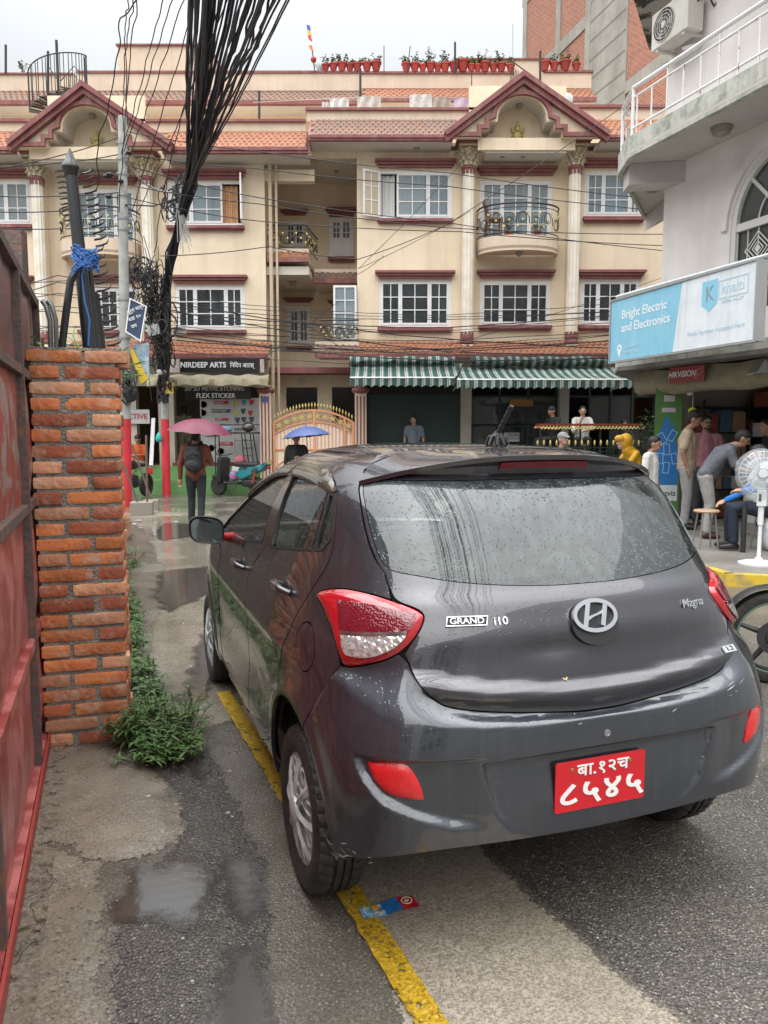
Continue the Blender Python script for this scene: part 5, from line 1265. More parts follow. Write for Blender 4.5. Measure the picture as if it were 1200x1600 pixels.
def _pchip(xs, ys):
 h=np.diff(xs); d=np.diff(ys)/h; m=np.zeros_like(ys)
 m[0]=d[0]; m[-1]=d[-1]
 for i in range(1,len(xs)-1):
  # smooth cardinal slope weighted by the spans
  m[i]=(d[i-1]*h[i]+d[i]*h[i-1])/(h[i]+h[i-1])
 def f(x):
  x=np.clip(np.asarray(x,float),xs[0],xs[-1]); i=np.clip(np.searchsorted(xs,x)-1,0,len(xs)-2)
  t=(x-xs[i])/h[i]; a=ys[i]; b=ys[i+1]; ma=m[i]*h[i]; mb=m[i+1]*h[i]
  return (2*t**3-3*t**2+1)*a+(t**3-2*t**2+t)*ma+(-2*t**3+3*t**2)*b+(t**3-t**2)*mb
 return f
_cf=[_pchip(CAR_ROWS[:,0],CAR_ROWS[:,k]) for k in range(1,6)]
YR0,YF0=0.42,2.05
def sstep(a,b,x):
 t=np.clip((np.asarray(x,float)-a)/(b-a),0,1); return t*t*(3-2*t)
def car_base(u,v):
 """u signed (negative = left side of the car); returns Nx3 points in car space"""
 u=np.asarray(u,float); v=np.asarray(v,float); s=np.sign(u); s=np.where(s==0,1,s); a=np.abs(u)
 z,W,R,F,n=[g(v) for g in _cf]; W=np.maximum(W,0)
 yr=np.minimum(YR0+0*v, np.where(v>1.38,YR0+(v-1.38)*1.2,YR0)); yr=np.where(v>1.38,YR0+(v-1.38)*1.0,YR0)
 yf=np.minimum(YF0,F-0.12-0.55*sstep(.7,1.1,v)*0.6); yf=np.maximum(yf,yr+.05)
 x=np.zeros_like(z+a); y=np.zeros_like(x)
 # rear quarter
 t=np.clip(a,0,1)*math.pi/2
 ct=np.cos(t); st=np.sin(t); b=np.maximum(yr-R,.02)
 # ray at angle in a normalised frame, n-norm radius
 r=(np.abs(ct)**n+np.abs(st)**n)**(-1/n)
 xr=W*r*st; y_r=yr-b*r*ct
 ys=yr+(np.clip(a,1,2)-1)*(yf-yr)
 t2=np.clip(3-a,0,1)*math.pi/2; nf=2.6+0*v
 r2=(np.cos(t2)**nf+np.sin(t2)**nf)**(-1/nf)
 xf=W*r2*np.sin(t2); y_f=yf+(F-yf)*r2*np.cos(t2)
 x=np.where(a<=1,xr,np.where(a<=2,W,xf)); y=np.where(a<=1,y_r,np.where(a<=2,ys,y_f))
 x=x*(1-0.010*((y-1.0)/2.0)**2)
 # roof crown drop towards the rear is in the rows; gentle hollow along the doors
 x=x-0.012*np.exp(-((z-.56)/.13)**2)*sstep(.25,.7,y)*(1-sstep(1.7,2.1,y))*(a>.4)
 x=x+0.010*np.exp(-((z-.845)/.035)**2)*sstep(-.1,.3,y)*(1-sstep(1.9,2.4,y))*(a>.4)
 return np.stack([s*x,y,z+0*x],-1)

# ================================================= THE GREY HATCHBACK
CAR_POS, CAR_ROT = (0.467, 2.872, 0), R_(20)
CAR = thing('parked_car', 'dark grey wet hatchback with red number plate parked over the yellow line in the foreground', 'car', CAR_POS, CAR_ROT)

def car_mat(name, col, **k):
 return M(name, col, **k)
def paint_mat(name, col, grime):
 m = bpy.data.materials.new(name); m.use_nodes = True; t = m.node_tree; N = t.nodes; L = t.links; b = N['Principled BSDF']
 tcn = N.new('ShaderNodeTexCoord')
 def noise(scale, detail, vec): 
  n = N.new('ShaderNodeTexNoise'); n.inputs['Scale'].default_value = scale; n.inputs['Detail'].default_value = detail; n.inputs['Roughness'].default_value = .65
  L.new(vec, n.inputs['Vector']); return n.outputs[0]
 def mapr(v, a, b_, c=0.0, d=1.0):
  r = N.new('ShaderNodeMapRange'); r.inputs['From Min'].default_value = a; r.inputs['From Max'].default_value = b_
  r.inputs['To Min'].default_value = c; r.inputs['To Max'].default_value = d; L.new(v, r.inputs['Value']); return r.outputs[0]
 mp = N.new('ShaderNodeMapping'); mp.inputs['Scale'].default_value = (26,26,1.3); L.new(tcn.outputs['Object'], mp.inputs['Vector'])
 st = mapr(noise(1, 5, mp.outputs[0]), .45, .75)
 pt = mapr(noise(3.2, 5, tcn.outputs['Object']), .4, .68)
 mm = N.new('ShaderNodeMath'); mm.operation = 'MULTIPLY'; L.new(st, mm.inputs[0]); L.new(pt, mm.inputs[1])
 x = N.new('ShaderNodeMix'); x.data_type = 'RGBA'; x.inputs['A'].default_value = (*col,1); x.inputs['B'].default_value = (*grime,1)
 L.new(mapr(mm.outputs[0], 0, 1, .0, .5), x.inputs['Factor']); L.new(x.outputs['Result'], b.inputs['Base Color'])
 b.inputs['Metallic'].default_value = .45; b.inputs['Roughness'].default_value = .34
 b.inputs['Coat Weight'].default_value = 1.0; L.new(mapr(mm.outputs[0], 0, 1, .035, .16), b.inputs['Coat Roughness']); b.inputs['Coat IOR'].default_value = 1.7
 # rain drops standing on the lacquer
 v = N.new('ShaderNodeTexVoronoi'); v.inputs['Scale'].default_value = 90; L.new(tcn.outputs['Object'], v.inputs['Vector'])
 vs = N.new('ShaderNodeSeparateColor'); L.new(v.outputs['Color'], vs.inputs[0])
 dr = N.new('ShaderNodeMath'); dr.operation = 'MULTIPLY'; L.new(mapr(v.outputs['Distance'], .36, .12), dr.inputs[0]); L.new(mapr(vs.outputs[0], .62, .70), dr.inputs[1])
 bp = N.new('ShaderNodeBump'); bp.inputs['Strength'].default_value = .3; bp.inputs['Distance'].default_value = .0015; L.new(dr.outputs[0], bp.inputs['Height'])
 L.new(bp.outputs[0], b.inputs['Coat Normal'])
 return m
c_paint = paint_mat('dark grey car paint', (.038,.036,.044), (.10,.097,.095))
c_bump = paint_mat('bumper paint', (.034,.039,.050), (.10,.10,.10))
c_black = M('black car trim', (.012,.012,.013), .45)
c_seal = M('rubber seal', (.008,.008,.009), .7)
c_under = M('car underside', (.012,.012,.012), .95)
c_seat = M('car seat fabric', (.28,.25,.22), .9)
c_dash = M('car dash plastic', (.06,.055,.05), .7)
c_chrome = M('chrome', (.66,.66,.68), .14, metal=1.0)
c_red = M('red lamp lens', (.42,.004,.012), .08, coat=1.0, spec=.7)
c_redd = M('dark red lamp lens', (.16,.006,.016), .1, coat=1.0, bump=.25, bs=150, bd=0)
c_refl = M('red reflector', (.62,.012,.015), .18, coat=.8, bump=.15, bs=260, bd=0)
c_clear = M('clear lamp lens', (.42,.38,.36), .12, metal=.55, coat=1.0, bump=.5, bs=55, bd=1, col2=(.75,.72,.70), ns=45)
c_lampe = M('lamp dark edge', (.22,.10,.10), .2, coat=1)
c_tire = M('tyre rubber', (.012,.012,.012), .6, col2=(.032,.030,.027), ns=14, bump=.3, bs=70)
c_rim = M('silver wheel cover', (.52,.54,.56), .4, metal=.15, col2=(.34,.35,.36), ns=22)
c_visor = M('smoked plastic visor', (.085,.075,.055), .12, coat=.8, alpha=.88)

def glass_mat(name, tint, haze, drop_s=120, drops=True, ior=1.9):
 m = bpy.data.materials.new(name); m.use_nodes = True; t = m.node_tree; N = t.nodes; L = t.links; N.clear()
 out = N.new('ShaderNodeOutputMaterial'); tr = N.new('ShaderNodeBsdfTransparent'); gl = N.new('ShaderNodeBsdfGlossy'); df = N.new('ShaderNodeBsdfDiffuse')
 tr.inputs['Color'].default_value = (*tint,1); gl.inputs['Roughness'].default_value = .03; df.inputs['Color'].default_value = (.42,.52,.53,1)
 tcn = N.new('ShaderNodeTexCoord'); fr = N.new('ShaderNodeFresnel'); fr.inputs['IOR'].default_value = ior
 n = N.new('ShaderNodeTexNoise'); n.inputs['Scale'].default_value = 2.6; n.inputs['Detail'].default_value = 5; L.new(tcn.outputs['Object'], n.inputs['Vector'])
 mp = N.new('ShaderNodeMapping'); mp.inputs['Scale'].default_value = (34,34,2.5); L.new(tcn.outputs['Object'], mp.inputs['Vector'])
 n2 = N.new('ShaderNodeTexNoise'); n2.inputs['Scale'].default_value = 1; n2.inputs['Detail'].default_value = 5; L.new(mp.outputs[0], n2.inputs['Vector'])
 r2 = N.new('ShaderNodeMapRange'); r2.inputs['From Min'].default_value = .45; r2.inputs['From Max'].default_value = .7; L.new(n2.outputs[0], r2.inputs['Value'])
 r = N.new('ShaderNodeMapRange'); r.inputs['From Min'].default_value = .35; r.inputs['From Max'].default_value = .65; r.inputs['To Min'].default_value = haze*.35; r.inputs['To Max'].default_value = haze
 L.new(n.outputs[0], r.inputs['Value'])
 ad = N.new('ShaderNodeMath'); ad.operation = 'MULTIPLY_ADD'; L.new(r2.outputs[0], ad.inputs[0]); ad.inputs[1].default_value = haze*.8; L.new(r.outputs[0], ad.inputs[2])
 v = N.new('ShaderNodeTexVoronoi'); v.inputs['Scale'].default_value = drop_s; L.new(tcn.outputs['Object'], v.inputs['Vector'])
 vs = N.new('ShaderNodeSeparateColor'); L.new(v.outputs['Color'], vs.inputs[0])
 a = N.new('ShaderNodeMapRange'); a.inputs['From Min'].default_value = .4; a.inputs['From Max'].default_value = .15; L.new(v.outputs['Distance'], a.inputs['Value'])
 b = N.new('ShaderNodeMapRange'); b.inputs['From Min'].default_value = .55; b.inputs['From Max'].default_value = .66; L.new(vs.outputs[0], b.inputs['Value'])
 mm = N.new('ShaderNodeMath'); mm.operation = 'MULTIPLY'; L.new(a.outputs[0], mm.inputs[0]); L.new(b.outputs[0], mm.inputs[1])
 bp = N.new('ShaderNodeBump'); bp.inputs['Strength'].default_value = .9 if drops else .1; bp.inputs['Distance'].default_value = .0015; L.new(mm.outputs[0], bp.inputs['Height'])
 L.new(bp.outputs[0], gl.inputs['Normal'])
 ad2 = N.new('ShaderNodeMath'); ad2.operation = 'MULTIPLY_ADD'; L.new(mm.outputs[0], ad2.inputs[0]); ad2.inputs[1].default_value = .18 if drops else 0; L.new(ad.outputs[0], ad2.inputs[2]); ad2.use_clamp = True
 m1 = N.new('ShaderNodeMixShader'); L.new(ad2.outputs[0], m1.inputs[0]); L.new(tr.outputs[0], m1.inputs[1]); L.new(df.outputs[0], m1.inputs[2])
 m2 = N.new('ShaderNodeMixShader'); L.new(fr.outputs[0], m2.inputs[0]); L.new(m1.outputs[0], m2.inputs[1]); L.new(gl.outputs[0], m2.inputs[2])
 L.new(m2.outputs[0], out.inputs['Surface']); return m
c_rglass = glass_mat('wet rear glass', (.56,.68,.68), .085, 100, True, 1.8)
c_sglass = glass_mat('wet side glass', (.38,.40,.36), .05, 110, True, 1.8)
c_wglass = glass_mat('windscreen glass', (.55,.6,.58), .06, 150, False, 1.5)

# ---- displaced surface
ZT = np.array([(0,.752),(.2,.773),(.3,.792),(.36,.82),(.40,.87),(.43,.93),(.50,.915),(.56,.895),(.66,.70),(1,.5)])
ZC = np.array([(0,.737),(.07,.738),(.2257,.741),(.3715,.758),(.463,.772),(.509,.812),(.535,.84),(.57,.855),(.66,.66),(1,.45)])
ZG = np.array([(0,.812),(.1,.817),(.2216,.832),(.30,.845),(.3619,.862),(.45,.88),(1,.9)])
def lut(T, x): return np.interp(x, T[:,0], T[:,1])
def none_disp(u, v, p): return np.zeros(len(u))
def body_disp(u, v, p):
 d = np.zeros(len(u)); a = np.abs(u)
 for yc, R in ((0,.385),(2.425,.385)):
  r = np.hypot(p[:,1]-yc, p[:,2]-.31); d += .012*np.exp(-((r-R)/.035)**2)*(np.abs(p[:,0]) > .6)
 return d
def gate_disp(u, v, p):
 a = np.abs(u); zg = lut(ZG, a)
 d = .026*(1-sstep(0,.042,v-zg))*(v > zg) + .026*(1-sstep(0,.05,zg-v))*(v <= zg)
 d -= .006*np.exp(-((v-.93)/.05)**2)*(1-sstep(.3,.5,a))
 d += .007*np.exp(-((v-1.09)/.03)**2)*(1-sstep(.38,.5,a))
 d -= .010*np.exp(-(((p[:,0]+.14)/.11)**2+((p[:,2]-.955)/.028)**2))      # the dent left of the emblem
 return d*(v < 1.2)
def bump_disp(u, v, p):
 a = np.abs(u); zt, zc = lut(ZT,a), lut(ZC,a)
 f = sstep(0,1,(zt-v)/np.maximum(zt-zc,.012)); d = .036*f*(1-sstep(.50,.655,a))
 x = np.abs(p[:,0]); z = v
 pts_ = np.stack([x,z],1); rp_ = [(0,.70),(.43,.70),(.43,.648),(.42,.60),(.405,.55),(.38,.49),(.33,.43),(.25,.40),(.12,.39),(0,.39)]; rp_ = rp_[1:-1]; rp_ = rp_ + [(-a_,b_) for a_,b_ in rp_[::-1]]
 m = np.where(pip(pts_,rp_), sstep(0,.03,seg_dist(pts_,rp_)), 0)*sstep(.652,.643,z)
 d -= m*.032*np.clip((z-.405)/.22,0,1)
 zb = np.interp(a,[.28,.356,.411,.464,.491,.51],[.45,.47,.503,.545,.60,.66])
 m2 = sstep(0,.008,.670-z)*sstep(-.004,.030,z-zb)*sstep(0,.018,.512-a)*sstep(.27,.36,a)
 d -= .022*m2*(1-m)
 d -= .03*sstep(.40,.30,z)*sstep(.5,.3,a)
 for yc, R in ((0,.385),(2.425,.385)):
  r = np.hypot(p[:,1]-yc, p[:,2]-.31); d += .010*np.exp(-((r-R)/.035)**2)*(np.abs(p[:,0]) > .6)
 return d
def surf_eval(u, v, disp, off=0.0):
 e = 1e-3
 def base(u, v):
  # wrap past the nose
  uu = np.where(np.abs(u) > 3, np.sign(u)*-(6-np.abs(u)), u); return car_base(uu, v)
 p = base(u,v); du = base(u+e,v)-base(u-e,v); vc = np.clip(v, .162, 1.597); dv = base(u,vc+e)-base(u,vc-e)
 n = np.cross(du, dv); ln = np.linalg.norm(n,axis=1,keepdims=True); n = n/np.maximum(ln,1e-9)
 c = p-np.array([0,1.1,.7]); flip = (n*c).sum(1) < 0; n[flip] *= -1
 return p + n*(disp(u,v,p)+off)[:,None], n
def surf_pn(u, v, disp, off=0.0):
 u = np.asarray(u,float); v = np.asarray(v,float)
 P, n0 = surf_eval(u,v,disp,off); e = .003
 A_, _ = surf_eval(u+e/1.6,v,disp,off); B_, _ = surf_eval(u-e/1.6,v,disp,off); C_, _ = surf_eval(u,v+e,disp,off); D_, _ = surf_eval(u,v-e,disp,off)
 n = np.cross(A_-B_, C_-D_); n /= np.maximum(np.linalg.norm(n,axis=1,keepdims=True),1e-9); n[(n*n0).sum(1) < 0] *= -1
 return P, n
def dens(poly, step=.012):
 out = []
 for i in range(len(poly)):
  a = np.array(poly[i]); b = np.array(poly[(i+1) % len(poly)]); m = max(1, int(np.linalg.norm(b-a)/step))
  out += [tuple(a+(b-a)*k/m) for k in range(m)]
 return out
def chaikin(poly, keep=0.5, it=2):
 """round off the kinks of a traced outline but leave true corners"""
 for _ in range(it):
  out = []; n = len(poly)
  for i in range(n):
   p0, p1, p2 = np.array(poly[i-1]), np.array(poly[i]), np.array(poly[(i+1) % n])
   a, b = p1-p0, p2-p1; la, lb = np.linalg.norm(a), np.linalg.norm(b)
   if la < 1e-6 or lb < 1e-6: continue
   if (a@b)/(la*lb) < keep: out.append(tuple(p1))
   else: out += [tuple(p1-a*.25), tuple(p1+b*.25)]
  poly = out
 return poly
def inset(poly, d):
 P = [tuple(p) for p in poly]; L, Rr = frame_pts(P, abs(d), True)
 area = sum(P[i][0]*P[(i+1) % len(P)][1]-P[(i+1) % len(P)][0]*P[i][1] for i in range(len(P)))
 return [tuple(q) for q in ((L if area > 0 else Rr) if d > 0 else (Rr if area > 0 else L))]
def S2(poly): return [(p[0]*1.6, p[1]) for p in poly]
def uvpanel(name, poly, mat, parent=None, disp=body_disp, off=0.0, res=.03, gap=.0022, lip=.014, holes=(), rnd=True, bulge=0.0, bw=.03, mirror=False, front=False, keep=.5):
 """one body panel cut out of the car's surface; poly in (u, v)"""
 outs = []
 for sg in ((-1,1) if mirror else (1,)):
  po = S2([(p[0]*sg, p[1]) for p in poly]); hs = [S2([(p[0]*sg, p[1]) for p in h]) for h in holes]
  if rnd: po = chaikin(po, keep); hs = [chaikin(h, keep) for h in hs]
  po = inset(po, gap) if gap else po; hs = [inset(h, -gap) if gap else h for h in hs]
  st = min(.02, res*.8); loops = [dens(po, st)] + [dens(h, st) for h in hs]
  arr = np.array(loops[0]); x0, y0 = arr.min(0); x1, y1 = arr.max(0)
  gx, gy = np.meshgrid(np.arange(x0,x1,res), np.arange(y0,y1,res)); g = np.stack([gx.ravel(),gy.ravel()],1)
  ok = pip(g, loops[0]) & (seg_dist(g, loops[0]) > res*.45)
  for h in loops[1:]: ok &= ~pip(g,h) & (seg_dist(g,h) > res*.45)
  g = g[ok]; allp = [p for L in loops for p in L]; nb = len(allp); edges = []; k = 0
  for L in loops:
   edges += [(k+i, k+(i+1) % len(L)) for i in range(len(L))]; k += len(L)
  V = [Vector(p) for p in allp] + [Vector(p) for p in g]
  r = delaunay_2d_cdt(V, edges, [], 0, 1e-5)
  v2 = np.array([tuple(q) for q in r[0]]); F_ = r[2]
  cen = np.array([v2[list(f)].mean(0) for f in F_]); ok = pip(cen, loops[0])
  for h in loops[1:]: ok &= ~pip(cen,h)
  F_ = [tuple(f) for f, o_ in zip(F_, ok) if o_]
  u = v2[:,0]/1.6; v = v2[:,1]
  if front: s_ = np.where(u < 0, -1, 1); u = s_*(3-np.abs(u))
  if bulge:
   dd = seg_dist(v2, loops[0]); bl = bulge*(1-(1-np.clip(dd/bw,0,1))**2)**.5
  else: bl = np.zeros(len(u))
  P, n = surf_pn(u, v, disp, off)
  P = P + n*bl[:,None]
  if bulge:    # normals from geometry
   n = None
  nv = len(P); verts = [tuple(p) for p in P]; faces = []
  # orient outward
  _, n1 = surf_eval(u, v, disp)
  for f in F_:
   a, b, c = P[f[0]], P[f[1]], P[f[2]]
   fn = np.cross(b-a, c-a); faces.append(f if fn @ n1[f[0]] > 0 else f[::-1])
  # lip
  cnt = {}
  for f in faces:
   for i in range(len(f)): e = (f[i], f[(i+1) % len(f)]); cnt[tuple(sorted(e))] = cnt.get(tuple(sorted(e)),0)+1
  be = [(f[i], f[(i+1) % len(f)]) for f in faces for i in range(len(f)) if cnt[tuple(sorted((f[i], f[(i+1) % len(f)])))] == 1]
  mp = {}
  def lv(i):
   if i not in mp:
    mp[i] = len(verts); verts.append(tuple(P[i])); verts.append(tuple(P[i]-n1[i]*lip))
   return mp[i]
  nf0 = len(faces)
  for a, b in be:
   x, y = lv(a), lv(b); faces.append((b, a, x, y) if False else (y, x, x+1, y+1))
  me = bpy.data.meshes.new(name); me.from_pydata(verts, [], faces); me.update()
  me.polygons.foreach_set('use_smooth', [True]*len(me.polygons))
  if n is not None:
   nn = [tuple(q) for q in n]+[(0,0,0)]*(len(verts)-nv)
   ln = []
   for pi, pl in enumerate(me.polygons):
    for li in pl.loop_indices:
     vi = me.loops[li].vertex_index; ln.append(nn[vi] if vi < nv and pi < nf0 else (0,0,0))
   me.normals_split_custom_set(ln)
  me.materials.append(mat)
  o = obj(name, me, None, parent or CAR, world=False); outs.append(o)
 return outs if mirror else outs[0]
def u_of_y(y, z):
 lo, hi = 0.0, 3.0
 for _ in range(40):
  m = (lo+hi)/2
  if car_base(np.array([m]), np.array([z]))[0][1] < y: lo = m
  else: hi = m
 return (lo+hi)/2
def u_of_x(x, z):
 lo, hi = 0.0, 1.0
 for _ in range(40):
  m = (lo+hi)/2
  if car_base(np.array([m]), np.array([z]))[0][0] < x: lo = m
  else: hi = m
 return (lo+hi)/2
def arch(yc, a0, a1, R=.372, zc=.312, n=16):
 out = []
 for k in range(n+1):
  t = R_(a0+(a1-a0)*k/n); z = max(.2, zc+R*math.sin(t)); out.append((u_of_y(yc+R*math.cos(t), z), z))
 return out
def mirr(half):    # half outline from u=0 side outward -> full symmetric outline
 return [(p[0],p[1]) for p in half] + [(-p[0],p[1]) for p in half[::-1]]

# dark shell below the panels closes every gap
def shell(u0, u1, v0, v1, off, cut=None, nu=120, nv=40):
 us = np.linspace(u0,u1,nu); vs = np.linspace(v0,v1,nv); U, V = np.meshgrid(us,vs,indexing='ij'); P, _ = surf_eval(U.ravel(),V.ravel(),none_disp,off)
 f = []
 for i in range(nu-1):
  for j in range(nv-1):
   c = P[i*nv+j]
   if cut is not None and cut(us[i],vs[j],c): continue
   f.append((i*nv+j,(i+1)*nv+j,(i+1)*nv+j+1,i*nv+j+1))
 return P, f
def shell_cut(u, v, p):
 if v < .44 and abs(u) < 1.0: return True
 if v > .99 and (abs(u) < .47 and v > 1.10 and v < 1.47): return True
 if v > 1.0 and abs(u) > .62: return True
 for yc in (0, 2.425):
  if math.hypot(p[1]-yc, p[2]-.31) < .36 and abs(p[0]) > .5: return True
 return False
P_, f_ = shell(-2.99, 2.99, .22, 1.13, -.022, shell_cut, 260, 50); mb = MB(); mb.add([tuple(p) for p in P_], f_)
shell_o = obj('inner_shell', mb.box(-.60,.60,-.25,2.9,.24,.28), c_under, CAR, world=False)
for yc in (0, 2.425):
 for s_ in (-1,1):
  mb = MB(); pts = [(yc+.375*math.cos(R_(t)), .31+.375*math.sin(R_(t))) for t in range(0,181,10)]
  for i in range(len(pts)-1):
   a, b = pts[i], pts[i+1]; mb.quad((s_*.77,a[0],a[1]),(s_*.77,b[0],b[1]),(s_*.50,b[0],b[1]),(s_*.50,a[0],a[1]))
  mb.add([(s_*.5,a,b) for a,b in pts], [tuple(range(len(pts)))]); obj('wheel_arch_liner', mb, c_under, CAR, world=False)

LAMP = [(.6848,1.0648),(.67,1.083),(.6218,1.1036),(.5726,1.1133),(.5143,1.1101),(.4572,1.095),(.418,1.0795),(.4041,1.0668),(.4016,1.0536),(.4101,1.0193),(.4253,.9838),(.4436,.9557),(.4682,.9327),(.5047,.9124),(.5382,.897),(.5532,.8955),(.5674,.926),(.5966,.9817),(.6397,1.0341)]
GLASS_H = [(0,1.128),(.095,1.130),(.20,1.137),(.325,1.152),(.42,1.172),(.475,1.180),(.497,1.203),(.5223,1.265),(.5493,1.35),(.567,1.41),(.572,1.452),(.45,1.455),(.2,1.46),(0,1.462)]
GATE_H = [(0,.752),(.0589,.7541),(.1952,.7729),(.2909,.7913),(.3511,.8082),(.3738,.8268),(.3963,.862),(.414,.900),(.4245,.9365),(.433,.955),(.4253,.9838),(.4101,1.0193),(.4016,1.0536),(.4041,1.0668),(.418,1.0795),(.4572,1.095),(.470,1.116),(.483,1.159),(.487,1.176),(.510,1.203),(.536,1.265),(.563,1.35),(.583,1.42),(.586,1.47),(.45,1.478),(.2,1.482),(0,1.484)]
SEAM = [(.5611,.8945),(.6612,.6789)]
gate = uvpanel('tailgate', mirr(GATE_H), c_paint, disp=gate_disp, res=.018, holes=[mirr(GLASS_H)], keep=.7)
rg = uvpanel('rear_window', mirr(GLASS_H), c_rglass, parent=gate, disp=none_disp, off=-.002, res=.04, lip=.002, gap=.001)
fr_in = [(p[0]*.955 if p[0] > .3 else p[0], 1.295+(p[1]-1.295)*(.90)) for p in GLASS_H]
uvpanel('window_frit', mirr(GLASS_H), c_seal, parent=gate, disp=none_disp, off=-.006, res=.03, holes=[mirr(fr_in)], lip=.004, gap=0)
# body side with door openings
DOORF = [(1.250,1.118),(1.2863,.995),(1.2866,.929),(1.261,.793),(1.2744,.64),(1.315,.47),(1.34,.29),(1.80,.27),(1.865,.40),(1.865,.578),(1.80,.80),(1.785,.90),(1.80,.965),(1.98,1.02),(2.10,1.055),(2.13,1.13),(2.10,1.25),(2.06,1.36),(2.01,1.425),(1.90,1.448),(1.5,1.452)]
DOORR = [(1.242,1.118),(1.278,.995),(1.2786,.929),(1.253,.793),(1.2664,.64),(1.307,.47),(1.332,.29),(1.13,.28)] + arch(0,14,60,.40,.312,7) + [(.871,.6968),(.8324,.8014),(.7672,.9297),(.7396,1.0171),(.7001,1.0905),(.6527,1.1824),(.650,1.2417),(.665,1.33),(.682,1.412),(.735,1.447),(.87,1.455),(1.2,1.458),(1.492,1.454)]
FW = [(1.30,1.120),(1.64,1.058),(1.85,1.030),(1.99,1.055),(2.055,1.12),(2.04,1.245),(2.01,1.345),(1.955,1.405),(1.8,1.432),(1.56,1.437)]
RW = [(1.155,1.140),(1.17,1.122),(.757,1.190),(.745,1.40),(.80,1.428),(1.1,1.438),(1.44,1.440)]
QW = [(.742,1.192),(.697,1.203),(.668,1.242),(.688,1.37),(.70,1.39),(.728,1.398)]
ROOFV = 1.518
FUEL = [(.685+.047*math.cos(2*math.pi*k/24)*.95, .90+.080*math.sin(2*math.pi*k/24)) for k in range(24)]
BSIDE = [SEAM[1], SEAM[0], (.5674,.926),(.5966,.9817),(.6397,1.0341),(.6848,1.0648),(.67,1.083),(.6218,1.1036),(.5726,1.1133),(.5143,1.1101),(.470,1.100),(.474,1.116),(.486,1.159),(.490,1.176),(.513,1.203),(.540,1.265),(.567,1.35),(.587,1.42),(.590,1.472),(.56,1.50),(.52,ROOFV),(1.0,ROOFV),(1.6,ROOFV),(2.1,ROOFV),(2.33,ROOFV),(2.34,1.44),(2.30,1.30),(2.26,1.15),(2.24,1.06),(2.16,1.02),(1.98,1.005),(1.81,.955),(1.795,.90),(1.81,.80),(1.875,.578),(1.875,.40),(1.81,.25),(1.7,.215),(1.16,.215)] + arch(0,-8,118,.372,.312,16)
bs_ = uvpanel('body_side', BSIDE, c_paint, disp=body_disp, res=.035, holes=[DOORR, DOORF, FUEL], mirror=True, gap=.0015, keep=.6)
uvpanel('fuel_flap', FUEL, c_paint, disp=body_disp, res=.02, gap=.003, mirror=True)
uvpanel('door_sill_trim', [(1.16,.21),(1.7,.21),(1.81,.25),(1.80,.262),(1.345,.28),(1.13,.27)], c_paint, disp=body_disp, off=.004, res=.04, mirror=True)
dr_ = uvpanel('rear_door', DOORR, c_paint, disp=body_disp, off=.001, res=.03, holes=[RW, QW], mirror=True, keep=.6)
df_ = uvpanel('front_door', DOORF, c_paint, disp=body_disp, off=.001, res=.03, holes=[FW], mirror=True, keep=.6)
for k in range(2):
 sg = (-1,1)[k]; fl = lambda L: [(p[0]*sg, p[1]) for p in L]
 uvpanel('window', fl(RW), c_sglass, dr_[k], none_disp, -.006, .05, gap=0, lip=.002); uvpanel('quarter_window', fl(QW), c_sglass, dr_[k], none_disp, -.006, .05, gap=0, lip=.002)
 uvpanel('window', fl(FW), c_sglass, df_[k], none_disp, -.006, .05, gap=0, lip=.002)
 for L, par in ((RW,dr_[k]),(QW,dr_[k]),(FW,df_[k])):
  uvpanel('window_seal', fl(L), c_seal, par, none_disp, .0035, .05, gap=-.001, lip=.008, holes=[fl([tuple(np.array(q)/np.array((1.6,1))) for q in inset(S2(L), .009)])], rnd=False)
 # black pillar strips between the windows
 uvpanel('pillar_trim', fl([(1.43,1.436),(1.565,1.434),(1.305,1.122),(1.16,1.128)]), M('brown black pillar film', (.035,.02,.016), .2, coat=.5), df_[k], none_disp, .004, .05, gap=0, lip=.004)
 uvpanel('rain_visor', fl([(2.10,1.27),(2.075,1.37),(2.01,1.448),(1.88,1.475),(1.5,1.482),(1.49,1.42),(1.8,1.412),(1.93,1.386),(2.0,1.335),(2.06,1.265)]), c_visor, df_[k], none_disp, .006, .02, gap=0, lip=.003, bulge=.014, bw=.04)
 uvpanel('rain_visor', fl([(1.47,1.482),(1.0,1.482),(.86,1.474),(.745,1.452),(.68,1.405),(.705,1.392),(.80,1.405),(1.0,1.418),(1.46,1.420)]), c_visor, dr_[k], none_disp, .006, .02, gap=0, lip=.003, bulge=.016, bw=.04)
# rear bumper
BH_T = [(0,.752),(.0589,.7541),(.1952,.7729),(.2909,.7913),(.3511,.8082),(.3738,.8268),(.3963,.862),(.414,.900),(.4245,.9365),(.4436,.9557),(.4682,.9327),(.5047,.9124),(.5382,.897),(.5611,.8945),(.6612,.6789)]
BH_B = arch(0,118,180,.372,.312,12) + [(.60,.308),(.577,.325),(.513,.352),(.46,.385),(.40,.408),(.33,.412),(.20,.402),(.058,.396),(0,.396)]
bh = BH_T + BH_B
bumper = uvpanel('rear_bumper', bh + [(-p[0],p[1]) for p in bh[::-1]][1:-1], c_bump, disp=bump_disp, res=.0095, lip=.05, keep=.75)
REFL = [(.4903,.6592),(.4355,.667),(.4197,.659),(.4044,.6168),(.3965,.5688),(.3978,.5534),(.4211,.5558),(.4581,.5689),(.4741,.5937),(.4849,.6243)]
uvpanel('reflector', REFL, c_refl, bumper, lambda u,v,p: bump_disp(u,v,p)*0+.018, 0, .015, gap=.004, lip=.03, bulge=.008, bw=.012, mirror=True)
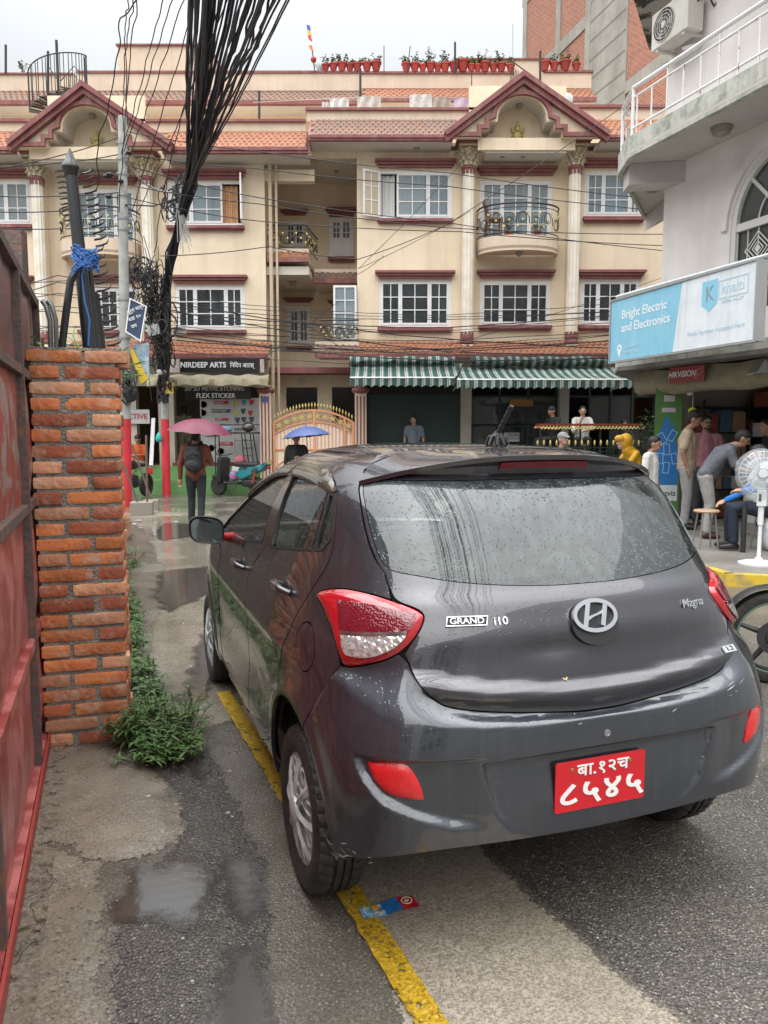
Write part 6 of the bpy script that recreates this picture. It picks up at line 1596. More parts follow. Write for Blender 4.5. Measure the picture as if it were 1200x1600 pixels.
# tail lamps
for o in uvpanel('tail_lamp', LAMP, c_red, disp=none_disp, off=.002, res=.014, gap=.003, lip=.03, bulge=.020, bw=.055, mirror=True):
 sg = -1 if o.data.vertices[0].co.x < 0 else 1; fl = lambda L: [(p[0]*sg, p[1]) for p in L]
 sub = fl([(.5885,1.0712),(.5471,1.0773),(.4971,1.0745),(.4167,1.0612),(.421,1.035),(.4326,1.0109),(.5641,.9866),(.576,1.02)])
 uvpanel('brake_lens', sub, c_redd, o, none_disp, .0235, .012, gap=0, lip=.004, bulge=.002, bw=.01)
 uvpanel('reversing_lens', fl([(.562,.982),(.4321,1.005),(.4376,.9862),(.4583,.9573),(.4932,.9331),(.5335,.9279),(.5479,.9364)]), c_clear, o, none_disp, .0235, .012, gap=0, lip=.004, bulge=.002, bw=.01)
 uvpanel('lens_divider', fl([(.563,.991),(.431,1.0135),(.4328,1.004),(.561,.981)]), c_chrome, o, none_disp, .026, .012, gap=0, lip=.003)
# spoiler
mb = MB(); us = np.linspace(-.585,.585,61); rows = []
for u in us:
 e = 1-abs(u/.585)**6; t = max(.02, e)**.5
 q = lambda v, off: surf_eval(np.array([u]),np.array([v]),none_disp,off)[0][0]
 s_ = u/.585; x = .605*s_; yt = -.262+.215*abs(s_)**3.2; zt_ = 1.532-.088*abs(s_)**2.6
 a = q(1.545-.03*abs(s_)**4,.0015); c = np.array([x,yt,zt_]); b = a*.5+c*.5+np.array([0,0,.006]); d = c+np.array([0,.004,-.016]); f2 = q(1.462,.003)+np.array([0,.0,-.0]); g2 = q(1.448,.001)
 rows.append([a,b,c*.93+b*.07+np.array([0,0,.001]),c,d,d*.5+f2*.5+np.array([0,.012,.006]),f2,g2])
n = len(rows[0]); 
for r in rows: mb.v += [tuple(x) for x in r]
for i in range(len(rows)-1):
 for j in range(n-1): mb.f.append((i*n+j,i*n+j+1,(i+1)*n+j+1,(i+1)*n+j))
sp = obj('spoiler', mb, c_paint, CAR, world=False, sm=35)
mb = MB(); rr = []
for u in np.linspace(-.165,.165,15):
 q = lambda v, off: surf_eval(np.array([u]),np.array([v]),none_disp,off)[0][0]
 s_ = u/.585; x = .605*s_; yt = -.262+.215*abs(s_)**3.2; zt_ = 1.532-.088*abs(s_)**2.6
 c = np.array([x,yt+.0065,zt_-.022]); f2 = np.array([x,yt+.022,zt_-.044]); rr.append([c+np.array([0,-.002,0]), f2+np.array([0,-.003,0]), f2+np.array([0,.01,0]), c+np.array([0,.01,0])])
for r in rr: mb.v += [tuple(x) for x in r]
for i in range(len(rr)-1):
 for j in range(4): mb.f.append((i*4+j,i*4+(j+1) % 4,(i+1)*4+(j+1) % 4,(i+1)*4+j))
obj('high_brake_lamp', mb, M('dim red lamp', (.16,.008,.015), .15, coat=1), sp, world=False)
# roof
us = np.concatenate([np.linspace(-2.99,-2.0,40),np.linspace(-1.98,-1,24),np.linspace(-.99,.99,90),np.linspace(1,1.98,24),np.linspace(2.0,2.99,40)]); vs = np.concatenate([np.linspace(ROOFV+.002,1.585,16),np.linspace(1.588,1.5995,6)])
U, V = np.meshgrid(us,vs,indexing='ij'); U = U.ravel(); V = V.ravel()
def roof_disp(u,v,p): return -.007*np.exp(-((np.abs(p[:,0])-.50)/.010)**2)*sstep(-.05,.1,p[:,1])
Pr, nr_ = surf_eval(U,V,roof_disp)
mb = MB(); nv = len(vs); mb.v = [tuple(p) for p in Pr]
for i in range(len(us)):
 for j in range(nv-1):
  i2 = (i+1) % len(us); mb.f.append((i*nv+j,i2*nv+j,i2*nv+j+1,i*nv+j+1))
roof = obj('roof', mb, c_paint, CAR, world=False, sm=60)
mb = MB()
for s_ in (-1,1): mb.tube([surf_eval(np.array([s_*1.0]),np.array([1.535]),none_disp,.003)[0][0]+np.array([0,0,0])] + [(s_*(.505-.012*((y-.6)/.6)**2), y, 1.5295+.012*(1-((y-.62)/.75)**2)) for y in np.linspace(.3,1.0,8)], .006, 5)
# nose: bonnet, windscreen, wings, front bumper
fr = lambda half: [(p[0],p[1]) for p in half] + [(-p[0],p[1]) for p in half[::-1]]
uvpanel('windscreen', fr([(0,1.03),(.35,1.02),(.66,1.03),(.74,1.10),(.69,1.30),(.66,1.49),(.3,1.505),(0,1.508)]), c_wglass, disp=none_disp, off=.0, res=.06, front=True, lip=.004)
uvpanel('windscreen_header', fr([(0,1.508),(.3,1.506),(.67,1.492),(.67,1.52),(.3,1.52),(0,1.52)]), c_paint, disp=none_disp, res=.05, front=True, rnd=False, gap=0)
uvpanel('bonnet', fr([(0,.76),(.35,.765),(.60,.80),(.76,.92),(.80,1.0),(.66,1.018),(.35,1.008),(0,1.018)]), c_paint, disp=none_disp, res=.04, front=True)
uvpanel('headlamp', [(.38,.66),(.60,.70),(.80,.80),(.78,.86),(.62,.80),(.36,.755)], c_clear, disp=none_disp, off=.003, res=.03, front=True, mirror=True)
uvpanel('front_wing', [(1.885,.40),(1.885,.578),(1.82,.80),(1.805,.90),(1.82,.955),(1.99,1.0),(2.18,1.012),(2.22,.98),(2.24,.915),(2.38,.79),(2.42,.66)] + arch(2.425,35,190,.372,.312,14) + [(1.84,.27)], c_paint, disp=body_disp, res=.035, mirror=True, keep=.6)
ab = [(3-p[0],p[1]) for p in arch(2.425,30,-12,.372,.312,6)]
uvpanel('front_bumper', fr([(0,.75),(.35,.755),(.38,.655),(.58,.655)] + ab + [(.5,.2),(0,.2)]), c_bump, disp=none_disp, res=.05, front=True)
uvpanel('grille', fr([(0,.52),(.42,.50),(.35,.33),(0,.30)]), c_black, disp=none_disp, off=.004, res=.06, front=True)
# handles
def sframe(u, v, disp=none_disp, off=0.0):
 P, n = surf_pn(np.array([u]),np.array([v]),disp,off); n = Vector(n[0]); up = Vector((0,0,1)); up = (up-n*up.dot(n)).normalized(); rt = up.cross(n).normalized()
 return Vector(P[0]), Matrix((rt,up,n)).transposed()
for s_, doors in ((-1,0),(1,1)):
 for (u0,v0,dd) in ((.885,1.028,dr_),(1.42,.978,df_)):
  P, Fm = sframe(s_*u0, v0, body_disp)
  mb = MB(); L_ = .085; fw_ = Vector((0,1,.02))
  nrm = Fm.col[2]; c0 = P+nrm*.032
  mb.tube([c0-fw_*L_-nrm*.03, c0-fw_*L_*.85, c0-fw_*.03+nrm*.004, c0+fw_*.03+nrm*.004, c0+fw_*L_*.85, c0+fw_*L_-nrm*.03], .014, 8, rad=[.012,.014,.015,.015,.014,.012])
  obj('door_handle', mb, c_paint, dd[doors], world=False, sm=60)
  cup = MB().ball(tuple(P-nrm*.010), .05, 16, 8, (.30,1.15,.75)); obj('handle_recess', cup, c_black, dd[doors], world=False, sm=80)
# door mirror
def mirror_part(s_):
 c = Vector((s_*.935,1.50,1.105)); prof = []
 mb = MB(); ring = [(math.cos(2*math.pi*k/28), math.sin(2*math.pi*k/28)) for k in range(28)]
 def se(t, a, b, n=3.2): 
  return (abs(math.cos(t))**(2/n)*a*(1 if math.cos(t) > 0 else -1), abs(math.sin(t))**(2/n)*b*(1 if math.sin(t) > 0 else -1))
 rows = [(-.030,.985),(-.034,1.0),(-.01,1.02),(.03,.98),(.065,.80),(.085,.5),(.092,.02)]
 base = 0
 for (dy, k_) in rows:
  for k in range(28):
   a, b = se(2*math.pi*k/28, .088*k_, .070*k_); mb.v.append((c.x+a, c.y+dy, c.z+b-.012*(a/.098)*s_*-1))
 for i in range(len(rows)-1):
  for k in range(28): mb.f.append((i*28+k,i*28+(k+1)%28,(i+1)*28+(k+1)%28,(i+1)*28+k))
 mr_ = obj('door_mirror', mb, c_black, CAR, world=False, sm=50)
 g = MB(); vs = [(c.x+se(2*math.pi*k/28,.079,.060)[0], c.y-.026, c.z+se(2*math.pi*k/28,.079,.060)[1]-.012*(se(2*math.pi*k/28,.079,.060)[0]/.098)*s_*-1) for k in range(28)]
 g.add(vs, [tuple(range(28))]); obj('mirror_glass', g, M('mirror glass', (.22,.27,.28), .04, metal=1.0), mr_, world=False)
 bk = MB().add([(v[0]*1.0,v[1]-.002,v[2]) for v in vs]+[(c.x+(v[0]-c.x)*1.09, c.y-.031, c.z+(v[2]-c.z)*1.12) for v in vs], [(k,(k+1)%28,28+(k+1)%28,28+k) for k in range(28)]); obj('mirror_rim', bk, c_black, mr_, world=False)
 st = MB().tube([(s_*.785,1.60,1.045),(s_*.83,1.56,1.055),(s_*.875,1.52,1.065)], .03, 8, rad=[.030,.022,.018]); obj('mirror_stalk', st, M('red scuffed mirror foot', (.45,.02,.02), .3, coat=.6) if s_ < 0 else c_paint, mr_, world=False, sm=50)
mirror_part(-1); mirror_part(1)
# wheels
def tyre_mesh():
 n = 120; prof = [(.190,-.075),(.205,-.085),(.235,-.090),(.262,-.088),(.279,-.078),(.2865,-.060),(.2895,-.054),(.2895,-.034),(.282,-.032),(.282,-.025),(.2915,-.023),(.292,-.004),(.284,-.002),(.284,.004),(.292,.006),(.2915,.023),(.282,.025),(.282,.032),(.2895,.034),(.2895,.054),(.2865,.060),(.279,.078),(.262,.088),(.235,.090),(.205,.085),(.190,.075)]
 mb = MB()
 for (r, h) in prof:
  for k in range(n):
   rr = r
   if r > .27 and abs(h) > .03: rr = r - (.007 if (k+ (1 if h > 0 else 0)) % 3 == 0 else 0)
   if .255 < r < .27: rr = r - (.003 if k % 3 == 0 else 0)
   t = 2*math.pi*(k+h*14)/n; mb.v.append((h, rr*math.cos(t), rr*math.sin(t)))
 m = len(prof)
 for i in range(m-1):
  for k in range(n): k2 = (k+1) % n; mb.f.append((i*n+k,i*n+k2,(i+1)*n+k2,(i+1)*n+k))
 return mb
tm = tyre_mesh().mesh('tyre'); tm.materials.append(c_tire)
def cover_mesh():
 # face of the wheel cover, outward = -x : a dished disc with eight oval vents
 mb = MB(); R0 = .198; outer = [(R0*math.cos(2*math.pi*k/96), R0*math.sin(2*math.pi*k/96)) for k in range(96)]
 holes = []
 for q in range(8):
  t = 2*math.pi*(q+.5)/8; cx, cy = .137*math.cos(t), .137*math.sin(t); rd = Vector((math.cos(t),math.sin(t))); tg = Vector((-math.sin(t),math.cos(t)))
  holes.append([tuple(Vector((cx,cy)) + rd*(.030*math.cos(a)) + tg*((.019+.006*math.cos(a))*math.sin(a))) for a in [2*math.pi*k/16 for k in range(16)]])
 mb.prism(outer, -.010, 0.0, 'yz', holes)
 for i, v in enumerate(mb.v):
  r = math.hypot(v[1],v[2]); mb.v[i] = (v[0] - .020*(1-(r/R0)**2)**1 + .012*math.exp(-((r-.09)/.03)**2), v[1], v[2])
 b0 = len(mb.v); mb.lathe([(.198,.004),(.207,-.010),(.203,-.016),(.193,-.012),(.188,-.004)], 96, ax='x', cap=False)
 for q in range(8):    # raised petals
  t = 2*math.pi*q/8
  P0 = [(-.036,.045,.016),(-.034,.09,.013),(-.027,.14,.017),(-.014,.186,.026)]
  for i in range(3):
   (xa,ra,wa),(xb,rb,wb) = P0[i],P0[i+1]
   def pt(x,r,w): return (x, r*math.cos(t)-w*math.sin(t), r*math.sin(t)+w*math.cos(t))
   mb.add([pt(xa+.006,ra,-wa),pt(xa-.003,ra,0),pt(xa+.006,ra,wa),pt(xb+.006,rb,-wb),pt(xb-.003,rb,0),pt(xb+.006,rb,wb)], [(0,1,4,3),(1,2,5,4)])
 mb.lathe([(.05,-.030),(.048,-.041),(.03,-.046),(.001,-.047)], 32, ax='x')
 return mb
cmh = cover_mesh().mesh('wheel_cover'); cmh.materials.append(c_rim)
for (sx, yy, ln) in ((-1,0,'l'),(1,0,'r'),(-1,2.425,'l'),(1,2.425,'r')):
 wt = obj('wheel', MB().lathe([(.02,-.05),(.185,-.05),(.19,-.07),(.193,.07),(.02,.06)], 40, ax='x'), c_under, CAR, world=False)
 wt.location = (sx*.737, yy, .290); wt.rotation_euler = (0.3 if yy else 0, 0, 0 if sx < 0 else math.pi)
 for nm, me, lx in (('tyre', tm, 0), ('wheel_cover', cmh, -.062)):
  o = bpy.data.objects.new(nm, me); COL.objects.link(o); o.parent = wt; o.location = (lx,0,0)
  if nm == 'wheel_cover': smooth(o, 35)
  else: smooth(o, 28)

# plate, badge, lettering
P, Fm = sframe(.0, .5335, none_disp, .012)
Fm = Matrix(((1,0,0),(0,0,-1),(0,1,0))); Pp = Vector((-.014,-.630,.5375)); tiltm = Matrix.Rotation(R_(-3),3,'X')
m_plate = M('red number plate', (.62,.008,.018), .22, coat=.6, col2=(.52,.01,.02), ns=9); m_wht = M('white lettering', (.82,.82,.80), .4)
def placed(mb, P, Fm): return mb.xf(Matrix.Translation(P) @ Fm.to_4x4())
def rr_poly(w_, h_, r, n=5):
 out = []
 for cx, cy, a0 in ((w_/2-r,h_/2-r,0),(-w_/2+r,h_/2-r,90),(-w_/2+r,-h_/2+r,180),(w_/2-r,-h_/2+r,270)):
  out += [(cx+r*math.cos(R_(a0+90*k/n)), cy+r*math.sin(R_(a0+90*k/n))) for k in range(n+1)]
 return out
plate = obj('number_plate', placed(MB().prism(rr_poly(.326,.158,.008), -.002, .002, 'xy'), Pp, Fm), m_plate, CAR, world=False)
plate['label'] = 'red number plate with white Devanagari characters in two rows'
text('बा.१२च', .054, Pp+Vector((.006,-.0035,.046)), Fm, m_wht, plate, 'lettering', .001, bold=.010, world=False, sx=1.25)
text('८५४५', .094, Pp+Vector((.002,-.0035,-.026)), Fm, m_wht, plate, 'lettering', .001, bold=.020, sx=1.40, sp=1.10, world=False)
for dx in (-.105,.105): obj('screw', MB().lathe([(.006,0),(.005,.003),(.001,.0035)], 10).xf(Matrix.Translation(Pp+Vector((dx,-.002,.052))) @ Fm.to_4x4()), M('brass screw', (.45,.33,.12), .35, metal=.8), plate, world=False)
# emblem: chrome ellipse with a slanted letter bar figure
P, Fm = sframe(.0, 1.022, gate_disp, .004); P.x = .002
hs_ = obj('emblem_handle', placed(MB().prism([(.105*math.cos(t)*.80, -.012+.078*math.sin(t)*.84) for t in [2*math.pi*k/40 for k in range(40)]], -.01, .006, 'xy'), P, Fm), c_black, gate, world=False)
em = MB(); NN = 48; ell = [(.074*math.cos(2*math.pi*k/NN), .047*math.sin(2*math.pi*k/NN)) for k in range(NN)]
trim(em, ell, .0065, .004, .016, 'xy', True)
sk = lambda x, y: (x+.33*y, y)
for xx in (-.032, .032): em.prism([sk(xx-.0085,-.037 if xx < 0 else -.030), sk(xx+.0085,-.040 if xx < 0 else -.037), sk(xx+.0085,.030 if xx > 0 else .040), sk(xx-.0085,.037 if xx > 0 else .040)], .005, .015, 'xy')
em.prism([sk(-.026,-.016), sk(-.005,-.004), sk(.024,.004), sk(.026,.016), sk(.005,.006), sk(-.024,-.002)], .005, .0145, 'xy')
obj('emblem', placed(em, P+Fm.col[1]*.014, Fm), c_chrome, gate, world=False)
P, Fm = sframe(-.3175, 1.0463, gate_disp, .003)
g1 = obj('badge_plate', placed(MB().prism([(-.063,-.013),(.058,-.013),(.063,.013),(-.058,.013)], -.002, .003, 'xy'), P, Fm), c_black, gate, world=False)
text('GRAND', .026, P+Fm.col[2]*.0035, Fm, c_chrome, gate, 'lettering', .002, bold=.01, world=False, sx=1.16)
em = MB(); trim(em, [(-.064,-.0135),(.059,-.0135),(.064,.0135),(-.059,.0135)], .0015, .002, .005, 'xy', True); obj('badge_rim', placed(em, P, Fm), c_chrome, gate, world=False)
P, Fm = sframe(-.243, 1.0421, gate_disp, .003); text('i10', .034, P, Fm, c_chrome, gate, 'lettering', .002, bold=.003, world=False, sx=1.15)
P, Fm = sframe(.3105, 1.0409, gate_disp, .003); text('Magna', .040, P, Fm, c_chrome, gate, 'lettering', .002, bold=.012, shear=.3, world=False, sx=1.05)
P, Fm = sframe(.375, .875, gate_disp, .003); obj('badge_plate', placed(MB().prism([(-.032,-.013),(.028,-.013),(.032,.013),(-.028,.013)], -.002, .004, 'xy'), P, Fm), c_chrome, gate, world=False)
text('1.2', .024, P+Fm.col[2]*.0045, Fm, c_black, gate, 'lettering', .0006, bold=.01, world=False, sx=1.3)
P, Fm = sframe(.0, .689, bump_disp, .0); P.x=.0; obj('parking_sensor', placed(MB().lathe([(.011,0),(.011,.002),(.008,.0025),(.007,.001),(.001,.001)], 20), P, Fm), M('sensor', (.3,.3,.31), .3, metal=.5), bumper, world=False)
P, Fm = sframe(-.09, .856, gate_disp, .0); obj('lock_cap', placed(MB().tube([(-.006,.004,0),(.003,-.003,.003),(.008,.005,.002)], .004, 6), P, Fm), M('brass chip', (.5,.4,.2), .4, metal=.6), gate, world=False)
# scuffs where the paint is gone
mb = MB(); rs = random.Random(4)
for (u, v, L_, n_) in ((.36,.752,.06,5),(.19,.742,.03,2),(.58,.30,.05,9),(.52,.335,.06,10),(-.585,.33,.05,14),(-.55,.35,.06,12),(-.50,.37,.04,6),(-.10,.742,.03,2),(-.62,.45,.03,5),(.62,.4,.03,4)):
 for k in range(n_):
  uu = u+rs.uniform(-.03,.03); vv = v+rs.uniform(-.02,.02); P, Fm = sframe(uu, vv, bump_disp, .0008); a = rs.uniform(-.5,.5); l = rs.uniform(.2,1)*L_*.5; w_ = rs.uniform(.0005,.0022)
  d = Fm.col[0]*math.cos(a)+Fm.col[1]*math.sin(a); e = Fm.col[2].cross(d)*w_; mb.quad(P-d*l, P+e, P+d*l, P-e)
obj('paint_scuffs', mb, M('bare scuff', (.5,.5,.5), .6), bumper, world=False)['kind'] = 'stuff'
# antenna
ab_ = MB().tube([(0,.10,1.553),(0,.098,1.58),(0,.09,1.612)], .03, 10, rad=[.040,.034,.012]); an = obj('antenna', ab_, M('black plastic bag', (.02,.02,.022), .25, bump=.8, bs=60), CAR, world=False, sm=60)
mb = MB(); pts = [(.0+.0012*i, .09-.0065*i, 1.605+.0085*i) for i in range(13)]
mb.tube(pts, .006, 8, rad=[.008+(.0025 if i % 2 else 0) for i in range(13)]); obj('antenna_rod', mb, c_black, an, world=False)
mb = MB(); rs = random.Random(8)
for k in range(9): t = k*.7; mb.tube([(.0,.095,1.60),(.03*math.cos(t),.095+.03*math.sin(t),1.59),(.045*math.cos(t),.095+.045*math.sin(t),1.56)], .007, 5, rad=[.004,.009,.006])
obj('bag_folds', mb, c_black, an, world=False)
# rear wiper absent in the photo; cabin
def soft_box(c, s, r=.35):
 mb = MB(); mb.ball((0,0,0), 1, 20, 14)
 mb.v = [tuple(math.copysign(abs(q)**r, q)*h for q, h in zip(v, s)) for v in mb.v]; return mb.xf(Matrix.Translation(c))
mb = MB()
for sx in (-.36,.36):
 mb2 = soft_box((sx,1.28,.62),(.24,.27,.09)); mb.add(mb2.v, mb2.f); mb2 = soft_box((0,0,0),(.23,.075,.32)); mb2.xf(Matrix.Translation((sx,1.02,.86)) @ Matrix.Rotation(R_(12),4,'X')); mb.add(mb2.v, mb2.f)
 mb2 = soft_box((sx,.95,1.235),(.12,.05,.085),.5); mb.add(mb2.v, mb2.f); mb.tube([(sx-.05,.96,1.1),(sx-.05,.95,1.22)], .008, 6).tube([(sx+.05,.96,1.1),(sx+.05,.95,1.22)], .008, 6)
obj('front_seats', mb, c_seat, CAR, world=False, sm=60)
mb = soft_box((0,.52,.58),(.60,.26,.10)); mb2 = soft_box((0,0,0),(.60,.07,.28)); mb2.xf(Matrix.Translation((0,.22,.86)) @ Matrix.Rotation(R_(14),4,'X')); mb.add(mb2.v, mb2.f)
for sx in (-.33,.33): mb2 = soft_box((sx,.17,1.17),(.12,.05,.075),.5); mb.add(mb2.v, mb2.f)
obj('rear_seat', mb, c_seat, CAR, world=False, sm=60)
obj('parcel_shelf', MB().prism([(-.60,.16),(.60,.16),(.58,-.22),(.45,-.36),(-.45,-.36),(-.58,-.22)], 1.02, 1.035, 'xy'), c_dash, CAR, world=False)
obj('dashboard', MB().prism([(1.60,.55),(1.66,.98),(1.80,1.03),(2.15,1.0),(2.15,.5)], -.70, .70, 'yz'), c_dash, CAR, world=False, bevel=.03)
st_ = MB(); st_.tube([(-.0+.18*math.cos(t), .0, .18*math.sin(t)) for t in [2*math.pi*k/24 for k in range(25)]], .013, 6, cap=False).obox((0,0,-.02),(.16,0,0),(0,.012,0),(0,0,.02)); st_.xf(Matrix.Translation((.36,1.55,.98)) @ Matrix.Rotation(R_(-25),4,'X')); obj('steering_wheel', st_, c_black, CAR, world=False)
obj('cabin_floor', MB().box(-.70,.70,-.3,2.1,.27,.29).box(-.72,-.70,.0,1.7,.29,.95).box(.70,.72,.0,1.7,.29,.95), c_dash, CAR, world=False)
obj('headliner', MB().box(-.5,.5,.1,1.05,1.488,1.495), M('headliner', (.35,.33,.3), .9), CAR, world=False)

# ================================================= POLES AND CABLES
p_conc = M('pole concrete', (.42,.43,.41), .8, col2=(.30,.31,.29), ns=5, bump=.3, bs=25, streak=((.2,.2,.18),.4,6)); p_red = M('red pole paint', (.62,.035,.05), .45, col2=(.50,.03,.04), ns=3)
w_blk = [M('black cable', (.012,.012,.014), .5), M('blue black cable', (.014,.016,.035), .45), M('grey cable', (.28,.29,.31), .5), M('tangled cable', (.018,.017,.017), .6)]
YP1, YP2 = 16.5, 19.6
P1 = thing('utility_pole', 'pale concrete utility pole with its foot painted red nearest to the brick pillar', 'pole', (at(197,790,YP1).x, YP1, 0), 0)
b1_, t1_ = at(197,790,YP1), at(191,182,YP1); b1_.z = 0; j1 = b1_.lerp(t1_, .235)
obj('red_base', MB().tube([b1_, j1], .11, 14, rad=[.125,.118]), p_red, P1, sm=50); obj('shaft', MB().tube([j1, t1_], .1, 14, rad=[.114,.085]), p_conc, P1, sm=50)
mb = MB()
for k, py in enumerate((222,246,268,300,335,352,460,520,620)):
 f_ = (790-py)/608; c = b1_.lerp(t1_, f_); mb.lathe([(.125,-.02),(.125,.02)], 12, tuple(c), cap=False)
obj('steel_band', mb, M('galvanised band', (.3,.31,.32), .4, metal=.6), P1)
for (dx, py) in ((-.22,272),(.0,282),(-.25,305),(-.3,275),(.18,240)):
 c = b1_.lerp(t1_, (790-py)/608)+Vector((dx,-.15,0)); ins = MB().ball(tuple(c), .07, 10, 6, (1,1,.6)).tube([c, c+Vector((-dx*.8,.12,0))], .012, 5); obj('insulator', ins, m_iron, P1)
P2 = thing('utility_pole', 'cable-wrapped utility pole with a thin red foot in front of the sign shop', 'pole', (at(259,768,YP2).x, YP2, 0), 0)
b2_, t2_ = at(260,768,YP2), at(258,455,YP2); b2_.z = 0; j2 = at(258,655,YP2)
obj('red_base', MB().tube([b2_, j2], .1, 14, rad=[.105,.10]), p_red, P2, sm=50); obj('shaft', MB().tube([j2, t2_], .1, 14, rad=[.098,.085]), p_conc, P2, sm=50)
rq = random.Random(77)
def wire(pts, r, mat, label='black overhead cable crossing in front of the cream houses', group='overhead cables', sag=0.0, n=14, wig=0.0, name='cable', rr=None):
 rr = rr or rq; P = [Vector(p) for p in pts]; out = []
 for i in range(len(P)-1):
  for k in range(n):
   t = k/n; p = P[i].lerp(P[i+1], t); p.z -= sag*4*t*(1-t)
   if wig: p += Vector((mnoise.noise(p*2+Vector((r*900,0,0))), mnoise.noise(p*2+Vector((3,r*900,0))), mnoise.noise(p*2+Vector((0,7,r*900)))))*wig
   out.append(p)
 out.append(P[-1]); return tag(obj(name, MB().tube(out, r, 6), mat, sm=70), label, 'cable', group)
# the thick hank climbing from pole two and fanning out over the road towards the camera
K0 = at(258,468,19.4); K1 = at(270,400,18.9); K2 = at(296,290,17.6)
for k in range(26):
 o1 = lambda s_: Vector((rq.gauss(0,s_), rq.gauss(0,s_), rq.gauss(0,s_)))
 tx = 292 + (k/25)**.9*155 + rq.uniform(-8,8); Yq = rq.uniform(10.3,12); q = at(tx, 0, Yq); m = at(296+(tx-296)*.42+rq.uniform(-5,5), 165, 14.2)
 e = q + (q-K2)*3.0; e.z = q.z+.9
 wire([K0+o1(.05), K1+o1(.06), K2+o1(.08), m+o1(.06), q, e], rq.choice((.010,.013,.016,.020,.026)), rq.choice((w_blk[0],w_blk[0],w_blk[1])), 'black cable in the thick bundle fanning overhead from the wrapped pole', 'cables of the thick bundle', wig=.018, n=10)
for k in range(8):   # the straighter bunch that rises to the left of the fan
 tx = 296+k*7+rq.uniform(-3,3); q = at(tx,0,11.5); m = at(292+k*4,170,14.5); e = q+(q-K2)*3.0; e.z = q.z+.8
 wire([K1+Vector((rq.gauss(0,.05),0,0)), K2+Vector((rq.gauss(0,.07)-.05,0,rq.gauss(0,.05))), m, q, e], rq.choice((.016,.022,.028)), w_blk[k % 2], 'black cable in the thick bundle fanning overhead from the wrapped pole', 'cables of the thick bundle', wig=.03, n=8)
for k in range(4): wire([K0+Vector((rq.gauss(0,.05),0,0)), K1, K2+Vector((rq.gauss(0,.08),0,0)), at(300+k*8,215,16.5), at(318+k*14,180-k*14,15.5), at(372+k*12,60,13), at(400+k*10,-60,11)], .022, w_blk[0], 'black cable in the thick bundle fanning overhead from the wrapped pole', 'cables of the thick bundle', wig=.06, n=8)
for (a, b, c) in (((192,205),(196,90),(206,0)),((190,240),(225,110),(256,0)),((195,235),(235,110),(270,0)),((200,250),(248,120),(286,0)),((205,330),(262,150),(298,20)),((198,190),(196,60),(198,0)),((215,330),(255,250),(330,60)),((240,395),(275,210),(345,0)),((185,330),(200,120),(212,0))):
 q = at(*c,12); w0 = at(*a,16.4); wire([w0, at(*b,14.2), q, q+(q-w0)*3], .009, w_blk[0], 'thin black cable running up from the red-footed concrete pole', 'thin cables of the first pole', wig=.04)
wire([at(150,300,16), at(158,210,15.6), at(180,120,15), at(190,30,14), at(218,0,13.6), at(236,-40,12.6)], .012, w_blk[0], 'loose kinked black cable hanging left of the concrete pole', wig=.10)
# spans across the facades
R_END = lambda py, Y=20.4: at(1046, py, Y)
for (pts) in (((196,205),(400,236),(700,270),(1040,313)),((196,240),(400,263),(700,291),(1040,330)),((205,260),(400,308),(700,348),(1040,392)),((205,290),(400,318),(700,356),(1040,366)),((205,310),(400,345),(720,362),(1040,384)),((250,400),(420,385),(560,405),(700,350),(975,165))):
 wire([at(a,b,16.5+(a-196)/850*3.4) for a,b in pts], .010, w_blk[0], sag=.04)
ys = [462,470,478,486,494,500,506,512,518,524,530,538,546,470,482,510,522]
for k, y0 in enumerate(ys):
 ye = 470+k*6+rq.uniform(-10,10); ym = (y0+ye)/2+rq.uniform(8,26); wire([at(255,y0,19.3), at(480,(y0+ym)/2+8,19.5), at(700,ym+4,19.7), at(1046,min(ye,556),20.0)], rq.choice((.008,.010,.014)), w_blk[0], 'black cable among the low strands strung from the tangle across the house fronts', 'low cables across the house fronts', sag=.03, wig=.02)
for k in range(12):
 y0 = 430+k*10; wire([at(192,y0,16.5), at(90,y0+rq.uniform(-10,12),16.0), at(-30,y0+rq.uniform(-25,25),15.5)], rq.choice((.008,.010)), w_blk[0], 'thin black cable strung from the first pole off to the left', 'cables running off to the left', sag=.03)
for (a, b) in ((212,268),(240,262),(300,305),(322,330),(352,355)): wire([at(192,a,16.5), at(90,(a+b)/2+4,16), at(-30,b,15.5)], .011, w_blk[0], 'black cable from the first pole crossing the left pediment', 'upper cables running off to the left', sag=.02)
for (a, b, c, d) in ((560,420,735,240),(545,435,600,400),(410,560,530,470),(700,540,1040,432),(735,330,560,420),(430,470,560,560)): wire([at(a,b,20.1), at(c,d,20.1)], .007, w_blk[0], 'thin slanting cable close to the house fronts', 'thin slanting cables', sag=.05)
wire([at(196,250,16.4), at(228,288,17.2), at(268,300,18.2)], .018, w_blk[2], 'pale grey cable sagging between the two poles', sag=.05); wire([at(196,320,16.4), at(240,322,17.6), at(275,310,18.4)], .016, w_blk[0], 'black cable stretched between the two poles', sag=.0)
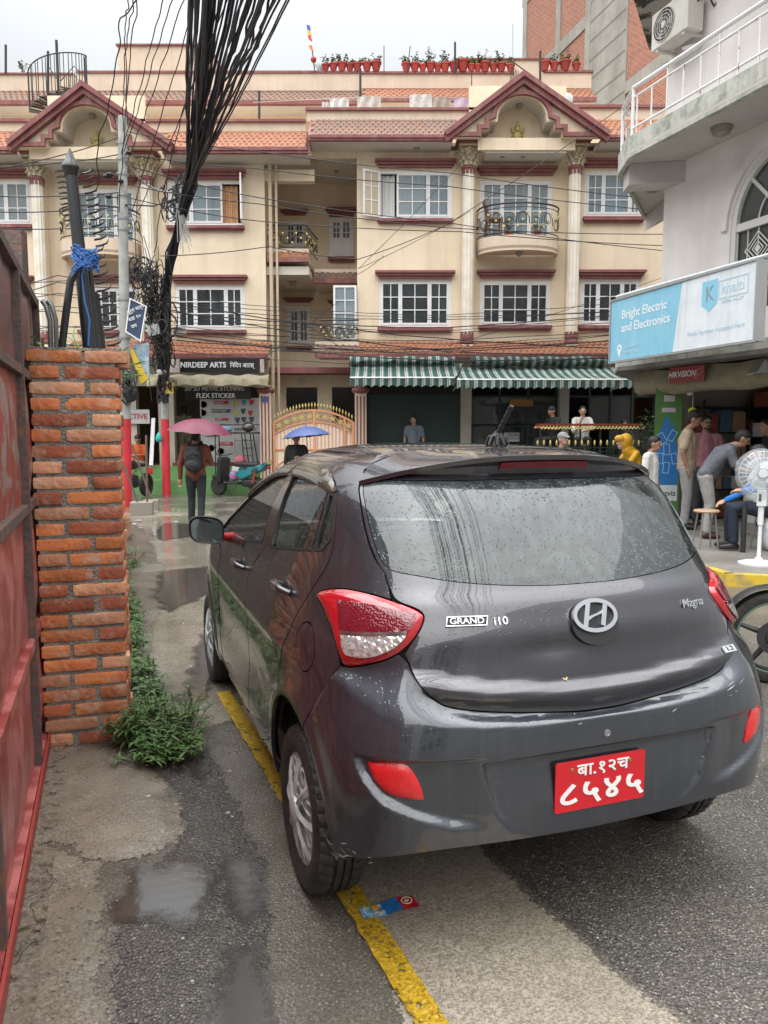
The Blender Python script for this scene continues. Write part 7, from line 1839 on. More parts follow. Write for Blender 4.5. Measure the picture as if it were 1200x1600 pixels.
# tangles: uncountable loops
tg = MB()
def coil(c, r, n, turns, rad, flat=.5):
 for k in range(n):
  a0 = rq.uniform(0,6.28); pts = []; ph = rq.uniform(0,6.28); cc = Vector(c)+Vector((rq.gauss(0,r*.45),rq.gauss(0,r*.3),rq.gauss(0,r*.6))); rx = r*rq.uniform(.2,.75); rz = r*rq.uniform(.4,1.3)
  for j in range(int(12*turns)): t = a0+j*6.28/12; pts.append(cc+Vector((rx*math.cos(t), rx*.5*math.sin(t+ph), rz*math.sin(t)))+Vector((rq.gauss(0,.012),0,rq.gauss(0,.012))))
  tg.tube(pts, rad*rq.uniform(.7,1.4), 4, cap=False)
for (px, py, Y, r, n) in ((236,440,19.0,.32,22),(250,500,19.1,.34,26),(232,480,19.1,.26,16),(255,560,19.2,.22,14),(262,600,19.3,.16,8),(213,430,17,.2,8),(268,320,18.2,.24,10),(285,285,17.8,.22,10),(250,530,19,.28,14),(200,600,16.3,.22,12)): coil(at(px,py,Y), r, n, 1.6, .012)
for k in range(60):
 a = at(rq.uniform(212,268), rq.uniform(400,560), rq.uniform(18.4,19.3)); b = a+Vector((rq.gauss(0,.3),0,rq.gauss(0,.6))); tg.tube([a, a.lerp(b,.5)+Vector((rq.gauss(0,.15),0,rq.gauss(0,.1))), b], .009, 4, cap=False)
tag(obj('cable_tangle', tg, w_blk[3], sm=70), kind='stuff')
# strands lashed round the second pole
lash = MB()
for k in range(16):
 ph = rq.uniform(0,6.28); pts = []
 for j in range(20): t = j/19; c = at(252+16*t if False else 262-6*t, 430+200*t, 19.5-.1*t); pts.append(c+Vector((.12*math.cos(ph+t*rq.uniform(2,5)), -.1+.08*math.sin(ph+t*4), 0)))
 lash.tube(pts, .022, 5, cap=False)
tag(obj('cable_hank', lash, w_blk[3], sm=70), kind='stuff')
rag = MB()
for k in range(16): a = at(278+rq.uniform(-3,3), 318, 18.0); b = at(285+rq.uniform(-8,16), 395+rq.uniform(-25,5), 18.0); rag.tube([a, a.lerp(b,.5)+Vector((rq.gauss(0,.03),0,0)), b], .008, 4)
tag(obj('frayed_rag', rag, M('grey frayed cloth', (.42,.41,.40), .9)), 'frayed grey plastic strands dangling from the thick cable bundle', 'rag')
# boards on the poles
def board(name, label, quad, Y, mat, th=.03):
 c = [at(a,b,Y) for a,b in quad]; n = (c[1]-c[0]).cross(c[3]-c[0]).normalized()*th; m = MB(); m.add([*c, *[p+n for p in c]], [(0,1,2,3),(7,6,5,4),(0,4,5,1),(1,5,6,2),(2,6,7,3),(3,7,4,0)])
 return c, m
c, m = board('b', '', [(204,467),(229,479),(220,533),(197,518)], 16.2, None); SB = thing('street_sign', 'small tilted dark blue street sign with white writing on the concrete pole', 'sign', tuple(c[0])); obj('board', m, M('dark blue sign', (.035,.06,.12), .4), SB)
mb = MB(); trim(mb, [(0,0)]*0 or [(c[i].x,c[i].z) for i in range(4)], .012, 16.17, 16.20, 'xz', True); obj('white_rim', mb, m_white, SB)
cc = sum(c, Vector())/4; rot_ = Matrix.Rotation(R_(-22),3,'Y') @ Euler((math.pi/2,0,0)).to_matrix()
for i, tx in enumerate(('सूर्य मार्ग','वडा १०','पथ')): text(tx, .10, cc+Vector((.01-.02*i,-.05,.20-.17*i)), rot_, m_white, SB, 'lettering', .001, bold=.01)
c, m = board('', '', [(208,540),(232,535),(233,590),(222,602)], 16.6, None); t = thing('hanging_banner', 'torn blue white and yellow plastic banner hanging crooked on the concrete pole', 'banner', tuple(c[0])); obj('banner_sheet', m, M('torn banner print', (.55,.60,.62), .5, col2=(.10,.30,.50), ns=5), t)
c, m = board('', '', [(203,549),(207,545),(231,592),(220,601)], 16.5, None); obj('yellow_strip', m, M('yellow banner strip', (.65,.45,.03), .5), t)
c, m = board('', '', [(253,596),(270,596),(271,615),(255,615)], 19.3, None); t = thing('notice', 'small yellow notice with red print tied to the wrapped pole', 'sign', tuple(c[0])); obj('board', m, M('yellow notice', (.62,.50,.10), .5, col2=(.55,.1,.08), ns=9, nlo=.55, nhi=.6), t)
t = thing('security_camera', 'white bullet security camera fixed on the wrapped pole', 'camera', tuple(at(262,581,19.3))); obj('housing', MB().tube([at(246,582,19.2), at(258,581,19.3)], .07, 10), m_white, t, sm=50); obj('arm', MB().tube([at(258,581,19.3), at(268,578,19.4)], .02, 6), m_white, t); obj('lens', MB().lathe([(.05,0),(.001,-.01)], 10, tuple(at(245,582,19.15))), m_iron, t)
t = thing('junction_box', 'small grey junction box hanging in the cable tangle', 'box', tuple(at(240,515,18.8))); obj('casing', MB().obox(at(240,516,18.8), (.13,0,.03), (0,.06,0), (-.02,0,.12)), M('grey plastic box', (.38,.39,.40), .5), t)
t = thing('junction_box', 'pale junction box under the sign shop window beside the cable tangle', 'box', tuple(at(281,517,19.5))); obj('casing', MB().obox(at(281,517,19.5), (.14,0,0), (0,.06,0), (0,0,.09)), M('pale plastic box', (.6,.6,.58), .5), t)
t = thing('plastic_bag', 'black plastic bag tied on the concrete pole above its red paint', 'bag', tuple(at(204,615,16.4))); obj('bag', MB().ball(tuple(at(204,615,16.35)), .17, 14, 10, (.9,.6,1.1)), M('black bag', (.02,.02,.022), .4, bump=1, bs=12), t, sm=60)
t = thing('plastic_bag', 'turquoise plastic bag hanging beside the wrapped pole', 'bag', tuple(at(248,684,19.4))); obj('bag', MB().lathe([(.002,.15),(.05,.08),(.09,-.02),(.07,-.1),(.002,-.12)], 10, tuple(at(248,684,19.4))), M('turquoise bag', (.02,.38,.36), .4), t, sm=60)
# concrete feet with rusty pipes
for (px, py, w_, lab) in ((221,806,.42,'grey concrete block holding rusty pipes, the nearer one beside the red pole foot'),(236,798,.30,'smaller grey concrete block with a rusty pipe right of the nearer block')):
 g = gnd(px, py); t = thing('concrete_block', lab, 'block', tuple(g), R_(12)); hb = .26 if w_ > .4 else .22; lobj('block', MB().box(-w_/2,w_/2,0,w_*.8,0,hb), M('block concrete', (.25,.225,.19), .9, bump=.4, bs=20), t, bevel=.015)
 for dx in ((-.08,.10) if w_ > .4 else (.0,)): lobj('rusty_pipe', MB().tube([(dx,.15,hb),(dx+(.02 if dx > 0 else -.35),.18,1.55 if dx > 0 else 1.35)], .022, 8), g_edge, t)

# ================================================= PEOPLE
skin_m = [M('warm brown skin', (.34,.19,.12), .55), M('tan skin', (.42,.25,.17), .55)]
hair_m = M('black hair', (.012,.010,.009), .5, bump=.5, bs=90); shoe_m = M('black shoe', (.018,.017,.017), .4)
def cloth(name, c, c2=None, r=.85): return M(name, c, r, col2=c2 or tuple(x*.8 for x in c), ns=7, bump=1.0, bs=9, bd=3)
def blob(name, prims, mat, parent, vox=.014, sm_it=3):
 """limbs and lumps fused into one continuous surface"""
 mb = MB()
 for p in prims:
  if p[0] == 'c':      # tapered limb through points with radii
   pts, rad = [Vector(q) for q in p[1]], p[2]
   d0 = (pts[0]-pts[1]).normalized()*rad[0]*.6; d1 = (pts[-1]-pts[-2]).normalized()*rad[-1]*.6
   mb.tube([pts[0]+d0]+pts+[pts[-1]+d1], 0, 10, rad=[rad[0]*.55]+list(rad)+[rad[-1]*.55])
  else: mb.ball(p[1], 1, 14, 10, p[2])
 me = mb.mesh(name); o = bpy.data.objects.new('tmp', me); COL.objects.link(o)
 r = o.modifiers.new('r', 'REMESH'); r.mode = 'VOXEL'; r.voxel_size = vox; r.use_smooth_shade = True
 s_ = o.modifiers.new('s', 'SMOOTH'); s_.factor = .5; s_.iterations = sm_it
 dg = bpy.context.evaluated_depsgraph_get(); dg.update(); m2 = bpy.data.meshes.new_from_object(o.evaluated_get(dg)); m2.name = name
 COL.objects.unlink(o); bpy.data.objects.remove(o)
 if not len(m2.polygons): m2 = me
 m2.materials.clear(); m2.materials.append(mat); m2.polygons.foreach_set('use_smooth', [True]*len(m2.polygons))
 return obj(name, m2, None, parent, world=False)
J0 = dict(pel=(0,0,.93), ch=(0,0,1.24), nk=(0,.0,1.44), hd=(0,.03,1.585), shL=(-.185,0,1.38), shR=(.185,0,1.38), elL=(-.245,.0,1.11), elR=(.245,.0,1.11), wrL=(-.255,.06,.87), wrR=(.255,.06,.87),
          hpL=(-.09,0,.90), hpR=(.09,0,.90), knL=(-.10,.03,.50), knR=(.10,.03,.50), anL=(-.10,0,.09), anR=(.10,0,.09))
def person(label, loc, rz, h=1.70, pose=None, shirt=None, legs=None, skin=0, sleeve='short', face=0.0, hair='short', group=None, belly=1.0, shoes=None, legs_on=True, nod=0.0, beard=False, glasses=False, cat='person'):
 k = h/1.70; J = dict(J0); J.update(pose or {}); J = {a: Vector(b)*k for a, b in J.items()}
 t = thing('person', label, cat, tuple(loc), rz, group); sk = skin_m[skin]; hd = J['hd']; nk = J['nk']; ch = J['ch']; pel = J['pel']
 fd = Vector((math.sin(-face), math.cos(face), 0)); rt = Vector((fd.y,-fd.x,0)); fd2 = (fd - Vector((0,0,math.tan(nod)))).normalized(); up = rt.cross(fd2).normalized()
 def H(a, b, c): return hd + rt*a*k + fd2*b*k + up*c*k
 P = [('b', tuple(hd+up*.012*k), (.078*k,.098*k if abs(face) < .8 else .085*k,.108*k)), ('b', tuple(H(0,.035,-.055)), (.052*k,.058*k,.055*k)), ('c', [H(0,.092,.02), H(0,.115,-.018)], [.010*k,.017*k]),
         ('c', [H(-.03,.085,-.060), H(.03,.085,-.060)], [.011*k,.011*k]), ('b', tuple(H(-.079,.0,-.005)), (.014*k,.022*k,.032*k)), ('b', tuple(H(.079,.0,-.005)), (.014*k,.022*k,.032*k)),
         ('c', [hd-Vector((0,0,.07*k)), nk, ch], [.052*k,.056*k,.06*k]), ('c', [ch, pel], [.07*k,.08*k]), ('c', [H(-.035,.078,.032), H(.035,.078,.032)], [.012*k,.012*k])]
 for s_ in 'LR':
  P.append(('c', [ch, J['sh'+s_], J['el'+s_], J['wr'+s_]], [.05*k,.045*k,.037*k,.025*k])); w_ = J['wr'+s_]; d = (w_-J['el'+s_]).normalized(); sd = d.cross(Vector((0,0,1)) if abs(d.z) < .9 else Vector((0,1,0))).normalized(); nn = d.cross(sd)
  pc = w_+d*.05*k; P.append(('c', [w_, pc, w_+d*.09*k], [.024*k,.034*k,.030*k]))
  for f_, (off, ln) in enumerate(((-.026,.062),(-.009,.074),(.009,.068),(.025,.052))):
   a = w_+d*.085*k+sd*off*k; P.append(('c', [a, a+d*ln*.5*k, a+d*ln*.85*k+nn*.02*k, a+d*ln*.9*k+nn*.035*k], [.0095*k]*3+[.008*k]))
  P.append(('c', [w_+d*.03*k-sd*.02*k, w_+d*.065*k-sd*.052*k, w_+d*.095*k-sd*.055*k], [.012*k,.0105*k,.009*k]))
  if legs_on: P.append(('c', [J['kn'+s_], J['an'+s_]], [.04*k,.035*k]))
 body = blob('body', P, sk, t, .0095, 2)
 T = [('c', [nk-Vector((0,0,.03*k)), ch+Vector((0,0,.05*k)), (ch+pel)/2, pel-Vector((0,0,.06*k))], [.085*k,.135*k,.125*k*belly,.135*k]), ('c', [J['shL'], J['shR']], [.065*k,.065*k]), ('c', [J['hpL']+Vector((-.02,0,.03))*k, J['hpR']+Vector((.02,0,.03))*k], [.10*k,.10*k]), ('c', [J['shL']*.8+ch*.2, pel+Vector((-.06,0,0))*k],[.075*k,.095*k]), ('c', [J['shR']*.8+ch*.2, pel+Vector((.06,0,0))*k],[.075*k,.095*k])]
 for s_ in 'LR':
  e_ = J['el'+s_]; s0 = J['sh'+s_]
  if sleeve == 'short': T.append(('c', [s0, s0.lerp(e_,.5), s0.lerp(e_,.82)], [.066*k,.064*k,.064*k]))
  else: T.append(('c', [s0, e_, J['wr'+s_]], [.066*k,.054*k,.040*k]))
 blob('shirt', T, shirt, t, .014)
 if legs_on:
  L_ = [('c', [J['hpL'], J['hpR']], [.105*k,.105*k])]
  for s_ in 'LR': L_.append(('c', [J['hp'+s_], J['hp'+s_].lerp(J['kn'+s_],.5), J['kn'+s_], J['kn'+s_].lerp(J['an'+s_],.55), J['an'+s_]+Vector((0,0,.01))], [.10*k,.088*k,.070*k,.064*k,.060*k]))
  blob('trousers', L_, legs, t, .014)
  for s_ in 'LR':
   a = J['an'+s_]; kd = Vector((0,1,0)) if not pose or 'toe' not in pose else Vector(pose['toe']); blob('shoe', [('c', [a-kd*.05*k-Vector((0,0,.045*k)), a+kd*.06*k-Vector((0,0,.045*k)), a+kd*.16*k-Vector((0,0,.055*k))], [.042*k,.044*k,.034*k]), ('c', [a, a-Vector((0,0,.04*k))], [.045*k,.045*k])], shoes or shoe_m, t, .012)
 if hair == 'short':
  blob('hair', [('b', tuple(hd-fd2*.016*k+up*.042*k), (.087*k,.104*k if abs(face) < .8 else .092*k,.092*k)), ('b', tuple(hd-fd2*.045*k-up*.01*k), (.074*k,.068*k,.085*k)), ('c', [H(-.045,.052,.092), H(.045,.052,.092)], [.020*k,.020*k])], hair_m, t, .011, 2)
 elif hair == 'cap':
  cm_ = M('grey cap cloth', (.22,.22,.22), .8); blob('cap', [('b', tuple(hd-fd2*.008*k+up*.05*k), (.092*k,.108*k,.082*k)), ('c', [H(-.045,.09,.045), H(.045,.09,.045)], [.022*k,.022*k]), ('c', [H(-.03,.13,.035), H(.03,.13,.035)], [.014*k,.014*k])], cm_, t, .010, 2)
 if face is not None and hair != 'hood':
  for s_ in (-1,1): obj('eye', MB().ball(tuple(H(s_*.030,.088,.012)), .009*k, 8, 6), hair_m, t, world=False); 
  if beard: blob('beard', [('c', [H(-.045,.06,-.075), H(0,.088,-.095), H(.045,.06,-.075)], [.018*k,.022*k,.018*k]), ('c', [H(-.03,.098,-.045), H(.03,.098,-.045)], [.009*k,.009*k])], hair_m, t, .009, 1)
  if glasses:
   g = MB()
   for s_ in (-1,1): g.tube([H(s_*.032+.022*math.cos(a), .108, .012+.018*math.sin(a)) for a in [2*math.pi*q/12 for q in range(13)]], .003*k, 4)
   g.tube([H(-.012,.110,.014), H(.012,.110,.014)], .003*k, 4).tube([H(-.054,.105,.015), H(-.082,0,.015)], .003*k, 4).tube([H(.054,.105,.015), H(.082,0,.015)], .003*k, 4); obj('glasses', g, m_iron, t, world=False)
 return t, J, k

def umbrella(label, loc, r, cloth_m, rz=0, tilt=0, shaft=.75, rim=True, n=12):
 t = thing('umbrella', label, 'umbrella', tuple(loc), rz); t.rotation_euler = (tilt*.3, tilt, rz); mb = MB(); m = 8; hgt = r*.42
 for i in range(m+1):
  a = i/m
  for k in range(n*3):
   th = 2*math.pi*k/(n*3); bul = 1-.055*(a**2)*(1-abs(((k % 3)-0)/1.5-1) if k % 3 else 0); f_ = .06*a*a if k % 3 else 0
   rr = r*a*(1-f_*.8); mb.v.append((rr*math.cos(th), rr*math.sin(th), hgt*(1-a**2*.9-.10*a**4)-hgt*.0+f_*r*.35))
 for i in range(m):
  for k in range(n*3): k2 = (k+1) % (n*3); mb.f.append((i*n*3+k,i*n*3+k2,(i+1)*n*3+k2,(i+1)*n*3+k))
 lobj('canopy', mb, cloth_m, t, sm=28)
 rb_ = MB()
 for k in range(n): th = 2*math.pi*k/n; rb_.tube([(0,0,hgt-.03),(r*.5*math.cos(th),r*.5*math.sin(th),hgt*.75),(r*math.cos(th),r*math.sin(th),-.005)], .004, 4)
 lobj('ribs', rb_, m_iron, t); lobj('shaft', MB().tube([(0,0,hgt+.05),(0,0,-shaft)], .007, 6), m_iron, t); lobj('grip', MB().tube([(0,0,-shaft),(0,0,-shaft-.10)], .013, 8), m_iron, t)
 return t
# 1 the walker with the pink umbrella
g = gnd(308,822); 
walk, J, k = person('person walking away under the pink umbrella in a brown sweater with black backpack', g, R_(4), 1.66, dict(elR=(.27,.03,1.10), wrR=(.14,.22,1.20), elL=(-.26,-.02,1.10), wrL=(-.27,.0,.84), knL=(-.10,.10,.50), anL=(-.11,.10,.10), knR=(.09,.0,.50), anR=(.09,-.12,.12)), cloth('brown sweater', (.16,.045,.025)), cloth('dark jeans', (.022,.025,.032)), sleeve='long')
bp_ = thing('backpack', 'black backpack on the back of the person under the pink umbrella', 'backpack', tuple(g), R_(4)); bm = cloth('black backpack cloth', (.018,.018,.020), r=.6)
o = blob('bag_body', [('b', (0,-.20,1.16), (.155,.085,.24)), ('b', (0,-.215,1.05), (.15,.10,.12)), ('c', [(-.08,-.2,1.33),(.08,-.2,1.33)], [.06,.06])], bm, bp_, .014); obj('front_pocket', MB().ball((0,-.285,1.05), 1, 14, 10, (.11,.035,.10)), bm, bp_, world=False, sm=60)
for s_ in (-1,1): obj('shoulder_strap', MB().tube([(s_*.09,-.14,1.38),(s_*.11,-.02,1.445),(s_*.12,.09,1.36),(s_*.12,.12,1.2),(s_*.13,-.1,1.02)], .02, 6), bm, bp_, world=False, sm=60)
obj('zip_line', MB().tube([(-.12,-.27,1.20),(0,-.295,1.26),(.12,-.27,1.20)], .004, 4), m_iron, bp_, world=False)
pk = M('pink umbrella cloth', (.12,.010,.038), .5, col2=(.17,.022,.06), ns=40); uc = at(312,678,13.2); umbrella('pink domed umbrella held over the walking person with backpack', (uc.x, 13.2, uc.z+.02), .56, pk, 0, .10, .42)
# 2 blue umbrella
uc = at(479,684,16.5); um = M('blue umbrella cloth', (.055,.095,.25), .5); umbrella('blue umbrella held by the person in black behind the car', (uc.x,16.5,uc.z+.02), .52, um, 0, -.10, .7)
g = at(463,700,16.6); person('person in black under the blue umbrella, mostly behind the car', (g.x,16.6,0), math.pi, 1.58, dict(wrL=(-.1,.2,1.15), elL=(-.26,.05,1.12)), cloth('black top', (.015,.015,.017)), cloth('black trousers', (.02,.02,.022)), sleeve='long')
# 3 man at the shutter
struct('shop_step', MB().box(fx(566),fx(738),19.9,20.99,0,.36), g_walk)
g = at(647,680,20.3); person('man in grey polo shirt standing before the dark green shutter looking aside', (g.x,20.3,.36), math.pi, 1.68, {}, cloth('blue grey polo', (.13,.15,.19)), cloth('grey trousers', (.06,.06,.07)), face=-1.2)
# 4-5 restaurant terrace
TZ = .62
struct('terrace_deck', MB().box(fx(845,18),fx(1040,18),17.9,20.98,0,TZ), g_walk)
TB = thing('counter_rail', 'red brown counter ledge with yellow scalloped trim along the restaurant terrace', 'counter', (fx(925,17.8),17.8,TZ)); m_ct = M('red brown counter', (.20,.045,.02), .4)
x0_, x1_ = fx(846,17.8), fx(1012,17.8); zt_ = at(900,662,17.8).z
obj('counter_top', MB().box(x0_,x1_,17.62,18.1,zt_-.05,zt_), m_ct, TB); mb = MB()
n_ = 30
for k in range(n_): xa = x0_+(x1_-x0_)*k/n_; w_ = (x1_-x0_)/n_; mb.tube([(xa+w_*j/6, 17.6, zt_-.06-.06*math.sin(math.pi*j/6)) for j in range(7)], .013, 5)
obj('scallop_trim', mb, m_gold, TB)
for k in range(6): x = x0_+.05+(x1_-x0_-.1)*k/5; obj('leg', MB().tube([(x,17.75,0),(x,17.75,zt_-.05)], .025, 8), m_iron, TB)
FN = thing('terrace_fence', 'low black iron fence with gold spear tips below the restaurant counter', 'fence', (fx(925,17.5),17.5,0)); zf = at(900,692,17.5).z
obj('rail', MB().box(fx(843,17.5),fx(1012,17.5),17.48,17.52,zf-.12,zf-.09).box(fx(843,17.5),fx(1012,17.5),17.48,17.52,.3,.33), m_iron, FN)
for k in range(17):
 x = fx(846,17.5)+(fx(1008,17.5)-fx(846,17.5))*k/16; obj('bar', MB().tube([(x,17.5,0),(x,17.5,zf-.05)], .012, 6), m_iron, FN); obj('spear_tip', MB().lathe([(.010,-.06),(.024,-.02),(.025,.02),(.013,.05),(.002,.07)], 8, (x,17.5,zf)), m_gold, FN, sm=60)
def sit(dz=0, fw=.42): return dict(pel=(0,-.02,.56+dz), ch=(0,.02,.90+dz), nk=(0,.05,1.10+dz), hd=(0,.08,1.245+dz), shL=(-.185,.02,1.04+dz), shR=(.185,.02,1.04+dz), elL=(-.25,.12,.80+dz), elR=(.25,.12,.80+dz), wrL=(-.16,.32,.78+dz), wrR=(.16,.32,.78+dz), hpL=(-.1,0,.54+dz), hpR=(.1,0,.54+dz), knL=(-.13,fw,.55+dz), knR=(.13,fw,.55+dz), anL=(-.13,fw-.02,.10+dz), anR=(.13,fw-.02,.10+dz))
def stool(label, loc, h, col=None):
 t = thing('stool', label, 'stool', tuple(loc)); lobj('seat', MB().lathe([(.001,h-.03),(.15,h-.03),(.16,h-.015),(.15,h),(.001,h)], 20), col or m_iron, t)
 for k in range(4): a = R_(45+90*k); lobj('leg', MB().tube([(.11*math.cos(a),.11*math.sin(a),h-.03),(.17*math.cos(a),.17*math.sin(a),0)], .011, 6), M('stool steel', (.35,.35,.36), .3, metal=.7) if k == 0 else bpy.data.materials.get('stool steel'), t)
 return t
g = at(868,660,18.6); ps = sit(.28); ps.update(wrL=(-.10,.42,1.12), wrR=(.12,.42,1.12)); person('man in black t-shirt leaning on the restaurant counter beside the grey pillar', (g.x,18.75,TZ), math.pi-1.1, 1.66, ps, cloth('black tee', (.014,.014,.016)), cloth('black jeans', (.02,.02,.022)), nod=.4); stool('dark stool under the man in black at the restaurant counter', (g.x,18.75,TZ), .75)
g = at(911,660,18.6); ps = sit(.28); ps.update(elR=(.22,.22,.98), wrR=(.05,.14,1.30), wrL=(-.05,.30,1.05)); person('man in white t-shirt at the restaurant counter with his hand at his chin', (g.x,18.7,TZ), math.pi-.15, 1.66, ps, cloth('white tee', (.62,.62,.60)), cloth('black trousers two', (.02,.02,.02)), skin=1); stool('dark stool under the man in white at the restaurant counter', (g.x,18.7,TZ), .75)
g = at(977,668,19.4); person('dim figure seated inside the dark restaurant behind the counter', (g.x,19.6,TZ), math.pi, 1.6, sit(0), cloth('dark shirt', (.03,.028,.03)), cloth('dark trousers', (.02,.02,.022)))
# 6 cap man
g = at(878,690,12.6); person('person in a grey cap passing just behind the car roof', (g.x,12.6,0), math.pi+.5, 1.60, {}, cloth('dark grey tee', (.09,.09,.09)), cloth('jeans', (.04,.05,.08)), hair='cap', skin=1)
# 7 yellow raincoat
yc = cloth('yellow raincoat', (.60,.33,.01), (.45,.24,.01), .5); g = at(1004,700,12.4)
pr, J, k = person('person in a yellow hooded raincoat bending forward behind the car', (g.x+.02,12.6,0), math.pi-1.45, 1.62, dict(ch=(0,.10,1.20), nk=(0,.20,1.38), hd=(0,.30,1.50), shL=(-.185,.14,1.33), shR=(.185,.14,1.33), elL=(-.22,.30,1.12), elR=(.22,.30,1.12), wrL=(-.15,.50,1.08), wrR=(.15,.50,1.08)), yc, yc, sleeve='long', hair='hood', skin=1)
blob('hood', [('b', tuple(J['hd']+Vector((0,-.045,.03))), (.115,.115,.135)), ('b', tuple(J['hd']+Vector((0,.055,.075))), (.10,.09,.06)), ('c', [J['hd']+Vector((0,-.06,-.08)), J['nk']+Vector((0,-.04,-.05))], [.10,.11])], yc, pr, .012)
obj('bag_strap', MB().tube([J['shR']+Vector((-.05,-.09,.05)), J['ch']+Vector((.0,-.15,0)), J['pel']+Vector((-.1,-.14,.1))], .012, 6), m_iron, pr, world=False)
# 8 white tee
g = at(1016,730,11.4); person('man in loose white t-shirt smiling, just behind the rear of the car', (g.x,11.4,0), math.pi+.9, 1.545, dict(hd=(0,.06,1.58)), cloth('white loose tee', (.66,.65,.62)), cloth('grey trousers two', (.12,.12,.13)), skin=0, nod=.1, belly=1.1)
# 9 tan tee, looking at phone
g = at(1063,820,11.9); person('tall man in beige t-shirt and light grey trousers, hand in pocket, head bowed', (g.x,11.75,.125), math.pi+1.15, 1.80, dict(hd=(0,.075,1.585), elR=(.24,-.05,1.12), wrR=(.20,.02,.90)), cloth('beige tee', (.42,.33,.23)), cloth('light grey trousers', (.34,.34,.34)), nod=.35, glasses=True, face=0)
# 10 pink polo
g = at(1088,810,12.5); person('bearded man with glasses in a dusty pink polo shirt and dark trousers', (g.x+.03,12.35,.125), math.pi-.1, 1.74, dict(wrL=(-.14,.16,.98), elL=(-.28,-.02,1.12)), cloth('dusty pink polo', (.42,.19,.22)), cloth('charcoal trousers', (.05,.052,.06)), beard=True, glasses=True, belly=1.15)
# 11 grey polo leaning
g = at(1103,845,10.7); person('man in dark grey polo and pale trousers bending over the seated man', (g.x+.02,10.75,.125), math.pi+1.25, 1.66, dict(pel=(0,-.05,.92), ch=(0,.16,1.17), nk=(0,.30,1.33), hd=(0,.42,1.43), shL=(-.185,.24,1.28), shR=(.185,.24,1.28), elL=(-.20,.36,1.02), elR=(.20,.34,1.0), wrL=(-.08,.60,.98), wrR=(.10,.58,.94), hpL=(-.1,-.05,.90), hpR=(.1,-.05,.90)), cloth('dark grey polo', (.13,.135,.16)), cloth('pale grey trousers', (.36,.35,.33)), nod=.6, glasses=True, shoes=M('maroon shoe', (.07,.02,.02), .4), belly=1.1)
# 12 seated man in white plastic sheet
g = gnd(1142,862,.125); ps = sit(0); ps.update(hd=(0,.12,1.235), wrR=(.16,.46,.62), elR=(.24,.2,.74)); sm_, J, k = person('seated man in navy trousers and bright blue sleeves wrapped in a translucent white sheet', (g.x+.47,g.y+.12,.125), R_(78), 1.66, ps, cloth('bright blue top', (.02,.17,.50)), cloth('navy trousers', (.018,.025,.045)), sleeve='long', nod=.3, skin=1)
sheet_m = M('translucent white plastic', (.62,.66,.70), .35, alpha=.82, bump=.8, bs=14)
blob('plastic_sheet', [('c', [J['nk']+Vector((0,-.02,-.02)), J['ch']+Vector((0,-.03,0)), J['pel']+Vector((0,-.05,.05))], [.13,.20,.22]), ('c', [J['shL'], J['elL']*.6+J['shL']*.4], [.09,.09]), ('c', [J['shR'], J['elR']*.5+J['shR']*.5], [.09,.09])], sheet_m, sm_, .016)
stool('metal stool under the seated man in navy trousers', (g.x+.47,g.y+.12,.125), .46)
g2 = gnd(1112,862,.125); stool('empty round stool with thin steel legs and a wooden seat beside the seated man', (g2.x+.02,g2.y+.25,.125), .50, M('wood seat', (.42,.28,.17), .5))
# 13 dark figure at the frame edge
g = at(1198,690,12.0); person('man in dark clothes bending forward at the right edge of the picture', (g.x+.12,12.0,.125), R_(100), 1.72, dict(hd=(0,.16,1.55), nk=(0,.08,1.42)), cloth('near black shirt', (.02,.022,.03)), cloth('near black trousers', (.02,.02,.025)), skin=1)
# 14 seated orange man by the shop steps
g = at(214,700,20.6); person('man in an orange shirt sitting cross-legged on the shop ledge at left', (g.x,20.75,zs_-.48+.0), math.pi, 1.62, dict(sit(.02), knL=(-.05,.42,.62), anL=(.12,.34,.30), wrL=(-.06,.25,.82), wrR=(.06,.25,.82)), cloth('orange shirt', (.55,.11,.03)), cloth('white trousers', (.45,.44,.42)), skin=0, nod=.5, sleeve='long')
obj('shop_ledge', MB().box(fx(203),fx(228),20.55,21.0,zs_-.4,zs_+.02), m_inner, HL)
# 15 inside the sign shop
g = at(287,690,21.6); person('person in a khaki shirt standing inside the sign shop behind the pink umbrella', (g.x,21.75,zs_), .4, 1.62, {}, cloth('khaki shirt', (.32,.29,.19)), cloth('khaki trousers', (.3,.27,.2)))

# ================================================= SHOP SIGNS, AWNINGS, GATE, SCOOTER, POTS, LAUNDRY
blk = M('black sign board', (.012,.012,.013), .35); TF = Euler((math.pi/2,0,0)).to_matrix(); m_lw = M('bright sign lettering', (.80,.80,.80), .4)
def wp(px, py, Y): p = at(px,py,Y); return p
NS = thing('shop_sign', 'long black sign board with raised white lettering above the sign shop', 'sign', tuple(wp(341,571,20.1)))
obj('board', MB().box(fx(277,20.1),fx(403,20.1),20.08,20.14,fz(582,20.1),fz(561,20.1)), blk, NS); obj('end_panel', MB().box(fx(256,20.1),fx(276.5,20.1),20.09,20.13,fz(582,20.1),fz(561,20.1)).box(fx(403.5,20.1),fx(410,20.1),20.09,20.13,fz(582,20.1),fz(561,20.1)), M('peeling pink panel', (.45,.33,.30), .7, col2=(.55,.5,.48), ns=12), NS)
text('NIRDEEP ARTS', .195, wp(317.5,570.5,20.06), TF, m_lw, NS, 'lettering', .012, bold=.02, sx=.93); text('िनिदप आटस्', .16, wp(378,571,20.06), TF, m_lw, NS, 'lettering', .012, bold=.01, sx=.82)
CV2 = thing('canvas_roll', 'dusty rolled canvas awning under the black sign of the sign shop', 'awning', tuple(wp(335,592,20.2))); mb = MB(); prof = [(19.95,fz(586,20)),(19.7,fz(594,20)),(19.68,fz(603,20)),(19.8,fz(606,20)),(20.3,fz(603,20.3))]; n_ = 40
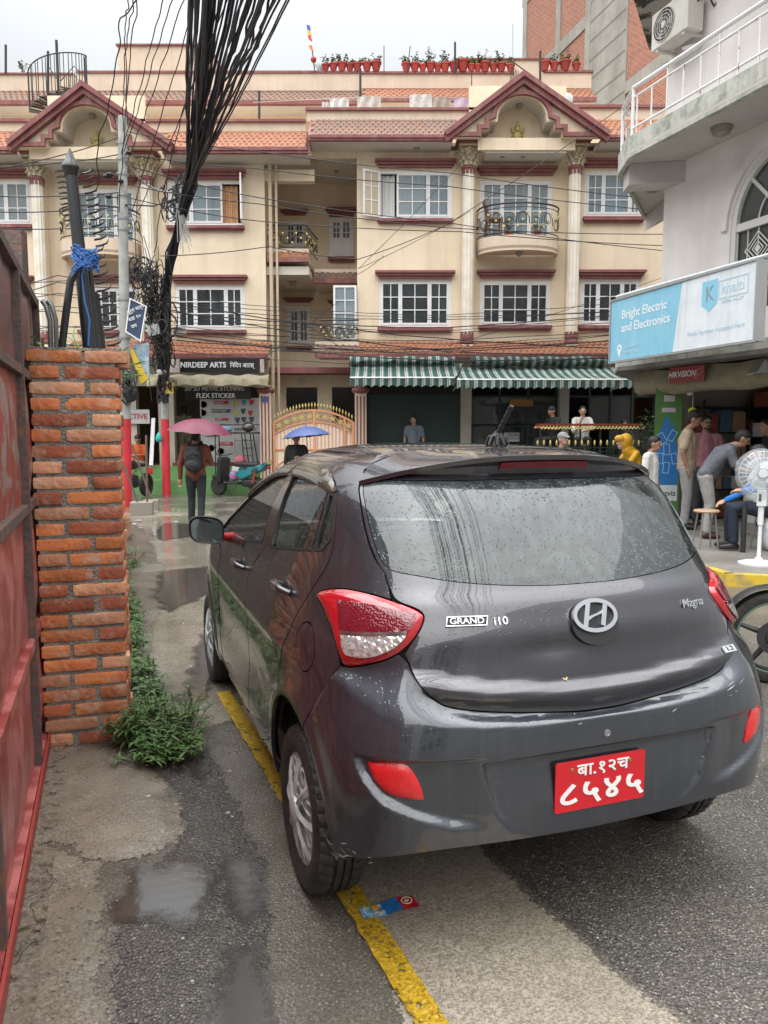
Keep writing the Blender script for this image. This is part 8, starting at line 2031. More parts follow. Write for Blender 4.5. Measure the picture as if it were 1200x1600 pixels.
for i in range(n_+1):
 x = fx(228,20)+(fx(418,20)-fx(228,20))*i/n_
 for j, (y, z) in enumerate(prof): mb.v.append((x, y+.03*math.sin(i*1.1+j), z+.02*math.sin(i*.8+j*2)))
for i in range(n_):
 for j in range(4): a = i*5+j; mb.f.append((a,a+5,a+6,a+1))
obj('canvas', mb, M('dusty canvas', (.36,.32,.22), .85, col2=(.26,.23,.16), ns=4), CV2, sm=60)
N2 = thing('shop_sign', 'black hanging board reading metal etching and flex sticker in the shop opening', 'sign', tuple(wp(337,612,20.5))); obj('board', MB().box(fx(284,20.5),fx(388,20.5),20.48,20.52,fz(624,20.5),fz(602,20.5)), blk, N2)
text('3D 2D METAL ETCHING', .155, wp(335,607.5,20.46), TF, M('grey lettering', (.35,.35,.36), .4), N2, 'lettering', .006, bold=.015, sx=.95); text('FLEX STICKER', .175, wp(337,618.5,20.46), TF, m_lw, N2, 'lettering', .008, bold=.018, sx=.95)
rz_ = random.Random(5); pr_m = [M('print '+n, c, .6) for n, c in (('red',(.45,.05,.05)),('dark',(.06,.07,.10)),('yellow',(.6,.5,.1)),('teal',(.08,.25,.28)),('blue',(.08,.14,.4)))]; m_panel = M('white poster panel', (.50,.51,.50), .5, col2=(.42,.43,.43), ns=3)
for (a, b, lab, words) in ((309,359,'white shop door panel printed with mug and pen products','l'),(360.5,403,'white shop door panel printed with medals and badges','r')):
 T = thing('poster_panel', lab, 'panel', tuple(wp((a+b)/2,725,21.0))); x0, x1 = fx(a,20.9), fx(b,20.9)
 obj('upper_sheet', MB().box(x0,x1,20.9,20.93,fz(663,20.9),fz(622,20.9)), m_panel, T); obj('lower_sheet', MB().box(x0,x1,20.9,20.93,fz(722,20.9),fz(664.5,20.9)), m_panel, T); obj('edge_frame', MB().box(x0-.03,x0-.002,20.88,20.94,fz(724,20.9),fz(620,20.9)), m_gfr if False else m_soffit, T)
 if words == 'l':
  for (px, py, w_, h_, c, tx) in ((340,629,24,5,0,'MUG PRINT'),(340,642,30,5,1,'CUSHION PRINT'),(341,655,22,4,0,'T-SHIRT'),(324,680,20,4,1,'ALBUM'),(346,693,24,5,0,'MOBILE COVER')):
   obj('label_strip', MB().box(fx(px-w_/2,20.88),fx(px+w_/2,20.88),20.88,20.895,fz(py+h_/2,20.88),fz(py-h_/2,20.88)), pr_m[c], T); text(tx, .065, wp(px,py,20.875), TF, m_lw, T, 'lettering', .001)
  for (px, py, c) in ((318,632,3),(317,645,0),(345,705,1),(320,706,1),(330,700,3),(352,672,4)): obj('product_picture', MB().lathe([(.001,0),(.09,0)], 7, (0,0,0), 'y').xf(Matrix.Translation(wp(px,py,20.885))), pr_m[c], T)
 else:
  for (px, py, c) in ((369,630,2),(380,642,1),(393,628,0),(369,645,2),(391,645,0),(371,656,1),(393,655,1),(381,628,3),(381,655,1)):
   c0 = wp(px,py,20.885); r = .10; obj('badge_picture', MB().prism([(c0.x-r*.7,c0.z+r*.6),(c0.x+r*.7,c0.z+r*.6),(c0.x+r*.5,c0.z-.3*r),(c0.x,c0.z-r),(c0.x-r*.5,c0.z-.3*r)], 20.88, 20.895, 'xz'), pr_m[c], T)
  text('NIRDEEP ART', .10, wp(383,671,20.89), TF, pr_m[1], T, 'lettering', .001, bold=.02); text('Contact: 9841', .06, wp(376,688,20.89), TF, pr_m[0], T, 'lettering', .001)
ES = thing('shop_sign', 'white board with red letters on the glass of the left shop behind the poles', 'sign', tuple(wp(213,650,20.9))); obj('board', MB().box(fx(190,20.9),fx(226,20.9),20.90,20.93,fz(662,20.9),fz(640,20.9)), m_panel, ES); text('ELECTIVE', .20, wp(206,651,20.89), TF, pr_m[0], ES, 'lettering', .002, bold=.02)
LP = thing('leaning_board', 'narrow white board leaning against the left shop front', 'board', tuple(wp(236,725,20.3))); obj('board', MB().obox(wp(238,690,20.4), (.05,0,0), (0,.015,0), (.02,.1,.62)), m_white, LP)

# striped awnings
def stripe_mat():
 m = M('green striped awning', (.03,.13,.105), .75); t = m.node_tree; N = t.nodes; L = t.links; tcn = N.new('ShaderNodeTexCoord'); sp = N.new('ShaderNodeSeparateXYZ'); L.new(tcn.outputs['Object'], sp.inputs[0])
 mm = N.new('ShaderNodeMath'); mm.operation = 'MULTIPLY'; mm.inputs[1].default_value = 1/.205; L.new(sp.outputs[0], mm.inputs[0]); fr = N.new('ShaderNodeMath'); fr.operation = 'FRACT'; L.new(mm.outputs[0], fr.inputs[0])
 cr = N.new('ShaderNodeValToRGB'); cr.color_ramp.interpolation = 'CONSTANT'; e = cr.color_ramp.elements; e[0].position = 0; e[0].color = (.028,.085,.075,1); e[1].position = .52; e[1].color = (.40,.41,.37,1)
 for p, c in ((.66,(.028,.085,.075,1)),(.72,(.42,.42,.38,1)),(.90,(.10,.20,.17,1))): q = e.new(p); q.color = c
 n = N.new('ShaderNodeTexNoise'); n.inputs['Scale'].default_value = 3; n.inputs['Detail'].default_value = 5; L.new(tcn.outputs['Object'], n.inputs['Vector']); x = N.new('ShaderNodeMix'); x.data_type = 'RGBA'; x.blend_type = 'MULTIPLY'
 r = N.new('ShaderNodeMapRange'); r.inputs['From Min'].default_value = .3; r.inputs['From Max'].default_value = .7; r.inputs['To Min'].default_value = .55; r.inputs['To Max'].default_value = 1; L.new(n.outputs[0], r.inputs['Value']); L.new(fr.outputs[0], cr.inputs[0]); L.new(cr.outputs[0], x.inputs['A']); cb = N.new('ShaderNodeCombineColor'); [L.new(r.outputs[0], cb.inputs[i]) for i in range(3)]; L.new(cb.outputs[0], x.inputs['B']); x.inputs['Factor'].default_value = 1; L.new(x.outputs['Result'], N['Principled BSDF'].inputs['Base Color']); return m
m_awn = stripe_mat()
def awning(label, pxa, pxb, pt, pf, pv, pxfa=None, pxfb=None, Yf=19.0, Yb=20.15):
 T = thing('striped_awning', label, 'awning', (fx((pxa+pxb)/2),Yb,fz(pv,Yf))); n = 60; xa, xb = fx(pxa,Yb), fx(pxb,Yb); fa, fb = fx(pxfa or pxa,Yf), fx(pxfb or pxb,Yf); zt, zf, zv = fz(pt,Yb), fz(pf,Yf), fz(pv,Yf)
 mb = MB(); m = 6
 for i in range(n+1):
  s_ = i/n
  for j in range(m+1): t = j/m; mb.v.append((xa+(xb-xa)*s_+((fa-xa)+(fb-fa-xb+xa)*s_)*t, Yb+(Yf-Yb)*t, zt+(zf-zt)*t-.05*math.sin(math.pi*t)*(1+.3*math.sin(s_*40))))
 for i in range(n):
  for j in range(m): a = i*(m+1)+j; mb.f.append((a,a+m+1,a+m+2,a+1))
 obj('canopy', mb, m_awn, T, sm=60)
 mb = MB(); nv_ = 180
 for i in range(nv_+1): s_ = i/nv_; x = fa+(fb-fa)*s_; mb.v += [(x,Yf-.01+.015*math.sin(x*16),zf),(x,Yf-.015+.02*math.sin(x*16),zv+.05*abs(math.cos(x*15.3)))]
 for i in range(nv_): mb.f.append((2*i,2*i+2,2*i+3,2*i+1))
 obj('valance', mb, m_awn, T); obj('front_bar', MB().tube([(fa,Yf,zf),(fb,Yf,zf)], .02, 6), m_white, T)
 for x in (fa+.1, fb-.1): obj('arm', MB().tube([(x,Yf,zf),(x,Yb+.6,zf-.15)], .015, 6), m_white, T)
 return T
awning('green and white striped awning over the dark green shutter', 548, 724, 568, 590, 605, 546, 712)
awning('green and white striped awning over the restaurant terrace', 722, 965, 574, 593, 608, 716, 1008, 18.6)
for a, b, lab in ((545,712,'furled striped blind rolled up above the shutter awning'),(738,952,'furled striped blind rolled up above the restaurant awning')):
 T = thing('furled_blind', lab, 'blind', (fx((a+b)/2),20.1,fz(560,20.1))); mb = MB(); n = 50; x0, x1 = fx(a,20.0), fx(b,20.0)
 for i in range(n+1):
  x = x0+(x1-x0)*i/n
  for j in range(7): t = j/6; mb.v.append((x, 20.12-.22*math.sin(math.pi*t)-.03*math.sin(i*.9+j), fz(557,20.1)+(fz(573,20.1)-fz(557,20.1))*t+.02*math.sin(i*.5+j)))
 for i in range(n):
  for j in range(6): q = i*7+j; mb.f.append((q,q+7,q+8,q+1))
 obj('cloth', mb, m_awn, T, sm=60)

# entrance gate and its pillars
m_gor = M('orange gate paint', (.70,.32,.17), .5); m_gcr = M('cream gate sheet', (.80,.68,.56), .6)
YG = 20.3
for (px, lab) in ((412,'cream and maroon striped gate pillar with gold ball, left of the orange gate'),(563,'cream and maroon striped gate pillar with gold ball, right of the orange gate')):
 T = thing('gate_pillar', lab, 'pillar', (fx(px,YG),YG,0)); x = fx(px,YG); zt = fz(607,YG); obj('shaft', MB().box(x-.15,x+.15,YG-.15,YG+.15,0,zt-.12), M('cream pillar', (.62,.50,.38), .7), T)
 for k in range(3): xx = x-.09+.09*k; obj('stripe', MB().box(xx-.018,xx+.018,YG-.162,YG-.1505,.2,zt-.2), m_maroonl, T)
 obj('cap', MB().lathe([(.17,-.14),(.22,-.10),(.24,-.05),(.22,0),(.12,.03)], 20, (x,YG,zt)), m_maroonl, T, sm=40); obj('ball_finial', MB().lathe([(.05,.02),(.04,.06),(.10,.10),(.13,.18),(.10,.26),(.03,.31),(.002,.33)], 16, (x,YG,zt)), M('brass ball', (.42,.36,.2), .35, metal=.6), T, sm=50)
 if px == 412: obj('number_tile', MB().box(x-.07,x+.07,YG-.168,YG-.163,zt-.36,zt-.22), M('blue tile', (.05,.09,.3), .4), T)
T = thing('arched_gate', 'orange arched double gate with gold spears between two striped pillars', 'gate', (fx(488,YG),YG,0)); ga, gb = fx(423,YG), fx(552,YG); zc_, ze_ = fz(641,YG), fz(661,YG); cxg = (ga+gb)/2; hw = (gb-ga)/2
top = lambda x: ze_+(zc_-ze_)*(1-((x-cxg)/hw)**2)
obj('sheet', MB().prism([(ga,.1),(gb,.1)]+[(gb-(gb-ga)*k/24, top(gb-(gb-ga)*k/24)-.30) for k in range(25)], YG+.01, YG+.02, 'xz'), m_gcr, T)
mb = MB(); P_ = [(ga+(gb-ga)*k/30, top(ga+(gb-ga)*k/30)) for k in range(31)]; trim(mb, P_, .025, YG-.03, YG+.02, 'xz'); trim(mb, [(a,b-.30) for a,b in P_], .018, YG-.025, YG+.005, 'xz'); trim(mb, [(a,1.15) for a in (ga,gb)], .02, YG-.025, YG+.005, 'xz')
for x in (ga+.02, cxg+.02, cxg+(gb-cxg)*.62 if False else cxg+.82, gb-.02): trim(mb, [(x,.1),(x,top(x))], .028, YG-.032, YG+.02, 'xz')
obj('gate_frame', mb, m_gor, T)
for k in range(1, 22):
 x = ga+(gb-ga)*k/22; obj('bar', MB().box(x-.007,x+.007,YG-.015,YG+.005,.1 if k % 2 else 1.16,top(x)-.31), m_gor, T)
for k in range(26): x = ga+.05+(gb-ga-.1)*k/25; obj('spear', MB().tube([(x,YG,top(x)),(x,YG,top(x)+.10)], .007, 5).lathe([(.022,.10),(.026,.13),(.002,.21)], 6, (x,YG,top(x))), m_gold, T)
for k in range(10):
 x = ga+.15+(gb-ga-.3)*k/9; z = top(x)-.15; pts = []
 st_m = MB()
 for j in range(10): a = R_(90+36*j); r = .10 if j % 2 == 0 else .045; pts.append((x+r*math.cos(a), z+r*math.sin(a)))
 st_m.prism(pts, YG-.02, YG-.005, 'xz'); obj('gold_star', st_m, m_gold, T); m_s = MB(); trim(m_s, [(x-.11,z),(x,z+.13),(x+.11,z),(x,z-.13)], .007, YG-.012, YG-.002, 'xz', True); obj('scroll', m_s, m_gor, T)
mb = MB()
for sg in (-1,1):
 for r in (.25,.5): trim(mb, [(cxg+sg*.62+r*math.cos(math.pi*j/14), .25+r*1.3*math.sin(math.pi*j/14)) for j in range(15)], .014, YG-.02, YG+.004, 'xz')
obj('lower_scroll', mb, m_gor, T)

# teal scooter side-on by the step, with a rack behind it
SC = thing('scooter', 'teal and black motor scooter parked against the green step below the shop', 'scooter', (fx(364,19.35),19.35,0), R_(-28)); teal = M('teal plastic', (.02,.20,.24), .3, coat=.5, col2=(.03,.035,.04), ns=3, nlo=.52, nhi=.54); blk2 = M('scooter black', (.02,.02,.022), .4)
for x, nm in ((-.60,'front_wheel'),(.62,'rear_wheel')): lobj('wheel', MB().lathe([(.13,-.05),(.22,-.055),(.245,-.03),(.25,0),(.245,.03),(.22,.055),(.13,.05)], 28, (x,0,.25), 'y').lathe([(.001,-.03),(.13,-.03),(.13,.03),(.001,.03)], 20, (x,0,.25), 'y'), c_tire, SC, sm=40)
lobj('seat', soft_box((.30,0,.80),(.38,.13,.065),.5), blk2, SC, sm=60); lobj('side_panel', MB().prism([(.02,.52),(.16,.74),(.62,.76),(1.0,.90),(1.02,.84),(.82,.66),(.55,.56),(.25,.44)], -.13, .13, 'xz'), teal, SC, bevel=.035)
lobj('engine_case', soft_box((.45,0,.34),(.30,.10,.10),.6), blk2, SC, sm=60); lobj('floorboard', MB().box(-.35,.12,-.14,.14,.30,.36), blk2, SC, bevel=.02)
lobj('leg_shield', MB().prism([(-.52,.35),(-.40,.34),(-.36,.95),(-.48,1.0)], -.19, .19, 'xz'), blk2, SC, bevel=.03); lobj('front_fender', soft_box((-.58,0,.47),(.20,.08,.06),.6), blk2, SC, sm=60)
lobj('fork', MB().tube([(-.58,.06,.27),(-.44,.06,.9)], .02, 6).tube([(-.58,-.06,.27),(-.44,-.06,.9)], .02, 6), blk2, SC); lobj('handlebar', MB().tube([(-.40,-.32,1.06),(-.44,-.1,1.02),(-.44,.1,1.02),(-.40,.32,1.06)], .014, 6), blk2, SC, sm=60); lobj('mirror', MB().tube([(-.40,-.28,1.06),(-.42,-.32,1.2)], .006, 5).ball((-.42,-.33,1.23), .05, 10, 6, (.4,1,.7)), blk2, SC)
lobj('tail_lamp', soft_box((.99,0,.74),(.03,.06,.04),.6), c_red, SC); lobj('yellow_plate', MB().box(1.0,1.015,-.09,.09,.82,.92), m_gold, SC); lobj('red_shock', MB().tube([(.60,-.15,.35),(.66,-.15,.62)], .025, 8), c_red, SC); lobj('stand', MB().tube([(.05,-.1,.28),(-.05,-.28,.02)], .012, 5), m_iron, SC)
bg_ = obj('bag', soft_box((0,0,0),(.12,.12,.13),.8)); bg_.data.materials.append(M('pink and blue bag', (.50,.12,.25), .6, col2=(.1,.25,.5), ns=12, nlo=.48, nhi=.52)); bg_.location = (fx(366,19.4)-.13,19.4+.10,.50); tag(bg_, 'bright pink and blue bag standing on the scooter floorboard', 'bag')
RK = thing('rack', 'tall dark metal rack with a flat top standing behind the scooter', 'rack', tuple(gnd(360,762)), 0); x0, x1 = fx(322,20), fx(398,20); o_ = RK.location; zt = fz(678,20)
for (xa, dx) in ((x0+.15,-.0),(x1-.18,.12),(x1-.40,.10)): obj('leg', MB().tube([(xa,19.9,zt),(xa+dx,19.85,.36)], .016, 6).tube([(xa,20.35,zt),(xa+dx,20.39,.68)], .016, 6), m_iron, RK)
obj('top', MB().box(x0,x1,19.85,20.38,zt,zt+.05), M('dark top', (.04,.035,.03), .5), RK)
for k in range(6): z = .6+.2*k; obj('rung', MB().tube([(x1-.36,19.86,z),(x1-.08,19.86,z)], .010, 5), m_iron, RK)
HT = thing('helmet', 'dark helmet resting on the rack top near its right end', 'helmet', (fx(382,20),20.1,zt+.05)); lobj('shell', MB().ball((0,0,.13), .14, 16, 10, (1.15,1,.95)), M('helmet shell', (.06,.05,.05), .2, coat=1), HT, sm=60); lobj('visor', MB().ball((-.04,-.03,.12), .135, 12, 8, (1,.95,.45)), M('helmet visor', (.10,.11,.12), .1), HT, sm=60)
HT = thing('helmet', 'small blue cloth bundle resting on the rack top', 'bundle', (fx(346,20),20.1,zt+.05)); lobj('cloth', soft_box((0,0,.08),(.18,.1,.08),.8), M('pale blue cloth', (.2,.32,.45), .8), HT, sm=60); HT.name = 'cloth_bundle'
BGS = thing('sack', 'white sack with a pink bundle on top, on the step behind the scooter', 'sack', tuple(wp(376,728,20.2))); q = wp(376,722,20.2); obj('white_sack', soft_box((q.x,20.2,.36+.22+.0),(.24,.14,.20),.7), M('white sack cloth', (.6,.6,.58), .8, bump=.8, bs=10), BGS, sm=60); obj('pink_bundle', soft_box((q.x,20.2,.36+.52),(.17,.12,.12),.9), M('pink bundle cloth', (.55,.15,.2), .8, bump=.8, bs=14), BGS, sm=60)
MC2 = thing('motorcycle', 'dark motorcycle parked behind the first red pole, only part of it in view', 'motorcycle', (fx(196,18.6),18.6,0), R_(78))
for x in (-.62,.62): lobj('wheel', MB().lathe([(.22,-.04),(.28,-.045),(.30,0),(.28,.045),(.22,.04),(.22,-.04)], 28, (x,0,.30), 'y', cap=False), c_tire, MC2, sm=40); lobj('spokes', MB().lathe([(.001,-.01),(.05,-.03),(.22,-.005),(.22,.005),(.05,.03),(.001,.01)], 12, (x,0,.30), 'y'), m_iron, MC2)
lobj('tank', soft_box((-.15,0,.82),(.26,.13,.12),.7), blk2, MC2, sm=60); lobj('seat', soft_box((.30,0,.80),(.34,.12,.05),.6), blk2, MC2, sm=60); lobj('engine', soft_box((-.05,0,.42),(.20,.12,.16),.5), m_iron, MC2, sm=60); lobj('fork', MB().tube([(-.62,.06,.3),(-.42,.06,.98)], .02, 6).tube([(-.62,-.06,.3),(-.42,-.06,.98)], .02, 6), m_iron, MC2); lobj('handlebar', MB().tube([(-.34,-.34,1.05),(-.40,0,1.0),(-.34,.34,1.05)], .014, 6), m_iron, MC2); lobj('red_number_plate', MB().box(.78,.79,-.1,.1,.55,.72), m_plate, MC2)

# black motorcycle whose front wheel enters at the right edge
g = gnd(1204,1066); MB1 = thing('motorcycle', 'black motorcycle with green rim tape at the right edge beside the car', 'motorcycle', tuple(g), R_(-12))
wr = MB().lathe([(.225,-.045),(.255,-.055),(.29,-.045),(.305,0),(.29,.045),(.255,.055),(.225,.045),(.225,-.045)], 56, (0,0,.305), 'y', cap=False); lobj('tyre', wr, c_tire, MB1, sm=35); lobj('rim', MB().lathe([(.228,-.03),(.215,-.03),(.208,0),(.215,.03),(.228,.03)], 56, (0,0,.305), 'y', cap=False), blk2, MB1, sm=35); lobj('rim_tape', MB().lathe([(.232,-.047),(.226,-.048),(.222,-.046)], 56, (0,0,.305), 'y', cap=False), M('green tape', (.10,.17,.12), .5), MB1)
for k in range(5): a = 2*math.pi*k/5+.3; lobj('spoke', MB().tube([(.03*math.cos(a),0,.305+.03*math.sin(a)),(.215*math.cos(a),0,.305+.215*math.sin(a))], .02, 6, rad=[.024,.014]), blk2, MB1)
lobj('hub', MB().lathe([(.05,-.06),(.06,-.03),(.06,.03),(.05,.06)], 20, (0,0,.305), 'y').lathe([(.11,-.052),(.11,-.047),(.06,-.047)], 28, (0,0,.305), 'y', cap=False), M('dark cast metal', (.06,.06,.062), .4, metal=.5), MB1)
fp = [(math.cos(R_(t))*.335, .305+math.sin(R_(t))*.335) for t in range(35,171,9)]; mb = MB()
for i in range(len(fp)-1):
 for (ya, yb, za, zb) in ((-.07,-.04,-.02,0),(-.04,.04,0,0),(.04,.07,0,-.02)): a, b = fp[i], fp[i+1]; k1, k2 = 1+za, 1+zb; mb.quad((a[0]*k1,ya,.305+(a[1]-.305)*k1),(b[0]*k1,ya,.305+(b[1]-.305)*k1),(b[0]*k2,yb,.305+(b[1]-.305)*k2),(a[0]*k2,yb,.305+(a[1]-.305)*k2))
lobj('mudguard', mb, blk2, MB1, sm=50); lobj('fork', MB().tube([(0,-.09,.305),(.32,-.09,1.0)], .026, 8).tube([(0,.09,.305),(.32,.09,1.0)], .026, 8), M('fork metal', (.3,.3,.31), .3, metal=.8), MB1, sm=50)
lobj('tank', soft_box((.72,0,.92),(.28,.15,.14),.7), blk2, MB1, sm=60); lobj('seat', soft_box((1.20,0,.86),(.36,.13,.05),.6), blk2, MB1, sm=60); lobj('engine', soft_box((.72,0,.48),(.22,.14,.18),.5), m_iron, MB1, sm=60); lobj('headlamp', MB().ball((.16,0,.92), .10, 16, 10, (.7,1,1)), blk2, MB1, sm=60); lobj('handlebar', MB().tube([(.42,-.36,1.10),(.34,-.1,1.04),(.34,.1,1.04),(.42,.36,1.10)], .014, 6), m_iron, MB1, sm=60)
lobj('rear_wheel', MB().lathe([(.225,-.05),(.27,-.06),(.305,0),(.27,.06),(.225,.05)], 40, (1.33,0,.305), 'y').lathe([(.001,-.02),(.22,-.01),(.22,.01),(.001,.02)], 10, (1.33,0,.305), 'y'), c_tire, MB1, sm=35)

# pedestal fan wrapped in plastic, posts and bits on the platform
g = gnd(1178,882,.125); FA = thing('pedestal_fan', 'white pedestal fan with its head wrapped in thin clear plastic on the platform', 'fan', (g.x+.05,g.y,.125), R_(-25)); m_fw = M('white fan plastic', (.72,.74,.76), .35)
lobj('base', MB().lathe([(.001,0),(.21,0),(.215,.02),(.17,.035),(.05,.05),(.035,.08)], 32), m_fw, FA, sm=40); lobj('pole', MB().tube([(0,0,.05),(0,0,.62)], .022, 10).tube([(0,0,.45),(0,0,.78)], .032, 10), m_fw, FA, sm=40); lobj('motor', MB().ball((0,.12,1.02), .1, 14, 10, (.8,1.2,.8)).tube([(0,.05,.75),(0,.08,.95)], .035, 8), m_fw, FA, sm=50)
gm = MB(); 
for k in range(28):
 a = 2*math.pi*k/28; gm.tube([(.03*math.cos(a),-.10,1.03+.03*math.sin(a)),(.17*math.cos(a),-.09,1.03+.17*math.sin(a)),(.245*math.cos(a),-.02,1.03+.245*math.sin(a)),(.17*math.cos(a),.06,1.03+.17*math.sin(a))], .0018, 4, cap=False)
for r, y in ((.245,-.02),(.17,-.09),(.10,-.098)): gm.tube([(r*math.cos(2*math.pi*k/32),y,1.03+r*math.sin(2*math.pi*k/32)) for k in range(33)], .003, 4)
lobj('fan_cage', gm, m_fw, FA); lobj('cage_badge', MB().lathe([(.05,-.105),(.045,-.112),(.001,-.113)], 24, (0,0,1.03), 'y'), m_fw, FA); lobj('badge_ring', MB().lathe([(.058,-.106),(.050,-.109)], 24, (0,0,1.03), 'y', cap=False), M('grey ring', (.2,.2,.22), .4), FA)
for k in range(3):
 a0 = 2*math.pi*k/3; bl = MB(); bl.add([(.04*math.cos(a0),-.03,1.03+.04*math.sin(a0)),(.2*math.cos(a0-.2),-.05,1.03+.2*math.sin(a0-.2)),(.21*math.cos(a0+.6),-.01,1.03+.21*math.sin(a0+.6)),(.05*math.cos(a0+.9),-.02,1.03+.05*math.sin(a0+.9))], [(0,1,2,3)]); lobj('fan_blade', bl, M('pale blue blade', (.5,.58,.62), .3) if k == 0 else bpy.data.materials['pale blue blade'], FA)
wrapm = M('thin clear wrap', (.75,.79,.82), .25, alpha=.22, bump=1.0, bs=18, coat=.3); mb = MB().lathe([(.001,-.14),(.13,-.135),(.25,-.06),(.285,.02),(.26,.10),(.15,.2),(.06,.24)], 32, (0,0,1.03), 'y')
mb.v = [tuple(Vector(v)+Vector((mnoise.noise(Vector(v)*9),0,mnoise.noise(Vector(v)*9+Vector((4,4,4)))))*.03+(Vector((0,0,-.05)) if v[2] < .85 else Vector((0,0,.0)))) for v in mb.v]; lobj('plastic_wrap', mb, wrapm, FA, sm=50)
lobj('control_box', MB().box(-.05,.05,-.05,.03,.66,.84), m_fw, FA, bevel=.01); lobj('control_panel', MB().box(-.03,-.005,-.056,-.051,.72,.80), m_iron, FA)
g = gnd(1160,868,.125); t = thing('bottle', 'black thin flask standing on the platform beside the fan', 'post', (g.x+.12,g.y+.25,.125)); lobj('post', MB().lathe([(.03,0),(.03,.55),(.022,.58),(.022,.62)], 14), m_iron, t, sm=40); t.name = 'bollard'; t['label'] = 'short thin black bollard on the platform between seated man and fan'; t['category'] = 'bollard'
t = thing('plastic_jar', 'crumpled white plastic sack behind the fan base', 'sack', (g.x+.55,g.y+.35,.125)); lobj('sack', soft_box((0,0,.25),(.14,.13,.25),.7), wrapm if False else M('white plastic', (.68,.70,.72), .35, bump=1, bs=10), t, sm=60); t.name = 'sack'
t = thing('hanging_light', 'white lamp shade hanging from the canvas at the right edge', 'lamp', tuple(wp(1196,582,10.5))); q = wp(1196,582,10.5); obj('shade', MB().lathe([(.02,.16),(.10,.02),(.24,-.02)], 20, tuple(q), cap=False), m_fw, t, sm=50); obj('cord', MB().tube([q+Vector((0,0,.15)), q+Vector((0,0,.35))], .006, 5), m_iron, t)
t = thing('net_bag', 'green ball in a net hanging at the shop entrance behind the beige shirt man', 'toy', tuple(wp(1082,640,12.2))); q = wp(1082,643,12.2); obj('ball', MB().ball(tuple(q), .07, 12, 8), M('lime green', (.45,.6,.05), .5), t, sm=60); obj('string', MB().tube([q, q+Vector((0,0,.6))], .006, 4), m_soffit, t)
t = thing('dome_camera', 'small white dome camera on the shop entrance column', 'camera', tuple(wp(1078,612,12.2))); q = wp(1078,612,12.2); obj('dome', MB().ball(tuple(q), .06, 12, 8), m_white, t, sm=60)

# litter by the tyre: torn foil packet, and small scraps
g = gnd(608,1420,.011); PKT = thing('snack_packet', 'flat blue and red printed foil packet lying across the yellow line', 'packet', (g.x,g.y,.016), math.atan2(.085,.38)+.18)
wq = .100
def pm_(x0,x1,y0,y1,z,mat,nm):
 mb = MB(); n, m = 14, 6
 for i in range(n+1):
  for j in range(m+1): x = x0+(x1-x0)*i/n; y = y0+(y1-y0)*j/m; mb.v.append((x,y,z+.006*mnoise.noise(Vector((x*30,y*30,1)))+.004*math.sin(x*50)))
 for i in range(n):
  for j in range(m): a = i*(m+1)+j; mb.f.append((a,a+m+1,a+m+2,a+1))
 return lobj(nm, mb, mat, PKT, sm=60)
pm_(-wq,.035,-.030,.034,0,M('pale print foil', (.52,.60,.52), .25, col2=(.06,.28,.55), ns=38, nlo=.45, nhi=.55),'pale_end'); pm_(-.02,.045,-.032,.036,.0012,M('blue print foil', (.03,.16,.45), .2),'blue_part'); pm_(.040,wq,-.034,.036,.002,M('red print foil', (.50,.015,.03), .2),'red_part')
mb = MB(); trim(mb, [(.066+.018*math.cos(2*math.pi*k/20), .003+.018*math.sin(2*math.pi*k/20)) for k in range(20)], .0022, .007, .0085, 'xy', True); mb.prism([(.066+.009*math.cos(2*math.pi*k/12), .003+.007*math.sin(2*math.pi*k/12)) for k in range(12)], .007, .0085, 'xy'); lobj('round_mark', mb, M('pale print', (.7,.6,.5), .4), PKT)
mb = MB().prism([(-.05+.012*math.cos(2*math.pi*k/8)*(1+.4*(k % 2)), .004+.014*math.sin(2*math.pi*k/8)) for k in range(8)], .008, .009, 'xy'); lobj('picture_mark', mb, M('orange print', (.65,.35,.05), .4), PKT)
lm = M('litter scrap', (.55,.5,.48), .7, rand=.4); rl = random.Random(9)
for k in range(34):
 if k < 22: x, y = rl.uniform(-4.9,-3.2), rl.uniform(12.6,16.5)
 elif k < 28: x, y = rl.uniform(-1.9,-1.1), rl.uniform(4.3,8)
 else: x, y = rl.uniform(-1.4,-.6), rl.uniform(2.2,3.8)
 s_ = rl.uniform(.02,.06) if y > 10 else rl.uniform(.004,.012); o = obj('litter', MB().prism([(s_*math.cos(2*math.pi*j/5)*rl.uniform(.5,1.2), s_*math.sin(2*math.pi*j/5)*rl.uniform(.5,1.2)) for j in range(5)], 0, .004, 'xy'), lm); o.location = (x,y,.024 if y > 3.9 or y < 2.7 else .024); tag(o, 'small pale scrap of litter lying on the wet ground', 'litter', 'litter scraps')

